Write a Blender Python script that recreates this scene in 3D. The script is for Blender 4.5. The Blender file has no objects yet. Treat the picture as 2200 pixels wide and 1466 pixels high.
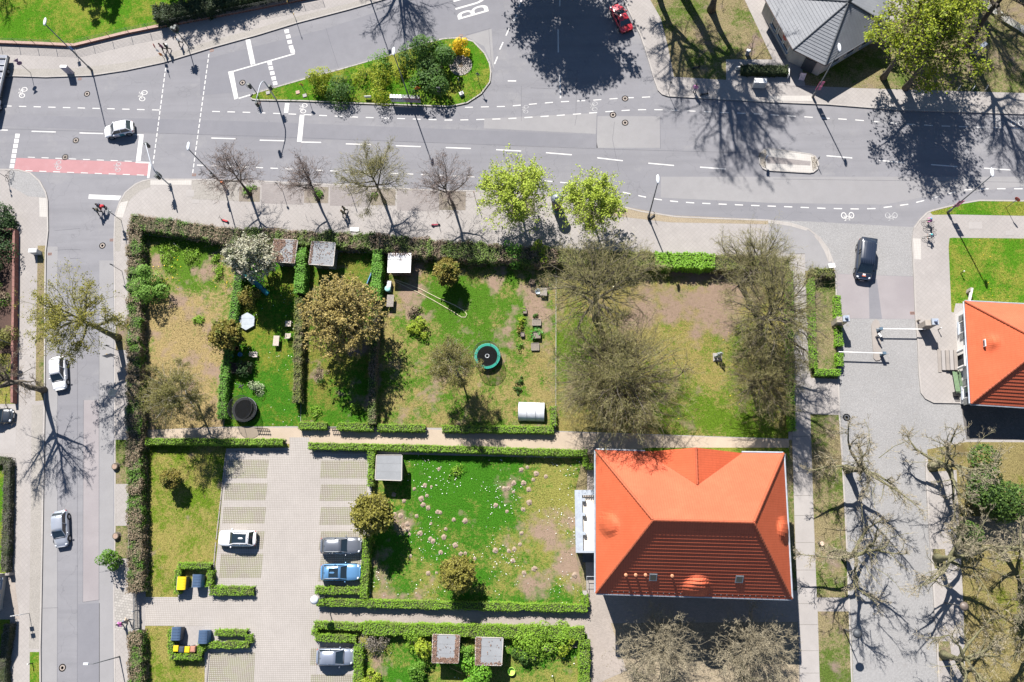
import bpy, math, random
import numpy as np
from mathutils import Vector, Matrix
R_ = math.radians
random.seed(7)
scene = bpy.context.scene
C = scene.collection

# ------------------------------------------------------------------ camera
IW, IH, FPX, NDX, NDY, CH = 2200, 1466, 1711.0, 1210, 1150, 92.0
_d = Vector((NDX - IW / 2, -(NDY - IH / 2), -FPX)).normalized()
_z = -_d
_x = Vector((1, 0, 0)); _x = (_x - _z * _x.dot(_z)).normalized()
_y = _z.cross(_x)
CR = Matrix((_x, _y, _z))                       # camera axes -> world axes
cam_d = bpy.data.cameras.new('camera'); cam = bpy.data.objects.new('camera', cam_d); C.objects.link(cam)
cam_d.sensor_width = 36.0; cam_d.lens = FPX / IW * 36.0; cam_d.clip_end = 2000
cam.matrix_world = Matrix.Translation((0, 0, CH)) @ CR.to_4x4()
scene.camera = cam

# ------------------------------------------------------------------ light
SUN_EL, SUN_AZ = 46.0, 109.0                    # elevation, direction towards the sun counted from +X
w = bpy.data.worlds.new('World'); scene.world = w; w.use_nodes = True
nt = w.node_tree
sky = nt.nodes.new('ShaderNodeTexSky'); sky.sky_type = 'NISHITA'; sky.sun_disc = False
sky.sun_elevation = R_(SUN_EL); sky.sun_rotation = R_(90 - SUN_AZ)
sky.air_density = 1.0; sky.dust_density = 0.2; sky.ozone_density = 4.0
nt.links.new(sky.outputs[0], nt.nodes['Background'].inputs[0])
nt.nodes['Background'].inputs[1].default_value = 0.052
sd = bpy.data.lights.new('sun', 'SUN'); sd.energy = 4.9; sd.angle = R_(0.55); sd.color = (1.0, 0.955, 0.90)
so = bpy.data.objects.new('sun', sd); C.objects.link(so)
so.rotation_euler = Vector((math.cos(R_(SUN_AZ)) * math.cos(R_(SUN_EL)), math.sin(R_(SUN_AZ)) * math.cos(R_(SUN_EL)), math.sin(R_(SUN_EL)))).to_track_quat('Z', 'Y').to_euler()
vs = scene.view_settings
vs.view_transform = 'Standard'; vs.look = 'None'; vs.gamma = 1.0; vs.use_curve_mapping = False
vs.exposure = 1.33
scene.cycles.max_bounces = 6; scene.cycles.diffuse_bounces = 3; scene.cycles.transparent_max_bounces = 8
scene.cycles.use_denoising = True

def P(px, py, z=0.0):
    """point of the place, at height z, that the surveyed photograph shows at (px, py)"""
    v = CR @ Vector((px - IW / 2, -(py - IH / 2), -FPX))
    t = (z - CH) / v.z
    return Vector((v.x * t, v.y * t, z))
def heading(a, b, z=0.0):
    d = P(*b, z) - P(*a, z)
    return math.atan2(d.y, d.x)

# ------------------------------------------------------------------ materials
MATS = {}
def _n(nt, t, **kw):
    n = nt.nodes.new(t)
    for k, v in kw.items(): setattr(n, k, v)
    return n
def c4(c): return (c[0], c[1], c[2], 1.0)
def base_mat(name, rough=0.8, spec=0.3, metal=0.0):
    m = bpy.data.materials.new(name); m.use_nodes = True
    b = m.node_tree.nodes['Principled BSDF']
    b.inputs['Roughness'].default_value = rough; b.inputs['Specular IOR Level'].default_value = spec; b.inputs['Metallic'].default_value = metal
    return m, m.node_tree, b
def coords(nt, scale=(1, 1, 1), rot=0.0, loc=(0, 0, 0)):
    tc = _n(nt, 'ShaderNodeTexCoord'); mp = _n(nt, 'ShaderNodeMapping')
    mp.inputs['Scale'].default_value = scale; mp.inputs['Rotation'].default_value = (0, 0, rot); mp.inputs['Location'].default_value = loc
    nt.links.new(tc.outputs['Object'], mp.inputs['Vector']); return mp.outputs[0]
def noise(nt, vec, scale, detail=4, rough=0.6):
    n = _n(nt, 'ShaderNodeTexNoise'); n.inputs['Scale'].default_value = scale; n.inputs['Detail'].default_value = detail; n.inputs['Roughness'].default_value = rough
    nt.links.new(vec, n.inputs['Vector']); return n.outputs['Fac']
def ramp(nt, fac, a, b):
    r = _n(nt, 'ShaderNodeMapRange'); r.inputs['From Min'].default_value = a; r.inputs['From Max'].default_value = b
    nt.links.new(fac, r.inputs['Value']); return r.outputs['Result']
def mix(nt, fac, a, b, mode='MIX'):
    m = _n(nt, 'ShaderNodeMix', data_type='RGBA', blend_type=mode)
    if isinstance(fac, float): m.inputs['Factor'].default_value = fac
    else: nt.links.new(fac, m.inputs['Factor'])
    for s, v in ((6, a), (7, b)):
        if isinstance(v, tuple): m.inputs[s].default_value = c4(v)
        else: nt.links.new(v, m.inputs[s])
    return m.outputs[2]
def mul(nt, a, b):
    m = _n(nt, 'ShaderNodeMath', operation='MULTIPLY')
    for i, v in enumerate((a, b)):
        if isinstance(v, float): m.inputs[i].default_value = v
        else: nt.links.new(v, m.inputs[i])
    return m.outputs[0]
def bump(nt, b, h, strength=0.4, dist=0.02):
    n = _n(nt, 'ShaderNodeBump'); n.inputs['Strength'].default_value = strength; n.inputs['Distance'].default_value = dist
    nt.links.new(h, n.inputs['Height']); nt.links.new(n.outputs[0], b.inputs['Normal'])
def plain(name, col, rough=0.6, var=0.18, scale=3.0, spec=0.4, metal=0.0, coat=0.0):
    if name in MATS: return MATS[name]
    m, nt, b = base_mat(name, rough, spec, metal)
    v = coords(nt); f = noise(nt, v, scale)
    dark = tuple(c * (1 - var) for c in col); lite = tuple(min(1, c * (1 + var)) for c in col)
    nt.links.new(mix(nt, ramp(nt, f, .3, .7), dark, lite), b.inputs['Base Color'])
    if coat: b.inputs['Coat Weight'].default_value = coat; b.inputs['Coat Roughness'].default_value = 0.08
    MATS[name] = m; return m
def surface(name, c1, c2, big=.12, mid=1.5, fine=22.0, c3=None, c3cut=(.6, .75), lines=None, rough=.9, bstr=.25, finemix=.35, worn=False):
    """mineral ground: two tones in broad and small patches, speckle, optional stain colour and joint grid"""
    m, nt, b = base_mat(name, rough, .2)
    v = coords(nt)
    col = mix(nt, ramp(nt, noise(nt, v, big, 3), .35, .65), c1, c2)
    col = mix(nt, mul(nt, ramp(nt, noise(nt, v, mid, 5, .7), .4, .7), .5), col, tuple(.5 * (a + c) * .82 for a, c in zip(c1, c2)))
    if c3: col = mix(nt, ramp(nt, noise(nt, v, mid * .45, 6, .75), *c3cut), col, c3)
    if worn:
        st = noise(nt, coords(nt, scale=(.035, .75, 1)), 1.0, 4, .6); col = mix(nt, mul(nt, ramp(nt, st, .45, .72), .45), col, tuple(a * .72 for a in c1))
        sp = noise(nt, v, 1.1, 6, .8); col = mix(nt, mul(nt, ramp(nt, sp, .62, .72), .5), col, tuple(a * .7 for a in c1))
        vo = _n(nt, 'ShaderNodeTexVoronoi', feature='DISTANCE_TO_EDGE'); vo.inputs['Scale'].default_value = .16
        wv = _n(nt, 'ShaderNodeVectorMath', operation='ADD'); nz = _n(nt, 'ShaderNodeTexNoise'); nz.inputs['Scale'].default_value = .5; nz.inputs['Detail'].default_value = 5
        sc = _n(nt, 'ShaderNodeVectorMath', operation='SCALE'); sc.inputs['Scale'].default_value = 3.0
        nt.links.new(v, nz.inputs['Vector']); nt.links.new(nz.outputs['Color'], sc.inputs[0]); nt.links.new(v, wv.inputs[0]); nt.links.new(sc.outputs[0], wv.inputs[1]); nt.links.new(wv.outputs[0], vo.inputs['Vector'])
        col = mix(nt, mul(nt, ramp(nt, vo.outputs['Distance'], .007, .002), .35), col, tuple(a * .5 for a in c1))
    fn = noise(nt, v, fine, 2)
    col = mix(nt, finemix, col, mix(nt, ramp(nt, fn, .3, .7), tuple(a * .55 for a in c1), tuple(min(1, a * 1.4) for a in c2)))
    h = fn
    for L in (lines or []):
        br = _n(nt, 'ShaderNodeTexBrick'); br.offset = L.get('off', 0.0); br.squash = 1.0
        br.inputs['Scale'].default_value = 1.0; br.inputs['Brick Width'].default_value = L['w']; br.inputs['Row Height'].default_value = L.get('h', L['w'])
        br.inputs['Mortar Size'].default_value = L['m']; br.inputs['Mortar Smooth'].default_value = .2
        br.inputs['Color1'].default_value = (1, 1, 1, 1); br.inputs['Color2'].default_value = c4((L.get('var', .93),) * 3); br.inputs['Mortar'].default_value = (1, 1, 1, 1)
        nt.links.new(coords(nt, rot=L.get('rot', 0.0)), br.inputs['Vector'])
        tint = mix(nt, 1.0, col, br.outputs['Color'], 'MULTIPLY')
        mf = mul(nt, br.outputs['Fac'], L.get('k', 1.0))
        jc = L.get('col', tuple(a * .35 for a in c1))
        if L.get('col2'): jc = mix(nt, ramp(nt, noise(nt, v, .9, 4), .42, .58), jc, L['col2'])
        col = mix(nt, mf, tint, jc)
        # pieces keep their tone; only the joint takes the joint colour
    nt.links.new(col, b.inputs['Base Color']); bump(nt, b, h, bstr, .02)
    MATS[name] = m; return m
def turf(name, green, straw, soil, gb=.5, sb=.72, seed=0.0, patch=.16, spots=()):
    m, nt, b = base_mat(name, 1.0, 0.0)
    v = coords(nt, loc=(seed * 17.3, seed * 9.1, 0))
    big = noise(nt, v, patch, 3); mid = noise(nt, v, .75, 5, .7); fin = noise(nt, v, 3.2, 6, .8); vf = noise(nt, v, 9.0, 4, .7)
    comb = _n(nt, 'ShaderNodeMath', operation='ADD'); nt.links.new(mul(nt, big, .42), comb.inputs[0]); nt.links.new(mul(nt, mid, .26), comb.inputs[1])
    comb2 = _n(nt, 'ShaderNodeMath', operation='ADD'); nt.links.new(comb.outputs[0], comb2.inputs[0]); nt.links.new(mul(nt, fin, .42), comb2.inputs[1])
    def spot(out, kind):
        for px, py, r, k, w_ in spots:
            if k != kind: continue
            c = P(px, py, .12); sb_ = _n(nt, 'ShaderNodeVectorMath', operation='DISTANCE'); nt.links.new(coords(nt), sb_.inputs[0]); sb_.inputs[1].default_value = (c.x, c.y, .13)
            ad = _n(nt, 'ShaderNodeMath', operation='ADD'); nt.links.new(out, ad.inputs[0]); nt.links.new(mul(nt, ramp(nt, sb_.outputs['Value'], r, 0.0), w_), ad.inputs[1]); out = ad.outputs[0]
        return out
    g2 = tuple(a * .58 for a in green)
    gcol = mix(nt, ramp(nt, vf, .38, .62), g2, tuple(a * 1.45 for a in green))
    scol = mix(nt, ramp(nt, vf, .38, .64), tuple(a * .55 for a in straw), tuple(min(1, a * 1.4) for a in straw))
    col = mix(nt, ramp(nt, spot(comb2.outputs[0], 'g'), gb - .045, gb + .045), gcol, scol)
    s2 = noise(nt, coords(nt, loc=(seed * 5.1 + 40, -seed * 3.3, 0)), patch * 1.7, 5, .65)
    s2 = spot(s2, 's'); col = mix(nt, ramp(nt, s2, sb - .05, sb + .06), col, mix(nt, ramp(nt, fin, .35, .7), tuple(a * .75 for a in soil), soil))
    nt.links.new(col, b.inputs['Base Color'])
    hh = _n(nt, 'ShaderNodeMath', operation='ADD'); nt.links.new(fin, hh.inputs[0]); nt.links.new(vf, hh.inputs[1])
    bump(nt, b, hh.outputs[0], .8, .06)
    MATS[name] = m; return m
def leafmat(name, c1, c2, c3=None, cut=(.45, .6), patch=.5, rough=.6, trans=.3):
    """each leaf its own tone between c1 and c2; patches of c3"""
    if name in MATS: return MATS[name]
    m, nt, b = base_mat(name, rough, .25)
    g = _n(nt, 'ShaderNodeNewGeometry')
    col = mix(nt, g.outputs['Random Per Island'], c1, c2)
    if c3: col = mix(nt, ramp(nt, noise(nt, coords(nt), patch, 4, .7), *cut), col, c3)
    nt.links.new(col, b.inputs['Base Color'])
    if trans:
        t = _n(nt, 'ShaderNodeBsdfTranslucent'); nt.links.new(col, t.inputs['Color'])
        mx = _n(nt, 'ShaderNodeMixShader'); mx.inputs[0].default_value = trans
        nt.links.new(b.outputs[0], mx.inputs[1]); nt.links.new(t.outputs[0], mx.inputs[2])
        nt.links.new(mx.outputs[0], nt.nodes['Material Output'].inputs[0])
    MATS[name] = m; return m

# ------------------------------------------------------------------ mesh helpers
class MB:
    def __init__(s, org=(0, 0, 0)): s.v, s.f, s.m, s.o, s.cur = [], [], [], Vector(org), 0
    def add(s, pts, faces):
        n = len(s.v); s.v += [tuple(Vector(p) - s.o) for p in pts]
        for f in faces: s.f.append(tuple(i + n for i in f)); s.m.append(s.cur)
        return s
    def poly(s, pts): return s.add(pts, [tuple(range(len(pts)))])
    def box(s, c, d, rz=0.0, taper=1.0):
        x, y, z = (a / 2 for a in d); ca, sa = math.cos(rz), math.sin(rz); pts = []
        for k, zz in ((1, -z), (taper, z)):
            for sx, sy in ((-1, -1), (1, -1), (1, 1), (-1, 1)):
                a, b = sx * x * k, sy * y * k
                pts.append((c[0] + a * ca - b * sa, c[1] + a * sa + b * ca, c[2] + zz))
        return s.add(pts, [(3, 2, 1, 0), (4, 5, 6, 7), (0, 1, 5, 4), (1, 2, 6, 5), (2, 3, 7, 6), (3, 0, 4, 7)])
    def prism(s, poly, z0, z1, bottom=False):
        poly = [(p[0], p[1]) for p in poly]; n = len(poly)
        if sum(poly[i][0] * poly[(i + 1) % n][1] - poly[(i + 1) % n][0] * poly[i][1] for i in range(n)) < 0: poly.reverse()
        pts = [(x, y, z0) for x, y in poly] + [(x, y, z1) for x, y in poly]
        fs = [tuple(range(n, 2 * n))] + [(i, (i + 1) % n, n + (i + 1) % n, n + i) for i in range(n)]
        if bottom: fs.append(tuple(reversed(range(n))))
        return s.add(pts, fs)
    def tube(s, pts, r, n=8, cap=True):
        pts = [Vector(p) for p in pts]; rr = r if isinstance(r, (list, tuple)) else [r] * len(pts)
        vs, fs = [], []
        up = Vector((0, 0, 1)); u = None
        for i, p in enumerate(pts):
            d = (pts[min(i + 1, len(pts) - 1)] - pts[max(i - 1, 0)]).normalized()
            if u is None: u = d.orthogonal().normalized()
            else:
                u = (u - d * u.dot(d)); u = u.normalized() if u.length > 1e-6 else d.orthogonal().normalized()
            v = d.cross(u)
            for k in range(n):
                a = 2 * math.pi * k / n; vs.append(p + (u * math.cos(a) + v * math.sin(a)) * rr[i])
        for i in range(len(pts) - 1):
            for k in range(n): fs.append((i * n + k, i * n + (k + 1) % n, (i + 1) * n + (k + 1) % n, (i + 1) * n + k))
        if cap:
            fs.append(tuple(reversed(range(n)))); fs.append(tuple((len(pts) - 1) * n + k for k in range(n)))
        return s.add(vs, fs)
    def cyl(s, c, r, h, n=12, r2=None): return s.tube([c, (c[0], c[1], c[2] + h)], [r, r if r2 is None else r2], n)
    def lathe(s, prof, c=(0, 0, 0), n=16):
        vs, fs = [], []
        for r, z in prof:
            for k in range(n):
                a = 2 * math.pi * k / n; vs.append((c[0] + r * math.cos(a), c[1] + r * math.sin(a), c[2] + z))
        for i in range(len(prof) - 1):
            for k in range(n): fs.append((i * n + k, i * n + (k + 1) % n, (i + 1) * n + (k + 1) % n, (i + 1) * n + k))
        if prof[0][0] > .001: fs.append(tuple(reversed(range(n))))
        if prof[-1][0] > .001: fs.append(tuple((len(prof) - 1) * n + k for k in range(n)))
        return s.add(vs, fs)
    def ell(s, c, r, nu=10, nv=7):
        prof = [(math.sin(math.pi * j / nv), -math.cos(math.pi * j / nv)) for j in range(nv + 1)]
        vs, fs = [], []
        for q, z in prof:
            for k in range(nu):
                a = 2 * math.pi * k / nu; vs.append((c[0] + r[0] * q * math.cos(a), c[1] + r[1] * q * math.sin(a), c[2] + r[2] * z))
        for i in range(nv):
            for k in range(nu): fs.append((i * nu + k, i * nu + (k + 1) % nu, (i + 1) * nu + (k + 1) % nu, (i + 1) * nu + k))
        return s.add(vs, fs)
    def ring(s, c, r, t, n=20, m=6):
        vs, fs = [], []
        for i in range(n):
            a = 2 * math.pi * i / n
            for j in range(m):
                b = 2 * math.pi * j / m; q = r + t * math.cos(b); vs.append((c[0] + q * math.cos(a), c[1] + q * math.sin(a), c[2] + t * math.sin(b)))
        for i in range(n):
            for j in range(m): fs.append((i * m + j, ((i + 1) % n) * m + j, ((i + 1) % n) * m + (j + 1) % m, i * m + (j + 1) % m))
        return s.add(vs, fs)
    def strip(s, pts, w, z):
        """flat band of width w along ground points"""
        pts = [Vector((p[0], p[1], z)) for p in pts]; L, Rr = [], []
        for i, p in enumerate(pts):
            d = pts[min(i + 1, len(pts) - 1)] - pts[max(i - 1, 0)]; n = Vector((-d.y, d.x, 0)).normalized() * w / 2
            L.append(p + n); Rr.append(p - n)
        k = len(pts)
        return s.add(L + Rr, [(k + i, k + i + 1, i + 1, i) for i in range(k - 1)])
    def mesh(s, name, mats, smooth=False):
        me = bpy.data.meshes.new(name); me.from_pydata(s.v, [], s.f)
        for mm in (mats if isinstance(mats, (list, tuple)) else [mats]): me.materials.append(mm)
        if any(s.m): me.polygons.foreach_set('material_index', s.m)
        if smooth: me.polygons.foreach_set('use_smooth', [True] * len(me.polygons))
        me.update(); return me
    def obj(s, name, mats, parent=None, smooth=False): return link(name, s.mesh(name, mats, smooth), parent)
def link(name, me, parent=None):
    o = bpy.data.objects.new(name, me); C.objects.link(o)
    if parent is not None: o.parent = parent
    return o
def tag(o, label, cat=None, group=None, kind=None):
    if label: o['label'] = label
    if cat: o['category'] = cat
    if group: o['group'] = group
    if kind: o['kind'] = kind
    return o
def thing(name, label, cat, loc=(0, 0, 0), rz=0.0, group=None):
    o = bpy.data.objects.new(name, None); C.objects.link(o); o.empty_display_size = .3
    o.location = loc; o.rotation_euler = (0, 0, rz); return tag(o, label, cat, group)
def struct(name, mb, m, parent=None, label=None):
    o = mb.obj(name, m, parent)
    if parent is None: o['kind'] = 'structure'
    if label: o['label'] = label
    return o
def copy_tree(o, parent=None):
    c = o.copy(); C.objects.link(c)
    if parent is not None: c.parent = parent
    for ch in list(o.children): copy_tree(ch, c)
    return c
def pxpoly(pts, z): return [P(x, y, z) for x, y in pts]
def sheet(name, pts, z, m, parent=None, label=None):
    q = pxpoly(pts, z)
    a = sum(q[i].x * q[(i + 1) % len(q)].y - q[(i + 1) % len(q)].x * q[i].y for i in range(len(q)))
    if a < 0: q.reverse()
    return struct(name, MB().poly(q), m, parent, label)
def fast_mesh(name, V, F, m):
    """V (n,3), F (k,q) index array with q corners per face"""
    V = np.asarray(V, dtype=np.float32); F = np.asarray(F, dtype=np.int32); q = F.shape[1]
    me = bpy.data.meshes.new(name); me.vertices.add(len(V)); me.vertices.foreach_set('co', V.ravel())
    me.loops.add(F.size); me.loops.foreach_set('vertex_index', F.ravel())
    me.polygons.add(len(F)); me.polygons.foreach_set('loop_start', np.arange(0, F.size, q, dtype=np.int32)); me.polygons.foreach_set('loop_total', np.full(len(F), q, dtype=np.int32))
    me.update(calc_edges=True); me.materials.append(m); return me
def unit(a): return a / np.maximum(np.linalg.norm(a, axis=-1, keepdims=True), 1e-9)
def segs_geo(p0, p1, r0, r1):
    """three sided prisms for many thin segments"""
    d = unit(p1 - p0); ref = np.where(np.abs(d[:, 2:3]) > .9, np.array([[1., 0, 0]]), np.array([[0., 0, 1]]))
    u = unit(np.cross(d, ref)); v = np.cross(d, u); n = len(p0); V = np.empty((n, 6, 3))
    for k in range(3):
        a = 2 * math.pi * k / 3; o = u * math.cos(a) + v * math.sin(a)
        V[:, k] = p0 + o * r0[:, None]; V[:, 3 + k] = p1 + o * r1[:, None]
    b = (np.arange(n) * 6)[:, None, None]
    F = np.array([[0, 1, 4, 3], [1, 2, 5, 4], [2, 0, 3, 5]])[None] + b
    return V.reshape(-1, 3), F.reshape(-1, 4)
def leaves_geo(rng, pos, size, flat=.35, aspect=.75, nrm=None, droop=0.0):
    n = len(pos); nn = rng.normal(0, 1, (n, 3)); nn[:, 2] = np.abs(nn[:, 2]) + flat * 2
    if nrm is not None: nn = nn * .55 + nrm * 1.2
    nn = unit(nn); t = unit(np.cross(nn, rng.normal(0, 1, (n, 3)))); b = np.cross(nn, t)
    s = (size * rng.uniform(.6, 1.35, n))[:, None]; a = t * s * .5; c = b * s * .5 * aspect
    V = np.stack([pos - a, pos + c * 1.0, pos + a, pos - c], 1)
    V[:, 2] += nn * s * .12
    F = np.arange(n * 4).reshape(n, 4); return V.reshape(-1, 3), F
# ------------------------------------------------------------------ ground materials
ASPH = surface('asphalt', (.15, .149, .162), (.182, .179, .188), big=.045, mid=.5, fine=30, c3=(.205, .20, .20), c3cut=(.55, .75), bstr=.15, finemix=.2, worn=True)
ASPH2 = surface('asphalt_pale', (.19, .185, .19), (.215, .21, .21), big=.06, mid=.7, fine=30, bstr=.15, finemix=.16)
ASPH3 = surface('asphalt_dark', (.132, .132, .147), (.16, .158, .17), big=.06, mid=.7, fine=30, bstr=.15, finemix=.16)
ASPHP = surface('asphalt_mauve', (.19, .172, .178), (.235, .217, .218), big=.09, mid=.6, fine=30, bstr=.15, finemix=.16)
TAR = plain('tar_seam', (.07, .07, .08), .8)
PAVE = surface('pavement_slabs', (.235, .218, .207), (.28, .26, .246), big=.08, mid=.8, fine=18, c3=(.30, .285, .265), lines=[dict(w=.4, m=.014, rot=R_(45), k=.3, var=.95)], finemix=.15)
PAVE2 = surface('pavement_small_stones', (.245, .228, .207), (.285, .265, .24), big=.1, mid=.9, fine=14, c3=(.21, .2, .18), lines=[dict(w=.12, m=.012, k=.35, var=.8)], finemix=.25)
PAVE3 = surface('pavement_bay_stones', (.20, .18, .175), (.23, .21, .20), big=.2, mid=.9, fine=18, lines=[dict(w=.24, h=.12, off=.5, m=.009, k=.4, var=.88)], finemix=.15)
TACT = surface('tactile_slabs', (.34, .322, .30), (.38, .36, .335), big=.3, mid=1.2, fine=25, lines=[dict(w=.3, m=.012, k=.35, var=.95)], finemix=.1)
KERB = surface('kerb_granite', (.27, .25, .235), (.32, .30, .28), big=.3, mid=2, fine=25, lines=[dict(w=1.0, h=50, m=.015, k=.5)], finemix=.2)
COBB = surface('cobblestone_setts', (.228, .224, .222), (.268, .263, .26), big=.12, mid=1.1, fine=7, c3=(.215, .20, .185), lines=[dict(w=.15, h=.13, off=.5, m=.02, k=.4, var=.85, rot=R_(17))], finemix=.3, bstr=.5)
COBB2 = surface('cobblestone_large', (.27, .255, .235), (.33, .31, .285), big=.3, mid=1.5, fine=12, lines=[dict(w=.34, h=.28, off=.4, m=.028, k=.6, var=.75, rot=R_(8))], finemix=.25, bstr=.5)
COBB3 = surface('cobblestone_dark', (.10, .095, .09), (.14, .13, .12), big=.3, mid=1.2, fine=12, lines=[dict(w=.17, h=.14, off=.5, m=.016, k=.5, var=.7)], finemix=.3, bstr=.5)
PARK = surface('paver_blocks', (.28, .258, .24), (.32, .295, .274), big=.1, mid=.7, fine=20, lines=[dict(w=.205, m=.022, k=.5, var=.95, col=(.10, .085, .06))], finemix=.12)
BAY = surface('paver_blocks_grassy', (.285, .262, .235), (.32, .294, .264), big=.2, mid=.9, fine=20, lines=[dict(w=.205, m=.045, k=.75, var=.92, col=(.085, .072, .045), col2=(.10, .105, .04))], finemix=.15)
SAND = surface('sandy_path', (.29, .235, .18), (.34, .28, .215), big=.2, mid=1.0, fine=16, c3=(.23, .18, .13), finemix=.3, bstr=.5)
PATHB = surface('brick_path', (.25, .22, .195), (.30, .26, .23), big=.2, mid=1.0, fine=18, lines=[dict(w=.2, h=.1, off=.5, m=.008, k=.4, var=.85)], finemix=.15)
CONC = surface('concrete_slab', (.242, .226, .216), (.28, .262, .25), big=.2, mid=.6, fine=20, c3=(.27, .255, .24), finemix=.12)
CONCD = surface('concrete_weathered', (.20, .18, .165), (.25, .225, .205), big=.4, mid=1.2, fine=20, finemix=.2)
GRAV = surface('leaf_litter_gravel', (.20, .165, .115), (.25, .205, .145), big=.15, mid=1.6, fine=9, c3=(.15, .13, .075), finemix=.45, bstr=.7)
DIRT = surface('bare_soil', (.14, .12, .10), (.185, .16, .135), big=.2, mid=1.2, fine=9, c3=(.13, .125, .05), c3cut=(.5, .7), finemix=.4, bstr=.7)
MULCH = surface('dark_red_mulch', (.045, .03, .025), (.075, .045, .036), big=.3, mid=1.6, fine=8, c3=(.035, .045, .018), finemix=.5, bstr=.9)
WHITE = surface('road_paint_white', (.44, .43, .415), (.50, .49, .475), big=.4, mid=2.5, fine=14, c3=(.40, .39, .385), c3cut=(.58, .78), finemix=.12, bstr=.1)
FADED = surface('road_paint_worn', (.30, .295, .30), (.36, .355, .35), big=.6, mid=4, fine=12, c3=(.19, .19, .20), c3cut=(.45, .6), finemix=.2, bstr=.1)
REDP = surface('cycle_lane_red', (.285, .15, .155), (.315, .17, .175), big=.15, mid=1.0, fine=24, c3=(.30, .19, .20), c3cut=(.52, .72), finemix=.12)
GRN, STR, SOI = (.052, .105, .018), (.205, .165, .075), (.235, .17, .125)
T1 = turf('turf_dry', (.055, .11, .012), (.23, .175, .08), SOI, .475, .57, 1, spots=[(385, 545, 7, 'g', -.25), (470, 600, 5, 'g', -.12), (440, 800, 5, 's', .1)])
T2 = turf('turf_lush', (.03, .10, .008), (.125, .135, .022), SOI, .575, .72, 2)
T3 = turf('turf_shady', (.034, .098, .008), (.13, .125, .028), (.19, .14, .11), .55, .60, 3)
T4 = turf('turf_mixed', (.045, .105, .01), (.19, .155, .06), SOI, .545, .60, 4, spots=[(1010, 660, 9, 'g', -.10), (1160, 690, 5, 's', .18), (870, 650, 4, 's', .1), (940, 580, 5, 's', .08)])
T5 = turf('turf_olive', (.06, .105, .01), (.18, .15, .052), (.215, .155, .115), .52, .60, 5, .1, spots=[(1560, 630, 10, 's', .17), (1420, 620, 6, 's', .12), (1530, 890, 8, 'g', -.12), (1240, 760, 7, 'g', -.08)])
T6 = turf('turf_yellowing', (.07, .115, .01), (.19, .165, .05), SOI, .54, .66, 6)
T7 = turf('turf_daisies', (.03, .102, .008), (.165, .16, .042), SOI, .55, .62, 7, .12, spots=[(1215, 1230, 9, 's', .16), (850, 1275, 6, 's', .14), (1000, 1090, 11, 'g', -.10), (1190, 1080, 5, 'g', .15)])
T8 = turf('turf_park', (.045, .12, .008), (.15, .16, .028), SOI, .56, .78, 8)
T9 = turf('turf_brown_verge', (.06, .09, .018), (.175, .145, .08), (.19, .145, .115), .53, .60, 9)
T10 = turf('turf_mossy', (.085, .105, .012), (.17, .14, .06), (.14, .11, .05), .5, .6, 10)

ZB = .12
# ------------------------------------------------------------------ road
road = struct('road', MB().poly([(-170, -90, 0), (150, -90, 0), (150, 170, 0), (-170, 170, 0)]), ASPH)
def patch(pts, m, z=.004, nm='asphalt_patch'): return sheet(nm, pts, z, m, road)
patch([(430, 130), (700, 62), (1070, -60), (1090, 60), (1000, 76), (915, 86), (725, 145), (545, 196), (430, 205)], ASPH3, .003)
patch([(0, 246), (560, 262), (1280, 290), (1284, 318), (560, 296), (0, 270)], ASPH3, .0035)
patch([(1040, 255), (1282, 243), (1280, 288), (1040, 276)], ASPH2, .004)
patch([(1283, 250), (1418, 250), (1418, 318), (1282, 318)], ASPH2, .0035)
patch([(1000, 78), (1056, 62), (1062, 150), (1040, 100)], ASPH2, .004)
patch([(97, 530), (124, 530), (123, 1466), (90, 1466)], ASPH2, .004)
patch([(124.5, 560), (166, 560), (166, 1470), (122.5, 1470)], ASPH, .004)
patch([(180, 860), (212.5, 860), (212, 1290), (178, 1294)], ASPHP, .004)
patch([(213.5, 560), (244, 560), (243, 1470), (213, 1470)], ASPH2, .004)
patch([(167, 1298), (214, 1296), (214, 1466), (166, 1466)], ASPH3, .004)
patch([(1420, 380), (2200, 380), (2200, 400), (1980, 425), (1900, 440), (1650, 436), (1420, 425)], ASPH2, .0035)
def seam(pts, w=.035): MB().strip([P(*p) for p in pts], w, .006).obj('tar_seam', TAR, road)
for s in ([(0, 277), (560, 293), (1283, 320), (1650, 330)], [(124, 560), (123, 1466)], [(166.5, 600), (166, 1466)], [(213, 700), (213, 1290)], [(179, 860), (178, 1294)],
          [(178, 1294), (213, 1289)], [(213, 1230), (244, 1226)], [(92, 1307), (124, 1306)], [(700, 60), (712, 100), (727, 146)], [(1283, 248), (1281, 318)], [(1418, 250), (1419, 320)],
          [(117, 496), (173, 491)], [(118, 538), (150, 536), (173, 537)], [(150, 556), (173, 555)], [(1320, 262), (1316, 300), (1330, 370)], [(1240, 243), (1235, 270)],
          [(1140, 189), (1230, 193)], [(1120, 185), (1120, 260)], [(1240, 150), (1237, 245)], [(1050, 62), (1056, 140)], [(1660, 385), (2200, 392)], [(1000, 76), (1054, 61)]): seam(s)
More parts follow.
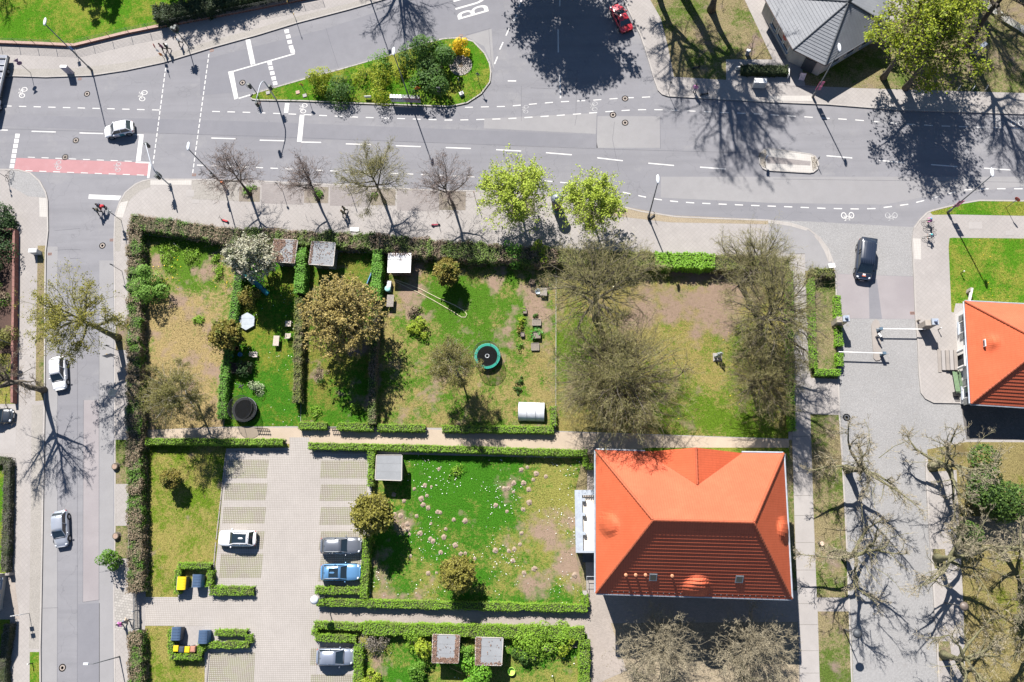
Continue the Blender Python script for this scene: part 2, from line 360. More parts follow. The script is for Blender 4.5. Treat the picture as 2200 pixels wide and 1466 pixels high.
# ------------------------------------------------------------------ kerbed blocks
BL = {}
BL['A'] = [(246, 1700), (245, 1466), (243, 1280), (246, 1100), (245, 860), (246, 740), (245, 597), (243.6, 521), (246, 463), (255, 436), (268, 413), (290, 395), (306, 388), (323, 384.5), (412, 384.5), (480, 386), (550, 388), (767, 398), (929, 408), (1019, 409), (1100, 412), (1190, 417), (1260, 427), (1317, 438), (1378, 453), (1453, 464.5), (1529, 468), (1650, 472), (1700, 479), (1737, 491), (1762, 510), (1780, 534), (1790, 560), (1797, 590), (1801, 700), (1803, 820), (1805, 890), (1812, 1000), (1820, 1150), (1826, 1300), (1832, 1466), (1842, 1700)]
BL['B'] = [(-500, 362), (0, 363), (40, 364), (66, 371), (86, 389), (99, 413), (103, 430), (104, 496), (99, 540), (98, 640), (97, 859), (94.6, 982), (93, 1100), (90, 1273), (87.6, 1394), (88, 1466), (86, 1700), (-500, 1700)]
BL['C'] = [(-500, 162), (20, 164), (98, 166.5), (197, 163), (270, 152), (351, 135), (454, 103.5), (550, 77), (638, 50), (749, 21), (823, 0), (1010, -62), (1060, -120), (1070, -700), (-500, -700)]
BL['D'] = [(1290, -700), (1310, -100), (1330, -25), (1345, 13), (1375, 76), (1388, 114), (1405, 172), (1413, 194), (1422, 203), (1436, 207.5), (1650, 220), (1776, 225), (1928, 237), (2200, 246), (2800, 268), (2800, -700)]
BL['E'] = [(537, 209), (542, 202), (550, 198.5), (661, 166.6), (727, 149), (833, 118.7), (916, 91), (954, 82), (989, 80.3), (1017, 88), (1042, 113.6), (1053, 136), (1056, 155), (1053.6, 176.7), (1034.6, 202), (1004, 222), (966.5, 230), (903, 228), (764.5, 223), (651, 218), (550, 216), (540, 214)]
BL['F'] = [(1630, 338), (1633, 328), (1640, 321), (1650, 318), (1742, 330.5), (1752, 335), (1758, 345), (1760, 354), (1757, 364), (1748, 371), (1740, 372.5), (1648, 367), (1638, 362), (1632, 352)]
BL['G'] = [(1963, 489), (1975, 472), (1991, 456), (2003, 451), (2059, 437), (2104, 429.5), (2200, 430.6), (2700, 436), (2700, 868), (2064, 867), (2006, 866), (1988, 857), (1978, 844), (1974, 806), (1971, 735), (1966, 680), (1963, 597), (1959, 520)]
BL['H'] = [(1996, 970), (1988, 982), (1989.5, 1033), (1993, 1100), (2001, 1210), (2008, 1323), (2016, 1466), (2028, 1700), (2700, 1700), (2700, 946), (2076, 945), (2010, 962)]
NAMES = dict(A='pavement_south', B='pavement_west', C='pavement_north', D='pavement_northeast', E='traffic_island', F='refuge_island', G='pavement_east', H='verge_southeast')
BO = {}
for k, pl in BL.items():
    q = pxpoly(pl, ZB)
    BO[k] = struct(NAMES[k], MB().prism(q, -.06, ZB), {'E': T8, 'F': TACT}.get(k, PAVE))
def kerb(k, i0, i1, w=.17, closed=False):
    q = pxpoly(BL[k], ZB); q = q[i0:i1] if i1 else q[i0:]
    if closed: q = q + [q[0], q[1]]
    # offset inwards by half the width
    cen = sum(pxpoly(BL[k], ZB), Vector()) / len(BL[k]); m = MB(); pts = []
    a = sum(BLq.x * BLn.y - BLn.x * BLq.y for BLq, BLn in zip(pxpoly(BL[k], 0), pxpoly(BL[k][1:] + BL[k][:1], 0)))
    sgn = 1 if a > 0 else -1
    for i, p in enumerate(q):
        d = q[min(i + 1, len(q) - 1)] - q[max(i - 1, 0)]; pts.append(p + Vector((-d.y, d.x, 0)).normalized() * sgn * (w / 2 + .0))
    m.strip(pts, w, ZB + .022).obj('kerb', KERB, BO[k])
kerb('A', 1, -1); kerb('B', 1, -2); kerb('C', 1, -3); kerb('D', 1, -2); kerb('E', 0, None, closed=True); kerb('G', 0, 7); kerb('G', 9, None); kerb('H', 1, 7); kerb('F', 0, None, .12, True)
# ------------------------------------------------------------------ painted markings
def dashes(poly, dl, gap, w, m=WHITE, z=.009, start=0.0, skip=None, nm='painted_dash'):
    pts = [P(*p, 0) for p in poly]; L = [0.0]
    for a, b in zip(pts, pts[1:]): L.append(L[-1] + (b - a).length)
    def at(s):
        for i in range(len(pts) - 1):
            if s <= L[i + 1] or i == len(pts) - 2:
                t = (s - L[i]) / max(L[i + 1] - L[i], 1e-6); return pts[i].lerp(pts[i + 1], t)
    s = start
    while s + dl * .5 < L[-1]:
        a, b = at(s), at(min(s + dl, L[-1])); mid = (a + b) / 2
        if not (skip and skip(mid)):
            MB().strip([a, b], w, z).obj(nm, m, road)
        s += dl + gap
def bar(pts, m=WHITE, z=.009, nm='painted_bar'): return sheet(nm, pts, z, m, road)
X1a, X1b, X2a, X2b = P(356, 146), P(329, 352), P(449, 116), P(414, 372)
def in_cross(p):
    f1 = (X1b.x - X1a.x) * (p.y - X1a.y) - (X1b.y - X1a.y) * (p.x - X1a.x); f2 = (X2b.x - X2a.x) * (p.y - X2a.y) - (X2b.y - X2a.y) * (p.x - X2a.x)
    return f1 > 0 > f2
K1 = [(9.6, 228), (340, 236.8), (541, 242), (640, 246), (766, 252), (856, 255), (960, 258.5), (999, 258), (1088, 255.5), (1121, 253.5), (1197, 248.5), (1250, 244.6), (1305, 240.2), (1359, 236.6), (1395, 235.8), (1432, 236.5), (1540, 241.5), (1632, 245.3), (1700, 249.8), (1830, 257.5), (1948, 267), (2022, 271), (2193, 276.4), (2400, 284)]
dashes(K1, 1.03, 1.03, .13, skip=in_cross)
dashes([(999, 231), (1089, 229), (1121, 226), (1197, 219.5), (1269, 216), (1340, 211), (1377, 209.6), (1418, 207.5)], 1.03, 1.03, .13)
K3 = [((0, 279.6), (17, 280)), ((68, 282.5), (120, 284)), ((171, 286), (222, 287.5)), ((262, 289), (309, 290.5)), ((454, 297), (506, 298.5)), ((558, 301.5), (611, 303)), ((647, 305.5), (690, 306.5)), ((743, 309.5), (797, 311)), ((850, 313.5), (904, 315.5)), ((957.6, 317.5), (1011.5, 319.5)), ((1066, 322), (1119.7, 325)), ((1173, 328.5), (1228.7, 333)), ((1283, 339.5), (1338, 345.8)), ((1392.8, 351), (1448, 356)), ((1504, 359.5), (1559, 363.5)), ((1775.7, 335), (1831, 339.8)), ((1888, 345), (1943, 350)), ((2000, 354), (2057, 358.5)), ((2114, 361.7), (2171, 365.5)), ((2228, 369), (2285, 372))]
for a, b in K3: MB().strip([P(*a), P(*b)], .15, .009).obj('painted_dash', WHITE, road)
K4 = [(423, 355), (545, 360), (722, 368), (901, 375), (1046, 381.6), (1120, 385), (1190, 390.5), (1227, 394.5), (1290, 404), (1337, 413), (1373, 421), (1410, 428.5), (1447, 433), (1484, 436), (1597, 441), (1690, 444.5), (1770, 448), (1841, 449.5), (1880, 448.5), (1916, 444), (1953, 439), (1990, 430), (2030, 419), (2062, 409.6), (2086, 407.5), (2118, 406), (2300, 406)]
dashes(K4, .98, .98, .13)
dashes([(356, 146), (329, 352)], .55, .25, .13); dashes([(449, 116), (414, 372)], .55, .25, .13)
bar([(35, 339.5), (319, 349.6), (318, 378), (60, 369), (30, 363)], REDP, .005, 'cycle_lane')
dashes([(60, 338), (283, 347)], .97, .93, .1, z=.010); dashes([(55, 367), (316, 377)], .97, .93, .1, z=.010)
for i in range(7):
    t = i / 6; x, y = 37.5 - 11.5 * t, 292 + 65 * t
    bar([(x - 4.5, y - 4.5), (x + 5, y - 4.2), (x + 4, y + 4.6), (x - 5.5, y + 4.4)], nm='painted_block')
bar([(299, 291.6), (308.5, 291.9), (302, 346), (292, 346)]); bar([(291.6, 347.2), (323, 348.4), (322, 351.5), (291.3, 350.3)]); bar([(319.5, 352), (325, 352), (321, 383), (316, 383)])
bar([(191, 418), (261, 421), (255, 430.5), (190, 427.5)])
bar([(490, 154.5), (501, 152.2), (512, 211), (503.6, 214.5)]); bar([(501.8, 152), (633, 114.2), (633.5, 116.8), (502.4, 154.6)]); bar([(512.6, 210.5), (537, 203), (537.5, 205.5), (513.2, 213)])
for L in ([(616, 67.6), (619.4, 78.8), (622.3, 90.4), (625.5, 101.7), (628.5, 110)], [(579.5, 136), (582, 146.5), (585, 157.5), (588, 168.5), (591, 179)]):
    for x, y in L: bar([(x - 5.5, y - 3), (x + 3.8, y - 4.8), (x + 5.5, y + 3), (x - 3.8, y + 4.8)], nm='painted_block')
bar([(527.5, 86), (537.4, 84.4), (548.5, 137), (538.7, 139.7)], z=.010)
bar([(612.5, 222), (622, 222), (619, 243), (610, 243)]); bar([(644, 246.8), (654, 247.2), (648.5, 305), (638, 305)], z=.010)
for a, b in (((1110, 32), (1103, 47)), ((1094, 61), (1087, 77)), ((1081, 91), (1073.5, 107)), ((1069, 122), (1062.5, 138)), ((1199, 64), (1199.5, 113)), ((1202.5, 162), (1204.2, 211.5)), ((1204, -30), (1202.5, 14)), ((1091, 174.2), (1109, 174.4)), ((1120, 0), (1115, 16))):
    MB().strip([P(*a), P(*b)], .17, .009).obj('painted_dash', WHITE, road)
# "BUS" lettering, stretched along the lane
def bus_text():
    cu = bpy.data.curves.new('bus_lettering', 'FONT'); cu.body = 'BUS'; cu.space_character = 1.15
    o = bpy.data.objects.new('bus_lettering', cu); C.objects.link(o)
    dg = bpy.context.evaluated_depsgraph_get(); me = bpy.data.meshes.new_from_object(o.evaluated_get(dg)); bpy.data.objects.remove(o)
    xs = [v.co.x for v in me.vertices]; ys = [v.co.y for v in me.vertices]; x0, x1, y0, y1 = min(xs), max(xs), min(ys), max(ys)
    A, B, Cc = P(1051, 24, .009), P(984, 43, .009), P(1034, -36, .009)     # foot of B, head of B, foot end of S
    for v in me.vertices:
        u, t = (v.co.x - x0) / (x1 - x0), (v.co.y - y0) / (y1 - y0); v.co = A + (Cc - A) * u + (B - A) * t
    me.materials.append(WHITE); me.update()
    if me.polygons and me.polygons[0].normal.z < 0: me.flip_normals()
    link('bus_lettering', me, road)
bus_text()
# bicycle pictograms
def bike_mark(px, py, ang, m=WHITE, s=1.0, z=.011):
    b = MB(); c = P(px, py, z); ca, sa = math.cos(ang), math.sin(ang)
    def tr(x, y): return Vector((c.x + s * (x * ca - y * sa), c.y + s * (x * sa + y * ca), z))
    for wx in (-.5, .5):
        n = 14; ins = [tr(wx + .26 * math.cos(2 * math.pi * i / n), .34 * math.sin(2 * math.pi * i / n)) for i in range(n)]; out = [tr(wx + .36 * math.cos(2 * math.pi * i / n), .46 * math.sin(2 * math.pi * i / n)) for i in range(n)]
        b.add(ins + out, [(i, n + i, n + (i + 1) % n, (i + 1) % n) for i in range(n)])
    for p, q in (((-.5, 0), (-.2, .5)), ((-.2, .5), (.3, .5)), ((.3, .5), (.5, 0)), ((-.2, .5), (0, .02)), ((0, .02), (.32, .52)), ((-.3, .68), (-.08, .68)), ((-.2, .5), (-.2, .68)), ((.3, .5), (.28, .75)), ((.28, .75), (.5, .75))):
        a0, a1 = tr(*p), tr(*q); d = (a1 - a0).normalized(); n_ = Vector((-d.y, d.x, 0)) * .035 * s
        z2 = Vector((0, 0, .0006))
        b.add([a0 + n_ + z2, a0 - n_ + z2, a1 - n_ + z2, a1 + n_ + z2], [(0, 1, 2, 3)])
    b.obj('bicycle_pictogram', m, road)
for x, y, a, m, s in ((50, 199, 1.35, WHITE, .95), (308, 206, 1.35, WHITE, .95), (653, 233, 1.4, WHITE, .85), (126, 355, 1.75, FADED, .8), (254, 359, 1.6, FADED, .8), (1278, 229, 1.5, FADED, .8), (1130, 235, 1.5, FADED, .7), (2147, 261, 2.2, FADED, .85), (2185, 265, 0.0, WHITE, .85), (1821, 463, math.pi, WHITE, .9), (1915, 463, math.pi, FADED, .85)):
    bike_mark(x, y, a, m, s)
# ------------------------------------------------------------------ driveway by the gatehouse
struct('gate_apron', MB().poly(list(reversed(pxpoly([(1650, 473), (1736, 476), (1963, 488.5), (1959, 520), (1962, 594), (1798, 588), (1790, 560), (1780, 534), (1762, 510), (1737, 491), (1700, 479)], .004)))), COBB)
sheet('driveway', [(1798, 588.6), (1962, 594.6), (1966, 686), (1801.5, 684)], .004, ASPHP)
dw2 = sheet('cobbled_driveway', [(1801.5, 684.5), (1966, 686.5), (1971, 735), (1974, 806), (1978, 844), (1988, 857), (2006, 866), (2064, 867), (2076, 944.5), (2010, 962), (1996, 970), (1988, 982), (1989.5, 1033), (1993, 1100), (2001, 1210), (2008, 1323), (2016, 1466), (2028, 1700), (1842, 1700), (1832, 1466), (1826, 1300), (1820, 1150), (1812, 1000), (1805, 890), (1803, 820), (1801, 700)], .004, COBB)
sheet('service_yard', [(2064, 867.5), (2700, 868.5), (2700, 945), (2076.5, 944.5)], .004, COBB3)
sheet('asphalt_patch', [(1866, 600), (1884, 600), (1895, 685), (1868, 685)], .008, ASPH3, road)
isl = struct('barrier_island', MB().prism(pxpoly([(1872, 700), (1876, 690), (1882, 686), (1888, 690), (1891, 700), (1894, 768), (1890, 774), (1882, 775), (1877, 770)], .1), 0, .11), CONCD)
# ------------------------------------------------------------------ surfaces on the south block
A, Bk, Ck, Dk, Gk, Hk = (BO[k] for k in 'ABCDGH')
def lay(nm, pts, z, m, par): return sheet(nm, pts, ZB + z, m, par)
lawns = {}
lawns['g1'] = ([(304, 505), (512, 525), (517, 600), (492, 750), (480, 917), (318, 924), (304, 920)], T1)
lawns['g2'] = ([(513, 545), (652, 540), (645, 916), (481, 917), (493, 750), (518, 600)], T2)
lawns['g3'] = ([(653, 540), (813, 545), (806, 918), (646, 916)], T3)
lawns['g4'] = ([(814, 545), (1194, 560), (1194, 922), (807, 918)], T4)
lawns['g5'] = ([(1195, 560), (1690, 572), (1694, 943), (1195, 926)], T5)
lawns['g6'] = ([(304, 955), (487, 955), (470, 1150), (458, 1260), (384, 1262), (382, 1283), (313, 1283)], T6)
lawns['g7'] = ([(800, 975), (1252, 985), (1237, 1050), (1237, 1190), (1255, 1290), (1255, 1302), (795, 1292)], T7)
lawns['g8'] = ([(682, 1345), (1262, 1362), (1262, 1700), (765, 1700), (772, 1385), (682, 1376)], T7)
lawns['g9'] = ([(312, 1345), (374, 1345), (373, 1412), (440, 1415), (438, 1700), (300, 1700)], T6)
lo = {}
for k, (pl, m) in lawns.items(): lo[k] = lay('lawn', pl, .008, m, A)
lay('garden_path', [(304, 925), (480, 919), (640, 919), (806, 921), (1194, 928), (1694, 945), (1696, 962), (1400, 962), (1270, 976), (900, 966), (664, 962), (664, 940), (622, 940), (622, 954), (304, 954)], .006, SAND, A)
lay('verge', [(1195, 953), (1696, 962), (1700, 1000), (1690, 975), (1262, 968)], .005, T8, A)
lay('lawn', [(304, 942), (622, 940), (622, 962), (487, 964), (304, 960)], .004, T6, A)
lay('parking_lot', [(485, 966), (622, 966), (624, 938), (663, 938), (665, 968), (798, 972), (790, 1294), (686, 1304), (680, 1345), (680, 1700), (438, 1700), (440, 1345), (312, 1344), (312, 1284), (458, 1276), (470, 1150)], .005, PARK, A)
for y0, y1 in ((988, 1028), (1038, 1075), (1090, 1125), (1142, 1180), (1190, 1242)): lay('parking_bay', [(487 - (y0 - 985) * .06, y0), (578 - (y0 - 985) * .06, y0), (576 - (y1 - 985) * .06, y1), (486 - (y1 - 985) * .06, y1)], .010, BAY, A)
for y0, y1 in ((990, 1028), (1041, 1076), (1090, 1128), (1142, 1182), (1194, 1250)): lay('parking_bay', [(690, y0), (790 - (y0 - 985) * .03, y0), (789 - (y1 - 985) * .03, y1), (688 - (y1 - 990) * .02, y1)], .010, BAY, A)
for y0, y1 in ((1393, 1430), (1449, 1490)): lay('parking_bay', [(668, y0), (758, y0), (757, y1), (666, y1)], .010, BAY, A)
lay('parking_bay', [(452, 1402), (548, 1402), (545, 1470), (447, 1470)], .010, BAY, A)
lay('footpath', [(690, 1306), (1262, 1316), (1264, 1350), (1262, 1362), (682, 1345)], .007, PATHB, A)
lay('house_apron', [(1262, 1000), (1284, 1000), (1284, 1270), (1716, 1270), (1714, 1335), (1312, 1338), (1345, 1440), (1300, 1460), (1270, 1480), (1264, 1350), (1262, 1316), (1258, 1210)], .006, PATHB, A)
lay('shrub_bed', [(1312, 1339), (1714, 1336), (1722, 1700), (1271, 1700), (1271, 1481), (1300, 1461), (1346, 1441)], .008, GRAV, A)
lay('house_verge', [(1225, 962), (1696, 976), (1715, 1269), (1225, 1269)], .0035, T9, A)
lay('verge_strip', [(1730, 582), (1797, 585), (1803, 815), (1742, 812)], .006, T9, A)
lay('verge_strip', [(1741, 890), (1806, 892), (1823, 1262), (1826, 1284), (1755, 1284), (1748, 1100)], .006, T9, A)
lay('verge_strip', [(1757, 1314), (1827, 1314), (1842, 1700), (1768, 1700)], .006, T9, A)
lay('verge_strip', [(1695, 945), (1701, 945), (1716, 1268), (1703, 1268)], .0065, T9, A)
# concrete footpath of single slabs
cp = struct('concrete_footpath', MB().poly(list(reversed(pxpoly([(1688, 545), (1729, 545), (1733, 730), (1738, 907), (1745, 1083), (1754, 1298), (1762, 1500), (1719, 1500), (1712, 1298), (1705, 1083), (1701, 907), (1693, 730)], ZB + .005)))), plain('joint_sand', (.11, .10, .085), .95))
Lx = [(546, 1688.6, 1728.6), (730, 1693, 1733), (907, 1701, 1738), (1083, 1705, 1745), (1298, 1712.6, 1754), (1500, 1719.6, 1762)]
def pathx(y):
    for (y0, a0, b0), (y1, a1, b1) in zip(Lx, Lx[1:]):
        if y <= y1: t = (y - y0) / (y1 - y0); return a0 + (a1 - a0) * t, b0 + (b1 - b0) * t
    return Lx[-1][1:]
ys = [547, 592, 640, 690, 740, 790, 838, 886, 938, 987, 1015, 1065, 1108, 1166, 1225, 1262, 1297, 1342, 1398, 1446, 1496]
for i, (y0, y1) in enumerate(zip(ys, ys[1:])):
    a0, b0 = pathx(y0); a1, b1 = pathx(y1); q = pxpoly([(a0, y0 + .35), (b0, y0 + .35), (b1, y1 - .35), (a1, y1 - .35)], 0)
    MB().prism(q, ZB + .003, ZB + .011 + .004 * (i % 3)).obj('slab', CONC, cp)
# pavement details on the south block
for x0, x1, y0, y1 in ((514, 559, 401, 434), (654, 706, 401, 437), (797, 850, 406, 442), (944, 1001, 411, 452), (1095, 1150, 425, 462), (1238, 1300, 440, 480)): lay('tree_pit', [(x0, y0), (x1, y0 + 1), (x1 - 1, y1), (x0 - 1, y1 - 1)], .008, DIRT, A)
for x0, x1, y0, y1 in ((562, 652, 394, 437), (709, 795, 400, 442), (853, 942, 406, 452)): lay('paved_bay', [(x0, y0), (x1, y0 + 4), (x1, y1 + 3), (x0, y1)], .006, PAVE3, A)
lay('paved_bay', [(412, 386), (512, 387.5), (512, 432), (412, 428)], .006, PAVE2, A)
lay('paved_bay', [(1300, 436), (1440, 463), (1650, 472), (1650, 482), (1440, 478), (1300, 462)], .006, GRAV, A)
lay('tactile_paving', [(323, 385.5), (412, 386.5), (411, 398), (323, 397.5)], .009, TACT, A)
lay('tactile_paving', [(256.5, 436), (275, 432), (264, 468), (247.5, 466)], .009, TACT, A)
lay('corner_cobbles', [(247, 463), (256, 437), (269, 414), (291, 396), (323, 386), (323, 402), (300, 410), (280, 428), (262, 470), (258, 540), (246, 540)], .005, PAVE2, A)
lay('corner_asphalt', [(1652, 474), (1700, 481), (1736, 493), (1761, 512), (1778, 536), (1788, 561), (1795, 590), (1731, 583), (1729, 545), (1690, 545), (1650, 528)], .004, ASPH2, A)
lay('kerb_arc', [(1650, 473.5), (1700, 481), (1735, 492), (1732, 496), (1698, 486), (1650, 479)], .012, KERB, A); lay('kerb_arc', [(1754, 503), (1770, 522), (1780, 540), (1787, 562), (1780, 563), (1772, 542), (1762, 524), (1749, 507)], .012, KERB, A)
lay('gate_apron', [(245, 1265), (295, 1268), (305, 1350), (288, 1352), (244, 1355)], .006, COBB2, A)
for x0, x1, y0, y1 in ((247, 275, 698, 752), (247, 277, 945, 1040), (247, 275, 1130, 1200)): lay('verge', [(x0, y0), (x1, y0), (x1, y1), (x0, y1)], .007, T9, A)
# segmented kerb edging along the parking bays
edge = tag(thing('kerb_edging', 'segmented grey kerb edging along the top of the parking bays', 'kerb', P(485, 970, ZB)), None)
def edging(root, pts, n, m=CONCD):
    org = root.location
    a, b = (P(*p, ZB) for p in pts); rz = math.atan2((b - a).y, (b - a).x); L = (b - a).length / n
    for i in range(n):
        c = a.lerp(b, (i + .5) / n); MB(org).box((c.x, c.y, ZB + .04), (L - .06, .12, .12), rz).obj('kerb_stone', m, root)
edging(edge, [(487, 971), (620, 971)], 6); edging(edge, [(665, 972), (792, 974)], 6); edging(edge, [(486, 973), (465, 1160)], 9); edging(edge, [(464, 1165), (457, 1252)], 4); edging(edge, [(450, 1400), (443, 1480)], 4)
# ------------------------------------------------------------------ west block
lay('verge', [(81, 528), (97.5, 528), (96, 860), (76, 862), (78, 700)], .007, T9, Bk); lay('verge', [(64, 1401), (86.5, 1401), (86, 1700), (62, 1700)], .007, T8, Bk)
lay('corner_cobbles', [(20, 365), (66, 373), (85, 391), (98, 414), (101, 425), (60, 422), (40, 410), (20, 400)], .006, COBB, Bk); lay('tactile_paving', [(84, 425), (101.5, 426), (102, 467), (85, 466)], .009, TACT, Bk)
lay('planting_bed', [(-400, 497), (40, 497), (38, 760), (36, 760), (-400, 760)], .008, MULCH, Bk); lay('lawn', [(-400, 760), (36, 760), (36, 868), (-400, 868)], .009, T6, Bk)
lay('driveway', [(-400, 869), (36, 872), (33, 975), (-400, 975)], .006, CONC, Bk); lay('lawn', [(-400, 985), (25, 985), (22, 1235), (-400, 1235)], .008, T8, Bk)
lay('house_apron', [(-400, 1236), (30, 1236), (42, 1330), (-400, 1330)], .006, PATHB, Bk); lay('lawn', [(-400, 1331), (22, 1331), (24, 1700), (-400, 1700)], .008, T8, Bk)
lay('pavement_band', [(68, 870), (92, 870), (88.5, 1100), (86, 1394), (62, 1394), (66, 1100)], .005, PAVE2, Bk)
# ------------------------------------------------------------------ north block
lay('lawn', [(-500, 88), (0, 93), (100, 96), (160, 99), (273, 73), (338, 60), (550, 20), (684, -6), (700, -700), (-500, -700)], .008, T8, Ck)
lay('pavement_band', [(-300, 146), (40, 148), (150, 148), (260, 136), (351, 118), (454, 88), (550, 62), (638, 36), (749, 8), (810, -12), (823, -1), (749, 20), (638, 48.5), (550, 75.5), (454, 102), (351, 133), (270, 150.5), (197, 161.5), (98, 165), (20, 162.5), (-300, 161)], .005, PAVE2, Ck)
# ------------------------------------------------------------------ north-east block
lay('lawn', [(1395, -300), (1397, 0), (1420, 40), (1435, 100), (1448, 165), (1560, 172), (1562, 128), (1660, 128), (1600, 0), (1580, -300)], .008, T9, Dk)
lay('lawn', [(1690, 180), (1700, 150), (1780, 100), (1900, 60), (2000, 0), (2100, -300), (2800, -300), (2800, 200), (2200, 200), (1860, 190), (1760, 186)], .008, T9, Dk)
lay('paved_terrace', [(1560, 128), (1720, 128), (1730, 185), (1580, 182), (1560, 175)], .010, CONC, Dk)
lay('tactile_paving', [(1650, 206), (1746, 206), (1746, 218), (1650, 216)], .009, TACT, Dk)
lay('paved_forecourt', [(1655, 60), (1700, 110), (1760, 150), (1760, 190), (1700, 186), (1640, 40)], .007, PAVE3, Dk)
# ------------------------------------------------------------------ east blocks
lay('verge', [(1998, 456), (2059, 440), (2104, 432), (2200, 433), (2700, 440), (2700, 470), (2200, 464), (2050, 461), (2004, 462)], .008, T8, Gk)
lay('lawn', [(2040, 512), (2046, 511), (2700, 518), (2700, 660), (2053, 652), (2049, 672), (2044, 670), (2038, 530)], .008, T8, Gk)
lay('tactile_paving', [(1961, 512), (1978, 513), (1979, 558), (1962, 557)], .009, TACT, Gk)
for pts in ([(2081, 477), (2110, 477), (2110, 492), (2081, 492)], [(2161, 496), (2178, 496), (2178, 506), (2161, 506)], [(400, 408), (417, 408), (417, 423), (400, 423)], [(413, 429), (428, 429), (428, 437), (413, 437)]): lay('access_cover', pts, .012, CONC, Gk if pts[0][0] > 1000 else A)
lay('verge', [(1992, 966), (2076, 950), (2700, 952), (2700, 1700), (2080, 1700), (2070, 1300), (2055, 1010), (1996, 1015)], .008, T10, Hk)
lay('tree_pit', [(2004, 1180), (2030, 1180), (2034, 1222), (2008, 1222)], .011, T9, Hk); lay('tree_pit', [(2016, 1378), (2040, 1378), (2046, 1420), (2018, 1420)], .011, T9, Hk)
lay('gravel_path', [(2058, 1110), (2700, 1110), (2700, 1175), (2064, 1170)], .012, GRAV, Hk)
# ------------------------------------------------------------------ buildings
def tilemat(name, c1, c2, w=.24, rot=0.0, rough=.75, stain=None):
    return surface(name, c1, c2, big=.35, mid=1.6, fine=9, c3=stain, c3cut=(.58, .8), lines=[dict(w=w, h=4000, m=.02, k=.3, rot=rot, var=1.0)], rough=rough, finemix=.12, bstr=.2)
RT_X = tilemat('clay_tiles', (.40, .088, .043), (.45, .105, .052), stain=(.37, .095, .05))
RT_Y = tilemat('clay_tiles_side', (.40, .084, .034), (.45, .098, .042), rot=R_(90), stain=(.37, .09, .042))
RT_R = plain('clay_ridge', (.31, .072, .03), .75)
GT_X = tilemat('grey_roof_tiles', (.15, .158, .172), (.185, .192, .205), w=.3, rough=.5)
ZINC = plain('zinc_sheet', (.30, .33, .37), .45, .15, 2, metal=.25)
WALLW = plain('render_white', (.62, .60, .57), .9, .06, .8)
WALLB = plain('render_beige', (.36, .33, .29), .9, .08, .8)
GLASS = plain('window_glass', (.02, .03, .04), .06, .1, spec=.9)
FRAMEW = plain('frame_white', (.60, .59, .57), .5, .04)
SHUT = plain('shutter_grey', (.16, .165, .16), .7)
WOODG = plain('weathered_wood', (.21, .185, .165), .85, .25, 6)
WOODP = plain('pale_wood', (.36, .31, .265), .85, .18, 6)
WOODD = plain('dark_wood', (.075, .055, .04), .85, .25, 6)
BRICKM = surface('brick_red', (.19, .075, .055), (.24, .095, .07), big=.5, mid=2, fine=12, lines=[dict(w=.25, h=.08, off=.5, m=.012, k=.5, col=(.2, .17, .15), var=.8)], finemix=.2)
FELT = surface('roofing_felt', (.175, .182, .19), (.215, .222, .23), big=.3, mid=1.5, fine=20, c3=(.14, .14, .14), finemix=.12)
FELTW = surface('roofing_white', (.60, .585, .57), (.66, .645, .63), big=.3, mid=1.5, fine=20, c3=(.42, .40, .37), c3cut=(.62, .72), finemix=.08)
LITTER = leafmat('dead_leaves', (.09, .05, .035), (.22, .14, .10), trans=0)
METAL = plain('galvanised_steel', (.26, .275, .29), .5, .12, metal=.4)
BLACKM = plain('black_metal', (.018, .019, .021), .5, .1)
DGREY = plain('dark_grey_paint', (.05, .055, .062), .55, .1)
def roof_face(name, Aa, B, Cc, D, rows, m, parent, org, th=.05, cols=1, bumpf=None):
    Aa, B, Cc, D = (Vector(p) for p in (Aa, B, Cc, D))
    nrm = (B - Aa).cross(D - Aa) if (B - Aa).length > .01 else (Cc - Aa).cross(D - Aa)
    nrm.normalize()
    if nrm.z < 0: nrm = -nrm
    mb = MB(org)
    def pt(t, u, off):
        p = Aa.lerp(D, t).lerp(B.lerp(Cc, t), u) + nrm * off
        if bumpf: p = p + Vector((0, 0, bumpf(p)))
        return p
    for i in range(rows):
        t0, t1 = i / rows, (i + 1) / rows
        lo0 = [pt(t0, j / cols, 0.0) for j in range(cols + 1)]; lo = [pt(t0, j / cols, th) for j in range(cols + 1)]; hi = [pt(t1, j / cols, .004) for j in range(cols + 1)]; k = cols + 1
        mb.add(lo0 + lo + hi, [(j, j + 1, k + j + 1, k + j) for j in range(cols)] + [(k + j, k + j + 1, 2 * k + j + 1, 2 * k + j) for j in range(cols)])
    o = mb.obj(name, m, parent); o['kind'] = 'stuff'; return o
def ridge_caps(mb, a, b, r=.13, step=.38):
    a, b = Vector(a), Vector(b); n = max(2, int((b - a).length / step)); pts, rr = [], []
    for i in range(n):
        pts += [a.lerp(b, i / n), a.lerp(b, (i + .93) / n)]; rr += [r * 1.12, r * .9]
    mb.tube(pts, rr, 7)
def on_plane(px, py, p0, n):
    o = Vector((0, 0, CH)); v = (P(px, py, 0) - o); return o + v * ((Vector(p0) - o).dot(n) / v.dot(n))
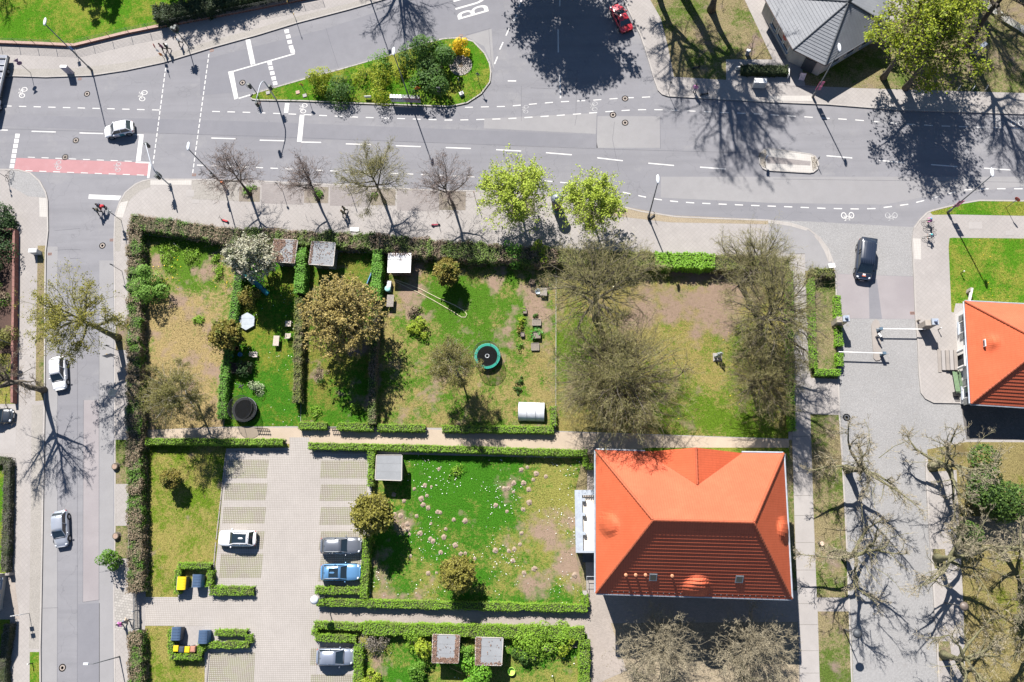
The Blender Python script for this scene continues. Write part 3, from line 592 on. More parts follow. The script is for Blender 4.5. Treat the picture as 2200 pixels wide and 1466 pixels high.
def window(mb_parent, c, w, h, nrm, org, panes=2, fm=None, gm=None, nm='window', out=.03):
    """window on a vertical wall; c centre on the wall plane, nrm outward"""
    nrm = Vector(nrm).normalized(); t = Vector((-nrm.y, nrm.x, 0)); c = Vector(c); rz = math.atan2(t.y, t.x)
    f = MB(org)
    for dx, dz, sx, sz in ((0, h / 2, w + .14, .08), (0, -h / 2, w + .14, .08), (-w / 2, 0, .08, h - .08), (w / 2, 0, .08, h - .08)):
        p = c + t * dx + nrm * out; f.box((p.x, p.y, p.z + dz), (sx, .1, sz), rz)
    fo = f.obj(nm, fm or FRAMEW, mb_parent)
    for k in range(panes):
        p = c + t * ((k + .5) / panes - .5) * w + nrm * .012; MB(org).box((p.x, p.y, p.z), (w / panes - .06, .02, h - .1), rz).obj('pane', gm or GLASS, fo)
    p = c + nrm * .12; MB(org).box((p.x, p.y, p.z - h / 2 - .08), (w + .3, .24, .05), rz).obj('sill', ZINC, fo)
    return fo
# ---- the large house with the hipped clay roof
def big_house():
    cx, cy, rz = 13.0, 1.27, R_(-1.4); ax = Vector((math.cos(rz), math.sin(rz), 0)); ay = Vector((-ax.y, ax.x, 0)); org = Vector((cx, cy, ZB))
    def L(x, y, z): return Vector((cx, cy, 0)) + ax * x + ay * y + Vector((0, 0, z))
    hw, hd, ez, rzh, hl = 9.6, 7.12, 7.9, 15.2, 4.6
    t = thing('house', 'large house with hipped orange clay tile roof beside the concrete footpath', 'house', org)
    w = MB(org); wl = [L(sx * (hw - .55), sy * (hd - .55), 0) for sx, sy in ((-1, -1), (1, -1), (1, 1), (-1, 1))]
    w.prism(wl, ZB, ez + .15).obj('wall', WALLW, t)
    for sgn, nx in ((-1, 6), (1, 6)):
        for i in range(nx):
            for z in (2.2, 5.4): window(t, L(-7.2 + i * 2.9, sgn * (hd - .55), z), 1.1, 1.6, ay * sgn, org)
    for sgn in (-1, 1):
        for i in range(4):
            for z in (2.2, 5.4):
                if sgn < 0 and z < 3 and i in (1, 2): continue
                window(t, L(sgn * (hw - .55), -4.8 + i * 3.2, z), 1.1, 1.6, ax * sgn, org)
    rf = MB(org); e = [L(-hw, -hd, ez), L(hw, -hd, ez), L(hw, hd, ez), L(-hw, hd, ez)]; r0, r1 = L(-hl, 0, rzh), L(hl, 0, rzh); dz = Vector((0, 0, .12))
    rf.add([p - dz for p in e + [r0, r1]], [(3, 2, 1, 0), (0, 1, 5, 4), (1, 2, 5), (2, 3, 4, 5), (3, 0, 4)])
    roof = rf.obj('roof', RT_R, t)
    def bmp(cs):
        def f(p):
            h = 0
            for c, sx, sy, hh in cs:
                d = p - c; a = d.dot(ax) / sx; b = d.dot(ay) / sy; q = a * a + b * b
                if q < 4: h += hh * math.exp(-(q * 1.1) ** 2)
            return h
        return f
    nF = (e[1] - e[0]).cross(r0 - e[0]).normalized(); nL = (e[0] - e[3]).cross(r0 - e[3]).normalized(); nR = (e[2] - e[1]).cross(r1 - e[1]).normalized(); nB = (e[3] - e[2]).cross(r1 - e[2]).normalized()
    bF = on_plane(1495, 1262, e[0], nF); bL = on_plane(1308, 1128, e[3], nL); bR = on_plane(1682, 1138, e[1], nR)
    roof_face('roof_tiles', e[0], e[1], r1, r0, 22, RT_X, roof, org, .10, 60, bmp([(bF, 1.1, .95, .95)]))
    roof_face('roof_tiles', e[1], e[2], r1, r1, 20, RT_Y, roof, org, .035, 30, bmp([(bR, .8, 1.0, .7)]))
    roof_face('roof_tiles', e[2], e[3], r0, r1, 24, RT_X, roof, org, .02)
    roof_face('roof_tiles', e[3], e[0], r0, r0, 20, RT_Y, roof, org, .03, 30, bmp([(bL, .8, 1.0, .7)]))
    zg = min((abs((P(1498, 1042, z) - e[2]).dot(nB)), z) for z in np.linspace(8.2, 14, 300))[1]
    G1, G0 = P(1498, 1042, zg), P(1495, 962, zg); vl, vr = P(1386, 973, ez), P(1594, 974, ez); up = Vector((0, 0, .05))
    vl = vl - nB * ((vl - e[2]).dot(nB)); vr = vr - nB * ((vr - e[2]).dot(nB))
    fl = Vector((vl.x, vl.y + .25, ez - .1)); fr = Vector((vr.x, vr.y + .25, ez - .1))
    roof_face('roof_tiles', vl, vl, G0, G1 + up, 12, RT_Y, roof, org, .035); roof_face('roof_tiles', vr, vr, G1 + up, G0, 12, RT_Y, roof, org, .035)
    MB(org).add([vl, vr, G0, vl - Vector((0, 0, 1)), vr - Vector((0, 0, 1))], [(0, 2, 1), (0, 1, 4, 3)]).obj('gable_wall', WALLW, t)
    rc = MB(org)
    for a, b in ((e[0], r0), (e[3], r0), (e[1], r1), (e[2], r1), (r0, r1), (G0, G1)): ridge_caps(rc, a + Vector((0, 0, .05)), b + Vector((0, 0, .05)))
    rc.obj('ridge_tiles', RT_R, roof)['kind'] = 'stuff'
    for i, (a, b) in enumerate(((e[0], e[1]), (e[1], e[2]), (e[3], e[0]))):
        d = (b - a).normalized(); nn = Vector((d.y, -d.x, 0)) * .12; MB(org).tube([a + nn - Vector((0, 0, .08)), b + nn - Vector((0, 0, .08))], .10, 8).obj('gutter', ZINC, roof)
    for a, b in ((e[3], vl), (vr, e[2])):
        d = (b - a).normalized(); nn = Vector((-d.y, d.x, 0)) * .12; MB(org).tube([a + nn - Vector((0, 0, .08)), b + nn - Vector((0, 0, .08))], .10, 8).obj('gutter', ZINC, roof)
    for px, py in ((1344, 1231), (1365, 1231), (1386, 1231), (1443, 1233)):
        p = on_plane(px, py + 4, e[0], nF); v = MB(org).cyl((p.x, p.y, p.z - .1), .10, .42, 8).obj('vent_pipe', RT_R, roof); MB(org).lathe([(.15, .30), (.17, .38), (.0, .46)], (p.x, p.y, p.z), 8).obj('cap', plain('clay_cap', (.42, .19, .10), .7), v)
    for px, py in ((1403, 1239), (1588, 1243)):
        p = on_plane(px, py, e[0], nF); u = (e[1] - e[0]).normalized(); vv = nF.cross(u)
        def sl(k, h): return [p + u * (a * .33 * k) + vv * (b * .42 * k) + nF * h for a, b in ((-1, -1), (1, -1), (1, 1), (-1, 1))]
        o = MB(org).add(sl(1.15, .0) + sl(1.15, .14), [(4, 5, 6, 7), (0, 1, 5, 4), (1, 2, 6, 5), (2, 3, 7, 6), (3, 0, 4, 7)]).obj('roof_window', METAL, roof); MB(org).poly(sl(.85, .15)).obj('pane', GLASS, o)
    hk = [MB(org) for _ in range(1)][0]
    for i in range(34):
        for sgn in (-1, 1):
            q = e[0].lerp(e[1], (i + .5) / 34) if sgn < 0 else None
            if q: hk.box((q + (r0 - e[0]).normalized() * .35 + nF * .08), (.05, .05, .1))
        q = e[3].lerp(e[0], (i + .5) / 34); hk.box(q + Vector((.28, 0, .36)), (.05, .05, .1)); q = e[1].lerp(e[2], (i + .5) / 34); hk.box(q + Vector((-.28, 0, .36)), (.05, .05, .1))
    hk.obj('snow_guards', METAL, roof)['kind'] = 'stuff'
    MB(org).box(L(-hl - 2.2, 1.2, 13.2), (.02, .02, .02)).obj('roof_hook', METAL, roof)
    # annex on the west side
    z = 3.3; c = pxpoly([(1237, 1054), (1290, 1053), (1290, 1187), (1237, 1188)], z); a0, a2 = c[3], c[1]
    an = thing('annex', 'flat roofed zinc edged annex against the west wall of the orange roofed house', 'annex', (a0.x, a0.y, ZB)); o2 = an.location
    x0, x1, y0, y1 = a0.x, 3.95, a0.y, a2.y
    MB(o2).prism([(x0 + .1, y0 + .1), (x1, y0 + .1), (x1, y1 - .1), (x0 + .1, y1 - .1)], ZB, 2.95).obj('wall', WALLW, an)
    MB(o2).box(((x0 + x1) / 2, (y0 + y1) / 2, 3.0), (x1 - x0 - .2, y1 - y0 - .2, .12)).obj('terrace_floor', plain('terrace_beige', (.52, .475, .42), .9, .06), an)
    for bx, by, sx, sy in ((x0 + .4, (y0 + y1) / 2, .8, y1 - y0), ((x0 + .8 + x1) / 2, y1 - .28, x1 - x0 - .8, .56), ((x0 + .8 + x1) / 2, y0 + .12, x1 - x0 - .8, .24)): MB(o2).box((bx, by, 3.22), (sx - .004, sy, .4)).obj('parapet', ZINC, an)
    for i, yy in enumerate((y1 - 1.05, y1 - 2.6, y1 - 4.6)):
        MB(o2).box((x0 + .95, yy, 3.42), (.3, .34, .5)).obj('parapet_pier', ZINC, an); 
    for i in range(9): MB(o2).box((x1 - .15 - i * .19, y0 + .3, 3.2), (.09, .16, .5)).obj('baluster', FRAMEW, an)
    for i in range(9): MB(o2).box((x1 - .15 - i * .19, y1 - .66, 3.2), (.09, .16, .5)).obj('baluster', WOODP, an)
    for i in range(3): MB(o2).box(((x0 + x1) / 2 + .35, y0 - .25 - .32 * i, ZB + .3 - .1 * i), (x1 - x0 - .9, .36, .62 - .2 * i)).obj('step', DGREY, an)
    st = P(1262, 1240, ZB); sr = thing('basement_stair', 'sunken stair with railing at the southwest corner of the orange roofed house', 'stairwell', st)
    for i in range(4): MB().box((.55, -.2 - .3 * i, .02 - .0 * i), (1.1, .28, .05 + .03 * i)).obj('step', CONCD, sr)
    MB().tube([(-.1, .1, 0), (-.1, .1, .95), (1.1, .1, .95), (1.1, .1, 0)], .03, 6).tube([(-.1, .1, .95), (-.1, -1.3, .95), (-.1, -1.3, 0)], .03, 6).obj('railing', METAL, sr)
big_house()
# ---- gatehouse on the east edge
def gatehouse():
    ez = 3.5; tl, bl = P(2073, 648, ez), P(2086, 867, ez); v = (tl - bl); Dp = v.length; ay = v.normalized(); ax = Vector((ay.y, -ay.x, 0)); org = Vector((bl.x, bl.y, ZB)); Wd = 15.0
    t = thing('gatehouse', 'white walled gatehouse with orange hipped tile roof beside the barrier', 'house', org)
    def L(x, y, z): return Vector((bl.x, bl.y, 0)) + ax * x + ay * y + Vector((0, 0, z))
    MB(org).prism([L(.5, .5, 0), L(Wd - .5, .5, 0), L(Wd - .5, Dp - .5, 0), L(.5, Dp - .5, 0)], ZB, ez + .1).obj('wall', WALLW, t)
    e = [L(0, 0, ez), L(Wd, 0, ez), L(Wd, Dp, ez), L(0, Dp, ez)]; rh = ez + Dp / 2 * .86; r0, r1 = L(Dp * .47, Dp / 2, rh), L(Wd - Dp * .47, Dp / 2, rh); dz = Vector((0, 0, .1))
    roof = MB(org).add([p - dz for p in e + [r0, r1]], [(3, 2, 1, 0), (0, 1, 5, 4), (1, 2, 5), (2, 3, 4, 5), (3, 0, 4)]).obj('roof', RT_R, t)
    bc = L(1.7, Dp * .56, ez + 1.6)
    def bf(p):
        d = p - bc; q = (d.dot(ax) / .55) ** 2 + (d.dot(ay) / .8) ** 2; return .55 * math.exp(-q * 1.5) if q < 4 else 0
    roof_face('roof_tiles', e[0], e[1], r1, r0, 18, RT_X, roof, org, .06); roof_face('roof_tiles', e[1], e[2], r1, r1, 16, RT_Y, roof, org, .03); roof_face('roof_tiles', e[2], e[3], r0, r1, 18, RT_X, roof, org, .03); roof_face('roof_tiles', e[3], e[0], r0, r0, 16, RT_Y, roof, org, .03, 40, bf)
    rc = MB(org)
    for a, b in ((e[0], r0), (e[3], r0), (e[1], r1), (e[2], r1), (r0, r1)): ridge_caps(rc, a + dz * .5, b + dz * .5)
    rc.obj('ridge_tiles', RT_R, roof)
    for a, b in ((e[3], e[0]), (e[0], e[1]), (e[2], e[3])):
        d = (b - a).normalized(); nn = Vector((d.y, -d.x, 0)) * .11; MB(org).tube([a + nn - dz, b + nn - dz], .09, 8).obj('gutter', ZINC, roof)
    q = bc - ax * .62 + Vector((0, 0, .0)); dm = MB(org).box((q.x, q.y, q.z - .12), (.1, .8, .4), math.atan2(ax.y, ax.x)).obj('eyebrow_window', FRAMEW, roof); MB(org).box((q.x - .06, q.y, q.z - .12), (.02, .6, .26), math.atan2(ax.y, ax.x)).obj('pane', GLASS, dm)
    for fy in (.79, .14):
        c = L(.5, Dp * fy, 1.75); wo = window(t, c, 1.25, 1.5, -ax, org)
        for s in (-1, 1):
            p = c + ay * s * 1.1 - ax * .05; MB(org).box((p.x, p.y, p.z), (.07, .62, 1.5), math.atan2(ax.y, ax.x)).obj('shutter', SHUT, t)
    c = L(.5, Dp * .47, 1.3); p = c - ax * .04; d = MB(org).box((p.x, p.y, 1.35), (.1, 1.2, 2.3), math.atan2(ax.y, ax.x)).obj('door', DGREY, t); q = p - ax * .08 + ay * .45; MB(org).box((q.x, q.y, 1.2), (.06, .05, .18)).obj('handle', METAL, d)
    for s in (-1, 1): q = c + ay * s * .95 - ax * .3; MB(org).tube([q + Vector((0, 0, -1.2)), q + Vector((0, 0, 1.5))], .16, 10).obj('door_pier', FRAMEW, t)
    q = c - ax * .3; MB(org).box((q.x, q.y, 2.95), (.75, 2.3, .2), math.atan2(ax.y, ax.x)).obj('door_hood', FRAMEW, t)
    # steps
    for i in range(5):
        q = c - ax * (.55 + i * .38); MB(org).box((q.x, q.y, ZB + .36 - .08 * i), (.36, 2.3 + (.5 if i == 4 else 0), .7 - .16 * i), math.atan2(ax.y, ax.x)).obj('step', CONC if i % 2 else CONCD, t)
gatehouse()
# ---- polygonal pavilion with the grey roof
def pavilion():
    ez = 3.4; E_ = [P(x, y, ez) for x, y in ((1640, -8), (1704, 107), (1773, 141), (1912, 57), (1905, -75), (1800, -130), (1690, -90))]; apex = P(1824, 4, 6.4)
    cen = sum(E_, Vector()) / len(E_); org = Vector((cen.x, cen.y, ZB)); t = thing('pavilion', 'low pavilion with many sided grey tiled roof under a leafy tree', 'pavilion', org)
    ws = [Vector((cen.x, cen.y, 0)).lerp(Vector((p.x, p.y, 0)), .93) for p in E_]
    MB(org).prism(ws, ZB, ez + .05).obj('wall', WALLB, t)
    n = len(E_); rb = MB(org); rb.add([p - Vector((0, 0, .14)) for p in E_] + [apex - Vector((0, 0, .14))], [(i, (i + 1) % n, n) for i in range(n)] + [tuple(range(n))]); roof = rb.obj('roof', DGREY, t)
    for i in range(n):
        a, b = E_[i], E_[(i + 1) % n]; d = (b - a).normalized(); rot = -math.atan2(d.y, d.x)
        m = tilemat('grey_roof_tiles_%d' % i, (.15, .158, .172), (.185, .192, .205), w=.42, rot=rot, rough=.5)
        roof_face('roof_tiles', a, b, apex, apex, 20, m, roof, org, .05)
        nn = Vector((d.y, -d.x, 0)) * (.1 if (a + b).length else 0); MB(org).tube([a - Vector((0, 0, .06)), b - Vector((0, 0, .06))], .08, 7).obj('gutter', plain('gutter_brown', (.10, .07, .06), .5), roof)
    rc = MB(org)
    for p in E_: ridge_caps(rc, p + Vector((0, 0, .06)), apex + Vector((0, 0, .06)), .1)
    rc.obj('ridge_tiles', DGREY, roof); MB(org).lathe([(.25, 0), (.2, .15), (.06, .5), (0, .6)], apex, 8).obj('finial', DGREY, roof)
    for a, b, us in ((ws[0], ws[1], (.40, .62, .82)), (ws[2], ws[3], (.25, .5, .75))):
        d = (b - a).normalized(); nn = Vector((d.y, -d.x, 0))
        if nn.dot(a - Vector((cen.x, cen.y, 0))) < 0: nn = -nn
        for u in us:
            c = a.lerp(b, u); c.z = 1.75; window(t, c, 1.25, 1.4, nn, org, 1, FRAMEW)
    a, b = ws[0], ws[1]; d = (b - a).normalized(); nn = Vector((d.y, -d.x, 0)); nn = nn if nn.x < 0 else -nn; q = a.lerp(b, .72) + nn * .03
    s = MB(org).tube([(q.x, q.y, 2.3), (q.x + nn.x * .06, q.y + nn.y * .06, 2.3)], .4, 18).obj('round_sign', plain('sign_red', (.42, .06, .05), .5), t)
    q = (ws[1].lerp(ws[2], .62)); dd = (ws[2] - ws[1]).normalized(); nn = Vector((dd.y, -dd.x, 0)); nn = nn if nn.y < 0 else -nn; q = q + nn * .05
    MB(org).box((q.x, q.y, 1.25), (1.5, .1, 2.3), math.atan2(dd.y, dd.x)).obj('door', DGREY, t)
    q = q + nn * 1.2; fl = thing('a_board', 'small standing advertising board at the pavilion entrance', 'sign', (q.x, q.y, ZB + .007), math.atan2(dd.y, dd.x) + .4)
    for s in (-1, 1): MB().add([(-.35, s * .35, 0), (.35, s * .35, 0), (.35, s * .03, 1.1), (-.35, s * .03, 1.1)], [(0, 1, 2, 3)] if s < 0 else [(3, 2, 1, 0)]).obj('panel', plain('poster_print', (.5, .42, .45), .6, .4, 6), fl)
pavilion()
# low white wall planter in front of the pavilion
pw = thing('planter_wall', 'low white edged planter wall around a dark hedge by the pavilion', 'wall', P(1583, 146, ZB)); o_ = pw.location
for a, b in (((1583, 143.5), (1697, 143.5)), ((1696, 143.5), (1695, 162))):
    p, q = P(*a, .8), P(*b, .8); d = q - p; MB(o_).box(((p.x + q.x) / 2, (p.y + q.y) / 2, .46), (d.length + .1, .14, .68), math.atan2(d.y, d.x)).obj('wall_panel', WALLW, pw)
# ---- house beyond the west edge, its shadow on the pavement
def west_house():
    c = P(16, 1232, ZB), P(16, 1312, ZB); y1, y0 = c[0].y, c[1].y; x1 = c[0].x; org = Vector((x1 - 6, (y0 + y1) / 2, ZB))
    t = thing('house', 'plain rendered house mostly beyond the west edge of the picture', 'house', org)
    MB(org).prism([(x1 - 12, y0), (x1, y0), (x1, y1), (x1 - 12, y1)], ZB, 6.2).obj('wall', WALLB, t)
    ym = (y0 + y1) / 2; z = 6.2
    roof_face('roof_tiles', (x1 - 12.3, y0 - .3, z), (x1 + .3, y0 - .3, z), (x1 + .3, ym, z + 1.4), (x1 - 12.3, ym, z + 1.4), 10, RT_X, t, org, .03); roof_face('roof_tiles', (x1 + .3, y1 + .3, z), (x1 - 12.3, y1 + .3, z), (x1 - 12.3, ym, z + 1.4), (x1 + .3, ym, z + 1.4), 10, RT_X, t, org, .03)
    for i in range(2):
        for zz in (1.8, 4.5): window(t, (x1, y0 + 1.2 + i * 1.8, zz), 1.0, 1.3, (1, 0, 0), org)
west_house()
# ---- garden sheds
rngs = np.random.default_rng(5)
def shed(label, quad, z, roofm, wallm, rim=True, litter=None, over=.18):
    c = pxpoly(quad, z); cen = sum(c, Vector()) / 4; org = Vector((cen.x, cen.y, ZB)); t = thing('garden_shed', label, 'shed', org, 0, 'flat roofed garden sheds')
    ws = [p.lerp(cen, over) for p in c]; MB(org).prism(ws, ZB, z - .06).obj('wall', wallm, t)
    MB(org).prism(c, z - .1, z, True).obj('roof', roofm, t)
    if rim:
        for i in range(4):
            a, b = c[i], c[(i + 1) % 4]; d = b - a; MB(org).box(((a.x + b.x) / 2, (a.y + b.y) / 2, z - .03), (d.length - .1, .07, .16), math.atan2(d.y, d.x)).obj('roof_edge', plain('edge_board', (.36, .33, .30), .7, .15), t)
    a, b = ws[2], ws[3]; d = (b - a).normalized(); m = (a + b) / 2; nn = Vector((d.y, -d.x, 0)); nn = nn if nn.dot(m - cen) > 0 else -nn; q = m + nn * .03
    dr = MB(org).box((q.x, q.y, ZB + .95), (.9, .06, 1.85), math.atan2(d.y, d.x)).obj('door', WOODD, t); q = q + nn * .06 + d * .35; MB(org).box((q.x, q.y, ZB + .95), (.05, .06, .2)).obj('handle', METAL, dr)
    if litter:
        n, f = litter; pts = []
        while len(pts) < n:
            u, v = rngs.random(2)
            if f(u, v) > rngs.random(): p = c[0].lerp(c[1], u).lerp(c[3].lerp(c[2], u), v); pts.append((p.x - org.x, p.y - org.y, z + .03 + rngs.random() * .05 - org.z))
        V, F = leaves_geo(rngs, np.array(pts), np.full(n, .13), flat=1.0, aspect=.8); lo_ = link('leaf_litter', fast_mesh('leaf_litter', V, F, LITTER), t); lo_['kind'] = 'stuff'
    for i in range(1, 3):
        a = c[0].lerp(c[3], i / 3); b = c[1].lerp(c[2], i / 3); MB(org).strip([a, b], .05, z + .006 - 0).obj('roof_seam', plain('felt_seam', (.16, .165, .17), .9), t)
shed('shed half covered in dead leaves beside the white blossom tree', [(589, 514), (640, 516), (633, 566), (582, 562)], 2.3, FELT, WOODG, True, (1500, lambda u, v: 1.0 if u < .42 + .1 * math.sin(9 * v) else (.7 if u > .85 else .12)))
shed('grey felt roofed shed with leaves along one edge next to the conifer hedge', [(670, 519), (721, 522), (716, 572), (663, 568)], 2.3, FELT, WOODG, True, (260, lambda u, v: 1.0 if u < .1 else .06))
shed('shed with a bright white roof casting a square shadow', [(834, 544), (884, 544), (882, 586), (832, 586)], 2.05, FELTW, plain('shed_brown', (.14, .095, .08), .8), False, (90, lambda u, v: .9 if v < .14 else .02))
shed('plain grey roofed shed at the corner of the daisy lawn', [(809, 978), (864, 978), (863, 1033), (806, 1031)], 2.25, FELT, plain('shed_grey', (.19, .20, .21), .8), True)
shed('shed with dead leaves along all its roof edges in the southern plot', [(930, 1363), (988, 1365), (985, 1425), (928, 1424)], 2.3, FELT, WOODG, True, (1300, lambda u, v: 1.0 if (u < .16 or u > .84 or v > .82) else .01))
shed('shed with one open roof seam beside the bright green bush', [(1022, 1369), (1081, 1371), (1078, 1430), (1021, 1429)], 2.3, FELT, WOODG, True, (700, lambda u, v: 1.0 if u < .2 else (.4 if v > .9 else .01)))
# ------------------------------------------------------------------ trees
BARK = plain('bark_grey_brown', (.085, .072, .055), .95, .35, 5)
BARKM = plain('bark_mossy', (.12, .115, .06), .95, .4, 4)
BARKD = plain('bark_dark', (.05, .042, .034), .95, .35, 5)
BARKB = plain('bark_birch', (.40, .37, .33), .8, .4, 5)
TWIG = leafmat('twigs_brown', (.10, .082, .058), (.185, .15, .105), trans=0, rough=.9)
TWIGR = leafmat('twigs_reddish', (.13, .098, .085), (.22, .17, .145), trans=0, rough=.9)
TWIGO = leafmat('twigs_olive', (.14, .125, .06), (.25, .22, .11), trans=0, rough=.9)
TWIGL = leafmat('twigs_pale', (.19, .165, .11), (.33, .285, .20), trans=0, rough=.9)
LIME = leafmat('leaves_lime', (.24, .33, .03), (.42, .50, .07))
SPRING = leafmat('leaves_spring', (.14, .20, .012), (.31, .35, .025))
YOUNG = leafmat('leaves_yellow_green', (.15, .15, .018), (.27, .25, .04))
OLIVE = leafmat('leaves_olive', (.11, .12, .026), (.23, .22, .06))
GOLD = leafmat('leaves_golden', (.20, .16, .04), (.46, .36, .13))
BRONZE = leafmat('leaves_bronze', (.13, .125, .018), (.29, .265, .055))
MAHO = leafmat('leaves_russet', (.13, .11, .022), (.28, .23, .05), (.12, .15, .025), (.5, .6), .8)
GREENB = leafmat('leaves_bright', (.06, .15, .012), (.14, .27, .03))
GREEND = leafmat('leaves_dark', (.012, .032, .009), (.04, .085, .02))
GREENM = leafmat('leaves_mid', (.03, .075, .012), (.075, .15, .025))
BLOOM = leafmat('blossom_white', (.34, .33, .22), (.62, .60, .48), (.11, .15, .05), (.5, .62), 1.2)
YELL = leafmat('blossom_yellow', (.45, .30, .01), (.70, .48, .015))
YELG = leafmat('blossom_yellow_green', (.13, .20, .014), (.34, .36, .02))
BIRCH = leafmat('leaves_birch', (.10, .10, .02), (.20, .185, .05))

def kids(rng, p, d, L, k, tmin, ang, lf, up=.1, spread=.25):
    n = len(p); idx = np.repeat(np.arange(n), k); t = rng.uniform(tmin, 1.0, n * k)
    q = p[idx] + d[idx] * (L[idx] * t)[:, None]; perp = unit(np.cross(d[idx], rng.normal(0, 1, (n * k, 3))))
    a = np.radians(rng.normal(ang, ang * spread, n * k))[:, None]
    nd = d[idx] * np.cos(a) + perp * np.sin(a); nd[:, 2] += up; nd = unit(nd)
    return q, nd, L[idx] * lf * rng.uniform(.55, 1.25, n * k) * (1.15 - .5 * t)
def gen_tree(seed, H, R, tr, hb=.3, limbs=8, nb=7, nt=7, nf=5, el=(25, 65), up=.12, twig_r=.012, wob=.12, leaf=None, lsize=.16, lper=2, ljit=.12, droop=0.0, trunk_top=.75, lean=(0, 0), weep=False, tl=.40, fill=90, lflat=.35):
    rng = np.random.default_rng(seed); zc = (hb * H + H) / 2; rz = (H - hb * H) / 2 * 1.05
    def reach(p, d):
        q = (p - np.array([0, 0, zc])) / np.array([R, R, rz]); e = d / np.array([R, R, rz]); A_ = e @ e; B_ = q @ e; C_ = q @ q - 1
        disc = max(B_ * B_ - A_ * C_, 0); return max((-B_ + math.sqrt(disc)) / A_, .25 * R)
    tubes = []; pts = [np.zeros(3)]; d = np.array([lean[0], lean[1], 1.0]); n = 7; Ht = H * trunk_top
    for i in range(n):
        d = unit(d + np.append(rng.normal(0, wob * .5, 2), .25)); pts.append(pts[-1] + d * Ht / n)
    tp = np.array(pts); trad = [tr * (1.35 if i == 0 else 1 - .72 * i / n) for i in range(n + 1)]; tubes.append((tp, trad))
    def along(tp, t):
        x = t * (len(tp) - 1); i = min(int(x), len(tp) - 2); return tp[i] + (tp[i + 1] - tp[i]) * (x - i)
    P3, D3, L3 = [], [], []
    az0 = rng.uniform(0, 6.28)
    for k in range(limbs):
        f = (k + .5) / limbs; t = hb / trunk_top + (1 - hb / trunk_top) * f * .98; p = along(tp, min(t, 1)); az = az0 + k * 2.4 + rng.normal(0, .25); e = R_(el[0] + (el[1] - el[0]) * f + rng.normal(0, 7))
        d = np.array([math.cos(az) * math.cos(e), math.sin(az) * math.cos(e), math.sin(e)]); Lm = reach(p, d) * rng.uniform(.78, .98); q = [p]; m = 6
        for i in range(m):
            d = unit(d + rng.normal(0, wob, 3) + np.array([0, 0, up * .5])); q.append(q[-1] + d * Lm / m)
        q = np.array(q); r0 = tr * (.60 - .25 * f); tubes.append((q, [max(r0 * (1 - .82 * i / m), .018) for i in range(m + 1)]))
        for j in range(nb):
            tt = rng.uniform(.22, 1.0) if j else 1.0; s = along(q, tt); dl = unit(along(q, min(tt + .1, 1)) - along(q, max(tt - .15, 0))); perp = unit(np.cross(dl, rng.normal(0, 1, 3))); a = R_(rng.normal(42, 12))
            bd = unit(dl * math.cos(a) + perp * math.sin(a) + np.array([0, 0, up])); bl = min(Lm * .5 * (1.2 - .6 * tt), reach(s, bd) * .85) * rng.uniform(.6, 1.1); g = [s]; mm = 4
            for i in range(mm):
                bd = unit(bd + rng.normal(0, wob * 1.3, 3) + np.array([0, 0, up * .4 - droop])); g.append(g[-1] + bd * bl / mm)
                P3.append(g[-2]); D3.append(bd); L3.append(bl / mm)
            g = np.array(g); rb = max(r0 * .42 * (1.1 - .7 * tt), .018); tubes.append((g, [max(rb * (1 - .75 * i / mm), .010) for i in range(mm + 1)]))
    c0 = np.array([tp[-1][0] * .4, tp[-1][1] * .4, zc]); ph = rng.uniform(0, 6.28, 2)
    for k in range(fill):
        zz = 1 - 1.42 * (k + .5) / fill; a = k * 2.399963 + ph[0]; d = np.array([math.sqrt(max(0, 1 - zz * zz)) * math.cos(a), math.sqrt(max(0, 1 - zz * zz)) * math.sin(a), zz]); f = .86 + .10 * math.sin(3 * a + ph[0]) * math.sin(4 * zz + ph[1]) + rng.uniform(-.12, .08)
        e_ = c0 + d * np.array([R, R, rz]) * f; s_ = c0 + (e_ - c0) * rng.uniform(.18, .4) + np.array([0, 0, -.14 * rz]); g = [s_]
        for i in range(1, 4):
            u = i / 3; g.append(s_ + (e_ - s_) * u + np.array([0, 0, .10 * rz * math.sin(math.pi * u)]) + rng.normal(0, .03 * R, 3)); v_ = g[-1] - g[-2]; P3.append(g[-2]); D3.append(unit(v_)); L3.append(np.linalg.norm(v_))
        tubes.append((np.array(g), [max(tr * .09, .014) * x for x in (1.3, 1, .75, .5)]))
    mb = MB()
    for i, (q, r) in enumerate(tubes): mb.tube([tuple(x) for x in q], r, 9 if i == 0 else (6 if i <= limbs else 4), cap=(i == 0))
    p3, d3, l3 = np.array(P3), np.array(D3), np.array(L3)
    k3 = max(1, int(nt / 2)); q, dd, ll = kids(rng, p3, d3, np.maximum(l3, R * .1), k3, .0, 45, tl * 4, up - droop, .3)
    ll = np.clip(ll, .25, R * tl); dd2 = unit(dd + rng.normal(0, .25, dd.shape) + np.array([0, 0, (up - droop * 2.5)]))
    mid = q + dd * (ll * .55)[:, None]; end = mid + dd2 * (ll * .45)[:, None]
    twig_r *= 1.35; rr = np.full(len(q), twig_r); S = [(q, mid, rr, rr * .75), (mid, end, rr * .75, rr * .4)]
    ps, ds, ls = np.concatenate([q, mid]), np.concatenate([dd, dd2]), np.concatenate([ll * .55, ll * .45])
    q4, d4, l4 = kids(rng, ps, ds, ls * 1.4, max(1, int(round(nf * .9))), .1, 42, .75, up * .6 - droop * 1.5, .35)
    if weep: d4 = unit(d4 + np.array([0, 0, -1.0]))
    e4 = q4 + d4 * l4[:, None]; sd_ = unit(np.cross(d4, rng.normal(0, 1, d4.shape))) * (twig_r * 1.15)
    p0 = np.concatenate([s[0] for s in S]); p1 = np.concatenate([s[1] for s in S]); ra = np.concatenate([s[2] for s in S]); rb = np.concatenate([s[3] for s in S])
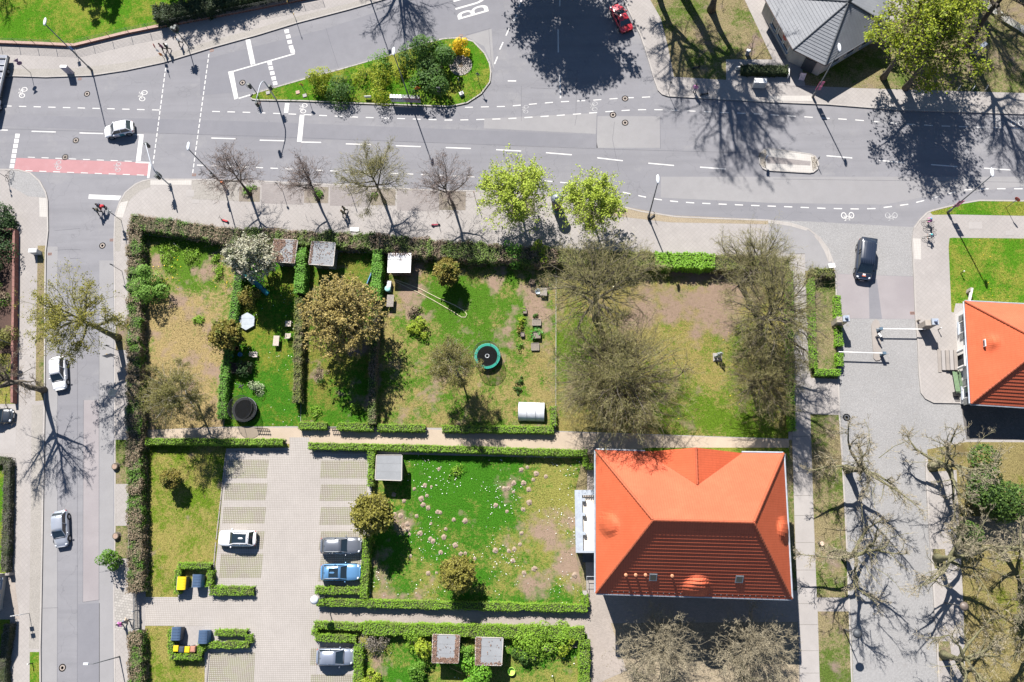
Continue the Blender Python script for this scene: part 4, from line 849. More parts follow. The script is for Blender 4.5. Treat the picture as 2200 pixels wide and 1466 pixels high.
    V, F = segs_geo(p0, p1, ra, rb); lv = None
    m4 = (q4 + e4) / 2 + rng.normal(0, .04, q4.shape); V4 = np.stack([q4 - sd_, q4 + sd_, m4 + sd_ * .8, m4 - sd_ * .8, e4 + sd_ * .25, e4 - sd_ * .25], 1).reshape(-1, 3); b4 = (np.arange(len(q4)) * 6)[:, None, None]
    F4 = (np.array([[0, 1, 2, 3], [3, 2, 4, 5]])[None] + b4).reshape(-1, 4) + len(V); V = np.concatenate([V, V4]); F = np.concatenate([F, F4])
    if leaf:
        n = len(q4); idx = np.repeat(np.arange(n), lper); t = rng.uniform(.25, 1.1, len(idx)); pos = q4[idx] + d4[idx] * (l4[idx] * t)[:, None] + rng.normal(0, ljit, (len(idx), 3))
        lv = leaves_geo(rng, pos, np.full(len(pos), lsize), flat=lflat)
    return mb, (V, F), lv
TREES = {}
def make_tree(key, bark, twig, leafm, **kw):
    mb, (V, F), lv = gen_tree(leaf=leafm is not None, **kw); TREES[key] = (mb.mesh('trunk', bark, True), fast_mesh('crown', V, F, twig), fast_mesh('leaves', lv[0], lv[1], leafm) if lv else None)
def tree(key, label, px, py, rz=0.0, s=1.0, sz=None, group=None, name='tree', z=ZB, loc=None, tilt=(0, 0)):
    o = thing(name, label, 'tree', loc or P(px, py, z), rz, group); o.scale = (s, s, sz or s); o.rotation_euler = (tilt[0], tilt[1], rz)
    t, c, l = TREES[key]; link('trunk', t, o); co = link('crown', c, o)
    if l: link('leaves', l, co)
    return o
# kinds of tree
make_tree('street1', BARKD, TWIGR, None, seed=11, H=9.0, R=4.0, tr=.19, hb=.36, limbs=9, nb=6, nt=6, nf=3, el=(28, 72), twig_r=0.007, tl=.34, fill=46)
make_tree('street2', BARKD, TWIGR, None, seed=23, H=8.4, R=3.5, tr=.18, hb=.36, limbs=9, nb=6, nt=6, nf=3, el=(30, 75), twig_r=0.007, tl=.34, fill=40)
make_tree('street3', BARK, TWIGO, OLIVE, seed=31, H=9.6, R=4.6, tr=.21, hb=.34, limbs=10, nb=7, nt=6, nf=3, el=(15, 70), twig_r=0.008, lsize=0.07, lper=1, tl=.34, fill=46)
make_tree('lime1', BARK, TWIGO, LIME, seed=41, H=8.2, R=4.7, tr=.18, hb=.3, limbs=10, nb=7, nt=5, nf=3, el=(5, 75), lsize=0.18, lper=2, tl=.32, fill=90, twig_r=0.008)
make_tree('lime2', BARK, TWIGO, LIME, seed=43, H=8.0, R=4.1, tr=.17, hb=.3, limbs=10, nb=7, nt=5, nf=3, el=(5, 75), lsize=0.18, lper=2, tl=.32, fill=80, twig_r=0.008)
make_tree('haze1', BARK, TWIGO, OLIVE, seed=51, H=17, R=7.2, tr=.42, hb=.32, limbs=14, nb=9, nt=6, nf=3, el=(2, 70), twig_r=0.0078, lsize=0.07, lper=1, tl=.28, wob=.16, fill=70)
make_tree('haze2', BARK, TWIGO, OLIVE, seed=57, H=16, R=7.9, tr=.40, hb=.28, limbs=14, nb=10, nt=6, nf=3, el=(-2, 72), twig_r=0.0078, lsize=0.075, lper=1, tl=.28, wob=.16, fill=120)
make_tree('pollard1', BARKM, TWIGL, None, seed=61, H=11.5, R=6.3, tr=.42, hb=.26, limbs=8, nb=8, nt=6, nf=3, el=(8, 55), twig_r=0.011, tl=.24, wob=.2, trunk_top=.5, fill=6)
make_tree('pollard2', BARKM, TWIGL, None, seed=67, H=11, R=6.0, tr=.42, hb=.24, limbs=7, nb=9, nt=6, nf=3, el=(5, 55), twig_r=0.011, tl=.24, wob=.22, trunk_top=.5, fill=6)
make_tree('willow', BARKM, TWIGO, YOUNG, seed=71, H=14, R=5.8, tr=.38, hb=.34, limbs=8, nb=7, nt=6, nf=3, el=(15, 60), twig_r=0.008, lsize=0.14, lper=2, tl=.28, wob=.2, fill=34)
make_tree('bare', BARK, TWIG, None, seed=73, H=11.5, R=5.4, tr=.36, hb=.45, limbs=9, nb=7, nt=6, nf=3, el=(10, 70), twig_r=0.01, tl=.26, fill=16)
make_tree('tall', BARKD, TWIG, OLIVE, seed=79, H=22, R=7.0, tr=.55, hb=.42, limbs=12, nb=8, nt=7, nf=3, el=(10, 70), twig_r=0.012, lsize=0.1, lper=1, tl=.24, fill=22)
make_tree('dense', BARKD, TWIG, GREENM, seed=83, H=16, R=7.6, tr=.5, hb=.25, limbs=14, nb=9, nt=6, nf=3, el=(-5, 75), twig_r=.02, lsize=0.34, lper=2, tl=.24, ljit=.25, fill=80)
make_tree('leafy', BARK, TWIG, SPRING, seed=89, H=14, R=5.4, tr=.34, hb=.3, limbs=11, nb=8, nt=6, nf=2, el=(0, 70), twig_r=0.01, lsize=0.27, lper=1, tl=.26, ljit=.15, fill=52)
make_tree('blossom', BARK, TWIG, BLOOM, seed=97, H=6, R=2.9, tr=.14, hb=.25, limbs=10, nb=7, nt=5, nf=3, el=(0, 70), lsize=0.18, lper=2, tl=.3, fill=90)
make_tree('golden', BARK, TWIGO, GOLD, seed=101, H=9.4, R=5.1, tr=.3, hb=.14, limbs=16, nb=6, nt=5, nf=3, el=(-2, 70), twig_r=.014, lsize=0.19, lper=2, tl=.22, ljit=.05, fill=190)
make_tree('birch', BARKB, TWIGO, BIRCH, seed=103, H=9.5, R=4.0, tr=.15, hb=.3, limbs=11, nb=7, nt=6, nf=3, el=(5, 65), twig_r=.008, lsize=0.1, lper=2, tl=.3, weep=True, droop=.06, fill=70)
make_tree('birch2', BARKB, TWIGO, BIRCH, seed=107, H=10, R=2.9, tr=.13, hb=.25, limbs=10, nb=7, nt=6, nf=3, el=(10, 65), twig_r=.008, lsize=0.1, lper=2, tl=.34, weep=True, droop=.06, fill=60)
make_tree('round', BARK, TWIGO, BRONZE, seed=109, H=5.8, R=2.4, tr=.13, hb=.3, limbs=11, nb=7, nt=5, nf=2, el=(-8, 75), lsize=0.22, lper=2, tl=.26, fill=150)
make_tree('small', BARK, TWIGO, MAHO, seed=113, H=3.8, R=1.45, tr=.06, hb=.34, limbs=9, nb=6, nt=4, nf=2, el=(-5, 75), lsize=0.2, lper=3, tl=.32, twig_r=.008, fill=90)
make_tree('brush', TWIGL, TWIGL, None, seed=127, H=7.0, R=5.2, tr=.15, hb=.05, limbs=24, nb=8, nt=6, nf=3, el=(4, 78), twig_r=.008, tl=.22, wob=.14, trunk_top=.3, up=.12, fill=60)
make_tree('spruce', BARKD, TWIG, GREEND, seed=131, H=12, R=3.4, tr=.2, hb=.08, limbs=26, nb=8, nt=5, nf=4, el=(-12, 15), lsize=.22, lper=2, tl=.25, trunk_top=.98, up=-.02, fill=0)
SR, PA = 'bare trees in the pavement pits', 'pollarded avenue trees'
tree('street1', 'bare reddish street tree next to the lamp with the orange bin', 538, 419, .3, group=SR)
tree('street2', 'slim bare street tree above the bright green tuft', 684, 430, 1.2, group=SR)
tree('street3', 'wide street tree with pale budding twigs between two bare ones', 826, 433, 2.0, group=SR)
tree('street1', 'bare street tree just before the first leafy lime green tree', 974, 443, 3.6, 1.0, group=SR)
tree('lime1', 'lime green leafy street tree beside the advertising column on its west side', 1117, 452, .5)
tree('lime2', 'lime green leafy street tree overlapping the advertising column from the east', 1271, 472, 1.7)
tree('haze1', 'big bare tree with thick dark trunk near the street hedge', 1281, 684, .4)
tree('haze2', 'broad hazy budding tree just north of the orange roofed house', 1330, 848, 1.5)
tree('haze2', 'hazy budding tree next to the long garden hedge corner above the house', 1276, 842, 4.0, .80)
tree('haze1', 'bare tree whose tips reach over the pavement near the gate apron', 1592, 615, 2.6, .74)
tree('haze1', 'tall bare tree standing by the clipped edge of the concrete footpath', 1615, 728, 5.2, .95)
tree('haze2', 'shorter mossy tree by the path south of the statue', 1612, 830, 3.1, .66)
tree('pollard1', 'mossy pollard at the west kerb of the cobbled drive, nearest the hedge end', 1820, 1008, .2, group=PA)
tree('pollard2', 'mossy pollard on the west kerb of the cobbled drive, beside the house', 1812, 1193, 1.4, group=PA)
tree('pollard2', 'pollard at the rounded corner south of the gatehouse yard', 2002, 1003, 3.0, group=PA)
tree('pollard1', 'pollard on the east kerb between the person in yellow and the round lamp', 2013, 1200, 4.6, group=PA)
tree('pollard2', 'southernmost pollard on the east kerb, cut by the picture edge', 2027, 1407, 5.4, .95, group=PA)
tree('pollard1', 'pollard behind the dark shrub on the east lawn', 2150, 1180, 2.2, .9, group=PA)
tree('pollard1', 'pollard over the mossy lawn at the southeast corner', 2185, 1330, .9, .9, group=PA)
tree('brush', 'wide pale brushy bare tree below the southwest half of the house', 1413, 1382, .3, 1.0, 1.0, 'brushy bare trees below the house')
tree('brush', 'wide pale brushy bare tree beside the concrete footpath below the house', 1597, 1384, 2.9, 1.0, 1.0, 'brushy bare trees below the house')
tree('pollard1', 'pale bare tree with big forks at the bottom edge below the house', 1398, 1478, 3.3, .62)
tree('pollard2', 'thick stumped bare tree at the bottom edge by the brushy shrubs', 1600, 1462, .4, .62)
tree('willow', 'yellow budding tree leaning across the narrow street', 254, 726, .9)
tree('bare', 'bare tree by the white van casting its shadow down the street', 94, 838, 2.4)
tree('tall', 'tall tree beyond the north edge above the shady lawn', 1440, -62, .6, 1.32)
tree('bare', 'forked bare tree on the shady lawn by the pavilion', 1528, 22, 1.9, 1.25)
tree('bare', 'bare tree beyond the north edge whose shadow crosses the bus lane', 820, -112, 3.5, 1.25)
tree('dense', 'dense leafy tree beyond the north edge shading the side road', 1172, -80, .3, 1.08)
tree('leafy', 'spring green tree covering the east side of the pavilion roof', 1897, 168, .7, 1.0)
tree('leafy', 'spring green tree just east of the pavilion, next to the metal box', 1945, 190, 2.9, 1.0)
tree('leafy', 'spring green tree behind the pavilion at the top edge', 1960, 75, 4.4, 1.0)
tree('tall', 'tall bare tree on the brown verge near the bicycle stands', 2075, 100, 3.1, .8)
tree('tall', 'tall bare tree at the northeast corner over the white fence', 2215, 60, 5.0, .85)
tree('tall', 'tall bare tree beyond the east edge shading the road', 2290, 175, 1.2, .8)
tree('tall', 'tall bare tree beyond the north edge west of the shady lawn', 1392, -70, 4.2, .95)
tree('tall', 'tall tree beyond the northeast edge behind the white fence', 2150, -70, 2.0, .9)
tree('tall', 'tall tree beyond the north edge behind the spring green trees', 2040, -90, 4.0, .85)
tree('blossom', 'small tree full of white blossom at the garden corner', 571, 580, .4, 1.0, 1.25)
tree('golden', 'wide golden brown tree in the middle garden', 763, 706, .2)
tree('small', 'small russet tree with its round shadow on the grass', 966, 600, .3, 1.0, name='small_tree')
tree('birch', 'weeping olive birch over the dry garden', 424, 865, 1.1)
tree('birch2', 'slender weeping birch left of the green trampoline', 988, 806, .2)
tree('small', 'russet small tree above the blue barrel', 508, 733, 2.2, 1.15, name='small_tree')
tree('round', 'round bronze tree at the edge of the parking bays', 814, 1108, .5, 1.0)
tree('round', 'smaller round bronze tree in the daisy lawn', 994, 1230, 3.3, .86)
tree('small', 'thin staked young tree in the yellowing lawn', 384, 1030, 4.0, .75, name='small_tree')
tree('spruce', 'spruce beyond the north edge shading the park lawn', 190, -110, .2)
tree('bare', 'bare tree beyond the northwest corner of the park lawn', -20, -150, 1.0, 1.1)
tree('leafy', 'leafy tree behind the park fence shading the pavement', 392, -75, 2.0, .85)
tree('leafy', 'leafy tree at the north edge behind the fence shrubs', 470, -105, 4.5, .85)
tree('bare', 'bare tree at the far west edge over the mulch bed', -40, 700, 5.0, .8)
# ------------------------------------------------------------------ shrubs, hedges
def blob(rng, n, R, rz, lumps=9, base=0.0):
    """points spread through lumpy foliage volume above the ground"""
    cs = rng.normal(0, .42, (lumps, 3)); cs[:, 2] = np.abs(cs[:, 2]) * .8 + .25; rad = rng.uniform(.34, .58, lumps)
    k = rng.integers(0, lumps, n); u = unit(rng.normal(0, 1, (n, 3))) * (rng.uniform(.45, 1, n) ** .4)[:, None] * rad[k][:, None]
    p = cs[k] + u; p[:, 2] = np.maximum(p[:, 2], .03); return p * np.array([R, R, rz]) * 1.0, u
def shrub(label, px, py, R, h, m, n=900, ls=.16, seed=0, name='shrub', stems=7, stem_m=None, group=None, twig=0, z=ZB, cat='shrub'):
    n = int(n * 1.7); rng = np.random.default_rng(seed + 1000); t = thing(name, label, cat, P(px, py, z), 0, group); p, u = blob(rng, n, R, h)
    V, F = leaves_geo(rng, p, np.full(n, ls * 1.2), nrm=unit(u), aspect=.8); link('foliage', fast_mesh('foliage', V, F, m), t)
    mb = MB()
    for i in range(stems):
        a = rng.uniform(0, 6.28); q = rng.uniform(.3, .8) * R; mb.tube([(0.05 * math.cos(a), .05 * math.sin(a), 0), (q * .45 * math.cos(a), q * .45 * math.sin(a), h * .5), (q * math.cos(a), q * math.sin(a), h * rng.uniform(.75, 1.05))], [.03, .022, .008], 4, False)
    mb.obj('stems', stem_m or BARK, t); return t
class Hedge: n = 0
def hedge(label, pts, w, h, m, dens=95, ls=.12, rough=.06, core=None, twigs=0, twig_m=None, group=None, z=ZB, name='hedge', cat='hedge', dz=0.0):
    Hedge.n += 1; rng = np.random.default_rng(2000 + Hedge.n); q = [P(*p, z) for p in pts]; org = q[0].copy(); t = thing(name, label, cat, org, 0, group)
    # core: noisy solid along the line
    L = [0.0]
    for a, b in zip(q, q[1:]): L.append(L[-1] + (b - a).length)
    tot = L[-1]; n = max(2, int(tot / .5) + 1)
    def at(s):
        for i in range(len(q) - 1):
            if s <= L[i + 1] + 1e-6: f = (s - L[i]) / max(L[i + 1] - L[i], 1e-6); d = (q[i + 1] - q[i]).normalized(); return q[i].lerp(q[i + 1], f), d
        return q[-1], (q[-1] - q[-2]).normalized()
    secs = []; W, Hh = [], []
    for i in range(n):
        p, d = at(tot * i / (n - 1)); nn = Vector((-d.y, d.x, 0)); ww = w * (1 + rng.normal(0, rough)); hh = h * (1 + rng.normal(0, rough * .8)); k = .72 if i in (0, n - 1) else .86
        if i == 0: p = p + d * .12
        if i == n - 1: p = p - d * .12
        W.append(ww); Hh.append(hh); secs.append([p + nn * (ww / 2 * k), p + nn * (ww / 2 * k * .98) + Vector((0, 0, hh * .9)), p - nn * (ww / 2 * k * .98) + Vector((0, 0, hh * .9)), p - nn * (ww / 2 * k)])
    mb = MB(org); mb.add([v for s in secs for v in s], [(i * 4 + k, i * 4 + k + 1, i * 4 + k + 5, i * 4 + k + 4) for i in range(n - 1) for k in range(3)] + [(0, 3, 2, 1), ((n - 1) * 4, (n - 1) * 4 + 1, (n - 1) * 4 + 2, (n - 1) * 4 + 3)])
    mb.obj('branches', core or plain('hedge_core', (.035, .042, .016), .95, .4, 6), t)
    area = tot * (w + 2 * h * .8); N = int(area * dens); s = rng.uniform(0, tot, N); u = rng.uniform(0, w + 2 * h, N); pos = np.empty((N, 3)); nr = np.empty((N, 3))
    Wn, Hn = np.array(W), np.array(Hh); xi = s / tot * (n - 1); wi = np.interp(xi, np.arange(n), Wn); hi = np.interp(xi, np.arange(n), Hn)
    P0 = np.array([tuple(at(x)[0]) for x in np.linspace(0, tot, 200)]); D0 = np.array([tuple(at(x)[1]) for x in np.linspace(0, tot, 200)]); ii = np.clip((s / tot * 199).astype(int), 0, 199)
    fx = s / tot * 199 - ii; base = P0[ii] + (P0[np.minimum(ii + 1, 199)] - P0[ii]) * fx[:, None]; dd = D0[ii]; nn = np.stack([-dd[:, 1], dd[:, 0], np.zeros(N)], 1)
    top = (u > h) & (u < h + w); lf = u <= h
    off = np.where(top, ((u - h) / w - .5) * wi, np.where(lf, wi / 2, -wi / 2)); zz = np.where(top, hi, np.where(lf, u / h * hi, (u - h - w) / h * hi))
    edge = np.minimum(1, .12 + (zz / np.maximum(hi, .1)) * .9); jit = rng.normal(0, 1, N) * rough * .8 + rng.uniform(-.12, .02, N)
    pos = base + nn * (off + np.where(top, 0, np.sign(off) * jit))[:, None]; pos[:, 2] += zz + np.where(top, jit, 0) + rng.normal(0, .02, N)
    nr[:] = np.where(top[:, None], np.array([[0, 0, 1.0]]), nn * np.sign(off)[:, None])
    V, F = leaves_geo(rng, pos - np.array(org), np.full(N, ls * 1.15), nrm=nr, aspect=.8); link('foliage', fast_mesh('foliage', V, F, m), t)
    if twigs:
        N2 = int(tot * twigs); s2 = rng.integers(0, 200, N2); o2 = rng.uniform(-.55, .55, N2) * w; d2 = D0[s2]; n2 = np.stack([-d2[:, 1], d2[:, 0], np.zeros(N2)], 1)
        a = P0[s2] + n2 * o2[:, None] * .8; a[:, 2] += h * rng.uniform(.4, .9, N2); dr = unit(n2 * (o2 / w)[:, None] * 1.6 + rng.normal(0, .45, (N2, 3)) + np.array([0, 0, .8])); b = a + dr * rng.uniform(.3, .9, N2)[:, None]
        V, F = segs_geo(a - np.array(org), b - np.array(org), np.full(N2, .013), np.full(N2, .004)); link('twigs', fast_mesh('twigs', V, F, twig_m or TWIGR), t)
    return t
HB = leafmat('hedge_leaves_bright', (.11, .21, .016), (.21, .36, .03), (.15, .18, .045), (.52, .70), .7)
HBo = leafmat('hedge_leaves_olive', (.10, .125, .025), (.20, .22, .055), (.17, .135, .08), (.5, .64), .6)
HBr = leafmat('hedge_leaves_brown', (.14, .105, .065), (.27, .21, .14), (.085, .175, .02), (.50, .57), .45)
HGr = leafmat('hedge_leaves_rough_green', (.06, .11, .02), (.16, .23, .045), (.19, .14, .10), (.46, .56), .45)
HTh = leafmat('hedge_leaves_conifer', (.07, .18, .02), (.15, .33, .04))
HDk = leafmat('hedge_leaves_dark', (.014, .03, .01), (.04, .065, .018))
HDd = leafmat('hedge_leaves_grey', (.06, .055, .045), (.13, .12, .10), (.04, .06, .02), (.5, .65), .6)
GH = 'clipped box hedges'
hedge('long rough brown and green hedge along the narrow street', [(302, 500), (301, 700), (302, 900), (304, 1100), (305, 1272)], 1.75, 1.75, HBr, 120, .13, .10, twigs=22, twig_m=TWIG)
hedge('short brown hedge south of the white slatted gate', [(303, 1352), (307, 1500)], 1.5, 1.6, HBr, 120, .13, .10, twigs=22, twig_m=TWIG)
hedge('brown twiggy hedge at the street corner of the dry garden', [(292, 488), (360, 494), (430, 505), (522, 520)], 1.9, 1.8, HBr, 90, .13, .12, twigs=75)
hedge('ragged green and brown hedge behind the two grey sheds', [(514, 518), (650, 521), (832, 531)], 2.0, 1.8, HGr, 110, .15, .14, twigs=50)
hedge('ragged brown hedge north of the lawn with the trampoline', [(826, 532), (900, 540), (1000, 548), (1100, 556), (1200, 562)], 2.1, 1.8, HGr, 110, .15, .14, twigs=60)
hedge('olive twiggy hedge under the big bare trees at the pavement', [(1194, 561), (1300, 564), (1410, 567)], 1.9, 1.7, HBo, 110, .13, .12, twigs=70, twig_m=TWIGO)
hedge('bright green stretch of the street hedge between two olive ones', [(1404, 567), (1530, 571)], 1.8, 1.7, leafmat('hedge_leaves_vivid', (.11, .24, .015), (.20, .38, .03)), 150, .16, .10)
hedge('olive twiggy hedge at the corner next to the gate apron', [(1526, 571), (1690, 578)], 1.8, 1.6, HBo, 110, .13, .12, twigs=70, twig_m=TWIGO)
hedge('thin upright hedge along the concrete footpath edge', [(1691, 590), (1692, 760), (1696, 930)], .62, 1.5, leafmat('hedge_leaves_vivid', (.1, .2, .015), (.2, .36, .03)), 170, .11, .07)
hedge('bright conifer hedge between the two leaf strewn sheds', [(657, 542), (652, 640)], 1.15, 1.9, HTh, 190, .14, .08)
hedge('olive hedge running down between the two middle gardens', [(650, 645), (645, 870)], 1.0, 1.5, HBo, 120, .12, .09)
hedge('bright conifer hedge west of the white roofed shed', [(818, 548), (814, 655)], 1.15, 1.9, HTh, 190, .14, .08)
hedge('green hedge below the golden tree down to the garden path', [(812, 665), (806, 800), (804, 915)], .9, 1.5, HGr, 120, .12, .08)
hedge('narrow green hedge from the slide down past the black trampoline', [(527, 560), (508, 680), (494, 780), (487, 830), (484, 903)], 1.0, 1.2, HTh, 170, .12, .10)
for lab, pts, ww, hh in (
    ('low hedge stub on the garden path west of the little gate', [(645, 917), (706, 917)], .8, .9), ('low hedge stub on the garden path east of the little gate', [(728, 918), (806, 920)], .9, 1.0),
    ('low hedge along the path below the golden tree shadow', [(814, 921), (916, 922)], .75, .9), ('low hedge along the path below the slender birch', [(951, 923), (1190, 926)], .75, .9), ('short hedge beside the plastic grow tunnel', [(1188, 875), (1190, 918)], .7, .9),
    ('clipped hedge along the path above the yellowing lawn', [(322, 951), (615, 952)], .72, 1.15), ('long clipped hedge along the path north of the daisy lawn', [(668, 960), (900, 965), (1262, 976)], .72, 1.15),
    ('clipped hedge standing beside the plain grey shed', [(802, 970), (800, 1046)], .75, 1.1), ('clipped hedge in front of the parked grey and blue cars', [(793, 1150), (786, 1284)], .85, 1.1),
    ('short clipped hedge below the blue car', [(682, 1267), (778, 1269)], .75, .9), ('long clipped hedge on the south edge of the daisy lawn', [(682, 1293), (900, 1298), (1262, 1306)], .78, 1.0), ('hedge stub at the stair corner of the house', [(1257, 1276), (1258, 1302)], .75, 1.0),
    ('little hedge block against the northwest corner of the house', [(1258, 985), (1258, 1003), (1282, 1004)], .55, 1.0),
    ('hedge loop above the parked grey hatchback, path side', [(679, 1341), (782, 1346)], .75, .95), ('hedge loop above the parked grey hatchback, car side', [(682, 1368), (770, 1371)], .75, .95), ('hedge end post beside the parking entrance of the southern plot', [(681, 1348), (682, 1364)], .7, .95),
    ('long thick hedge on the north edge of the southern plot', [(785, 1348), (1000, 1353), (1255, 1360)], 1.3, 1.2), ('thick hedge on the east edge of the southern plot', [(1255, 1372), (1254, 1500)], 1.1, 1.2), ('hedge east of the parked grey hatchback', [(776, 1380), (772, 1500)], 1.0, 1.1),
    ('hedge behind the yellow and blue bins', [(389, 1215), (460, 1216)], .62, 1.0), ('hedge west of the yellow bin container', [(390, 1222), (387, 1276)], .62, 1.0), ('hedge east of the blue bin container', [(459, 1224), (456, 1260)], .62, 1.0), ('rounded planter hedge pointing from the bins to the parking lane', [(455, 1268), (550, 1269)], .95, .75),
    ('hedge west of the four small bins', [(376, 1350), (375, 1404)], .68, 1.0), ('hedge below the four small bins', [(372, 1408), (440, 1409)], .62, 1.0), ('hedge east of the four small bins', [(439, 1374), (438, 1400)], .68, 1.0),
    ('south side of the looped planter hedge by the bins', [(448, 1385), (540, 1384)], .62, .8), ('north side of the looped planter hedge by the bins', [(466, 1358), (536, 1359)], .62, .8), ('end of the looped planter hedge by the bins', [(539, 1362), (540, 1380)], .7, .8)):
    hedge(lab, pts, ww, hh, HB, 170, .115, .085, group=GH)
for lab, pts in (('clipped hedge on the footpath side of the verge by the barrier', [(1738, 602), (1744, 795)]), ('clipped hedge on the drive side of the verge north of the pillar', [(1794, 640), (1796, 690)]), ('clipped hedge on the drive side of the verge south of the pillar', [(1797, 705), (1799, 748)]), ('rounded hedge end by the lower barrier arm', [(1799, 762), (1800, 790)]), ('clipped hedge closing the south end of the verge by the drive', [(1745, 803), (1800, 804)])):
    hedge(lab, pts, .72, 1.0, leafmat('hedge_leaves_vivid', (.1, .2, .015), (.2, .36, .03)), 170, .115, .05, group=GH)
hedge('scraggly hedge at the north end of the verge by the drive', [(1733, 590), (1788, 594)], 1.0, 1.3, HBo, 80, .13, .15, twigs=60, twig_m=TWIG)
hedge('dark clipped hedge inside the white edged planter', [(1588, 156), (1690, 158)], 1.2, .95, HDk, 130, .12, .06)
hedge('grey green hedge around the west lawn', [(-40, 992), (26, 991), (24, 1100), (20, 1228)], .9, 1.0, HDd, 130, .11, .08)
hedge('grey green hedge by the white marker post on the west pavement', [(28, 1338), (16, 1420), (18, 1500)], .9, 1.0, HDd, 130, .11, .08)
hedge('dark green shrubs behind the park fence', [(342, 47), (440, 26), (545, 3), (640, -20)], 2.3, 1.7, HDk, 110, .17, .14)
shrub('dark bush at the northwest corner of the mulch bed', 12, 476, 2.3, 2.4, GREEND, 1500, .17, 201); shrub('dark bush in the mulch bed behind the brick wall', -4, 560, 2.6, 2.2, GREEND, 1500, .17, 202); shrub('olive bush at the south end of the mulch bed', 6, 720, 2.6, 2.2, OLIVE, 1500, .14, 203); shrub('brown bush beside the west lawn', -10, 640, 2.2, 1.8, HBr, 1000, .13, 204, stems=20)
# island shrubs
shrub('yellow green bush at the narrow end of the traffic island', 686, 184, 2.1, 2.5, YELG, 1500, .13, 1)
shrub('mid green bush beside the yellow green one on the island', 738, 186, 2.5, 2.2, GREENM, 1500, .14, 2)
shrub('bare golden bush in the middle of the island', 787, 167, 1.4, 1.5, YELG, 420, .12, 3, stems=16, stem_m=TWIGL)
shrub('bright green bush on the north edge of the island', 823, 146, 1.9, 1.8, GREENB, 1200, .13, 4)
shrub('yellow flecked bush above the white sign board', 828, 193, 2.3, 2.2, YELG, 1300, .13, 5)
shrub('large dark green bush in the widest part of the island', 922, 160, 3.4, 3.4, GREENM, 3600, .19, 6)
shrub('second dark lobe of bush on the north island edge', 925, 118, 1.7, 2.0, GREENM, 1300, .17, 7)
shrub('flowering yellow forsythia bush above the cobbled ring', 989, 103, 1.35, 1.6, YELL, 1100, .13, 8)
shrub('low leafy bush by the lamp post on the island', 862, 158, 1.1, 1.1, YELG, 420, .12, 9)
# garden shrubs
shrub('bright green rounded bush on the street side of the dry garden', 335, 632, 2.3, 2.8, leafmat('leaves_apple', (.085, .19, .02), (.19, .33, .06)), 2600, .14, 11)
shrub('big dark green evergreen bush on the east lawn', 2132, 1068, 3.7, 3.6, leafmat('leaves_evergreen', (.02, .05, .01), (.10, .17, .03)), 5200, .20, 12)
shrub('vivid green bush overlapping the open seamed shed roof', 1005, 1452, 2.4, 2.6, leafmat('leaves_vivid', (.07, .20, .012), (.17, .36, .03)), 2600, .17, 13)
shrub('grey twiggy bush at the west of the southern plot', 810, 1380, 1.5, 1.5, leafmat('leaves_grey', (.12, .105, .085), (.22, .195, .16)), 700, .10, 14, stems=30, stem_m=TWIGL)
shrub('yellow green bush west of the first leaf edged shed', 913, 1385, 1.0, 1.8, leafmat('leaves_acid', (.15, .23, .015), (.30, .36, .03)), 800, .14, 15)
shrub('green bush next to the yellow green one in the southern plot', 888, 1372, 1.1, 1.4, HB, 700, .13, 16)
shrub('green bush between the two southern sheds', 1004, 1400, .9, 2.0, GREENB, 900, .14, 17)
shrub('green bush at the bottom edge below the first southern shed', 900, 1440, 1.3, 1.4, GREENB, 800, .15, 18)
shrub('wide green bush inside the thick hedge of the southern plot', 1135, 1382, 2.3, 1.5, HB, 1900, .15, 19)
shrub('second wide green bush near the black cart', 1185, 1376, 1.7, 1.3, HB, 1200, .15, 20)
shrub('lime tinted bush beside the small sand patch', 1217, 1388, 1.0, 1.2, leafmat('leaves_acid', (.15, .23, .015), (.30, .36, .03)), 600, .13, 21)
shrub('dark bush growing over the cold frame', 1128, 1405, 1.3, 1.1, GREENM, 900, .15, 22)
shrub('yellow bush at the bottom edge by the grey hatchback hedge', 795, 1462, 1.2, 1.2, leafmat('leaves_acid', (.15, .23, .015), (.30, .36, .03)), 600, .14, 23)
shrub('reddish bush beneath the slide', 536, 640, 1.5, 1.2, MAHO, 900, .14, 24)
shrub('lime green bush in the lawn left of the slender birch', 900, 707, 1.1, 1.1, leafmat('leaves_acid', (.13, .23, .015), (.27, .38, .03)), 700, .15, 25)
shrub('brown twiggy bush above the lime green one in the lawn', 890, 672, 1.0, .7, HBr, 350, .12, 26, stems=18, stem_m=TWIG)
shrub('pale flowering clump beside the black trampoline', 553, 834, .9, .8, leafmat('leaves_pale', (.20, .25, .12), (.40, .45, .28)), 420, .12, 27)
shrub('round bare bush in the shaded garden', 686, 805, .9, .8, HBr, 300, .12, 28, stems=20, stem_m=TWIGL)
shrub('yellow leaved bush beside the russet tree', 472, 732, .8, .9, YELG, 300, .13, 29)
shrub('bright lime shrub in the street hedge near the leafy trees', 1166, 548, 1.15, 1.8, leafmat('leaves_acid', (.13, .23, .015), (.27, .38, .03)), 900, .16, 30)
shrub('vivid shrub where the olive hedge begins', 1108, 552, 1.6, 1.9, HTh, 900, .16, 31)
shrub('little bright green tree on the street verge', 250, 1203, 1.15, 2.4, GREENB, 900, .14, 32)
for lab, x, y, r in (('green tuft around the first bare street tree', 536, 410, .75), ('bright green tuft around the second bare street tree', 686, 417, .85), ('tiny green tuft beside the third street tree', 806, 420, .4)): shrub(lab, x, y, r, .45, GREENB, 260, .12, int(x), name='grass_tuft', stems=3, cat='plant')
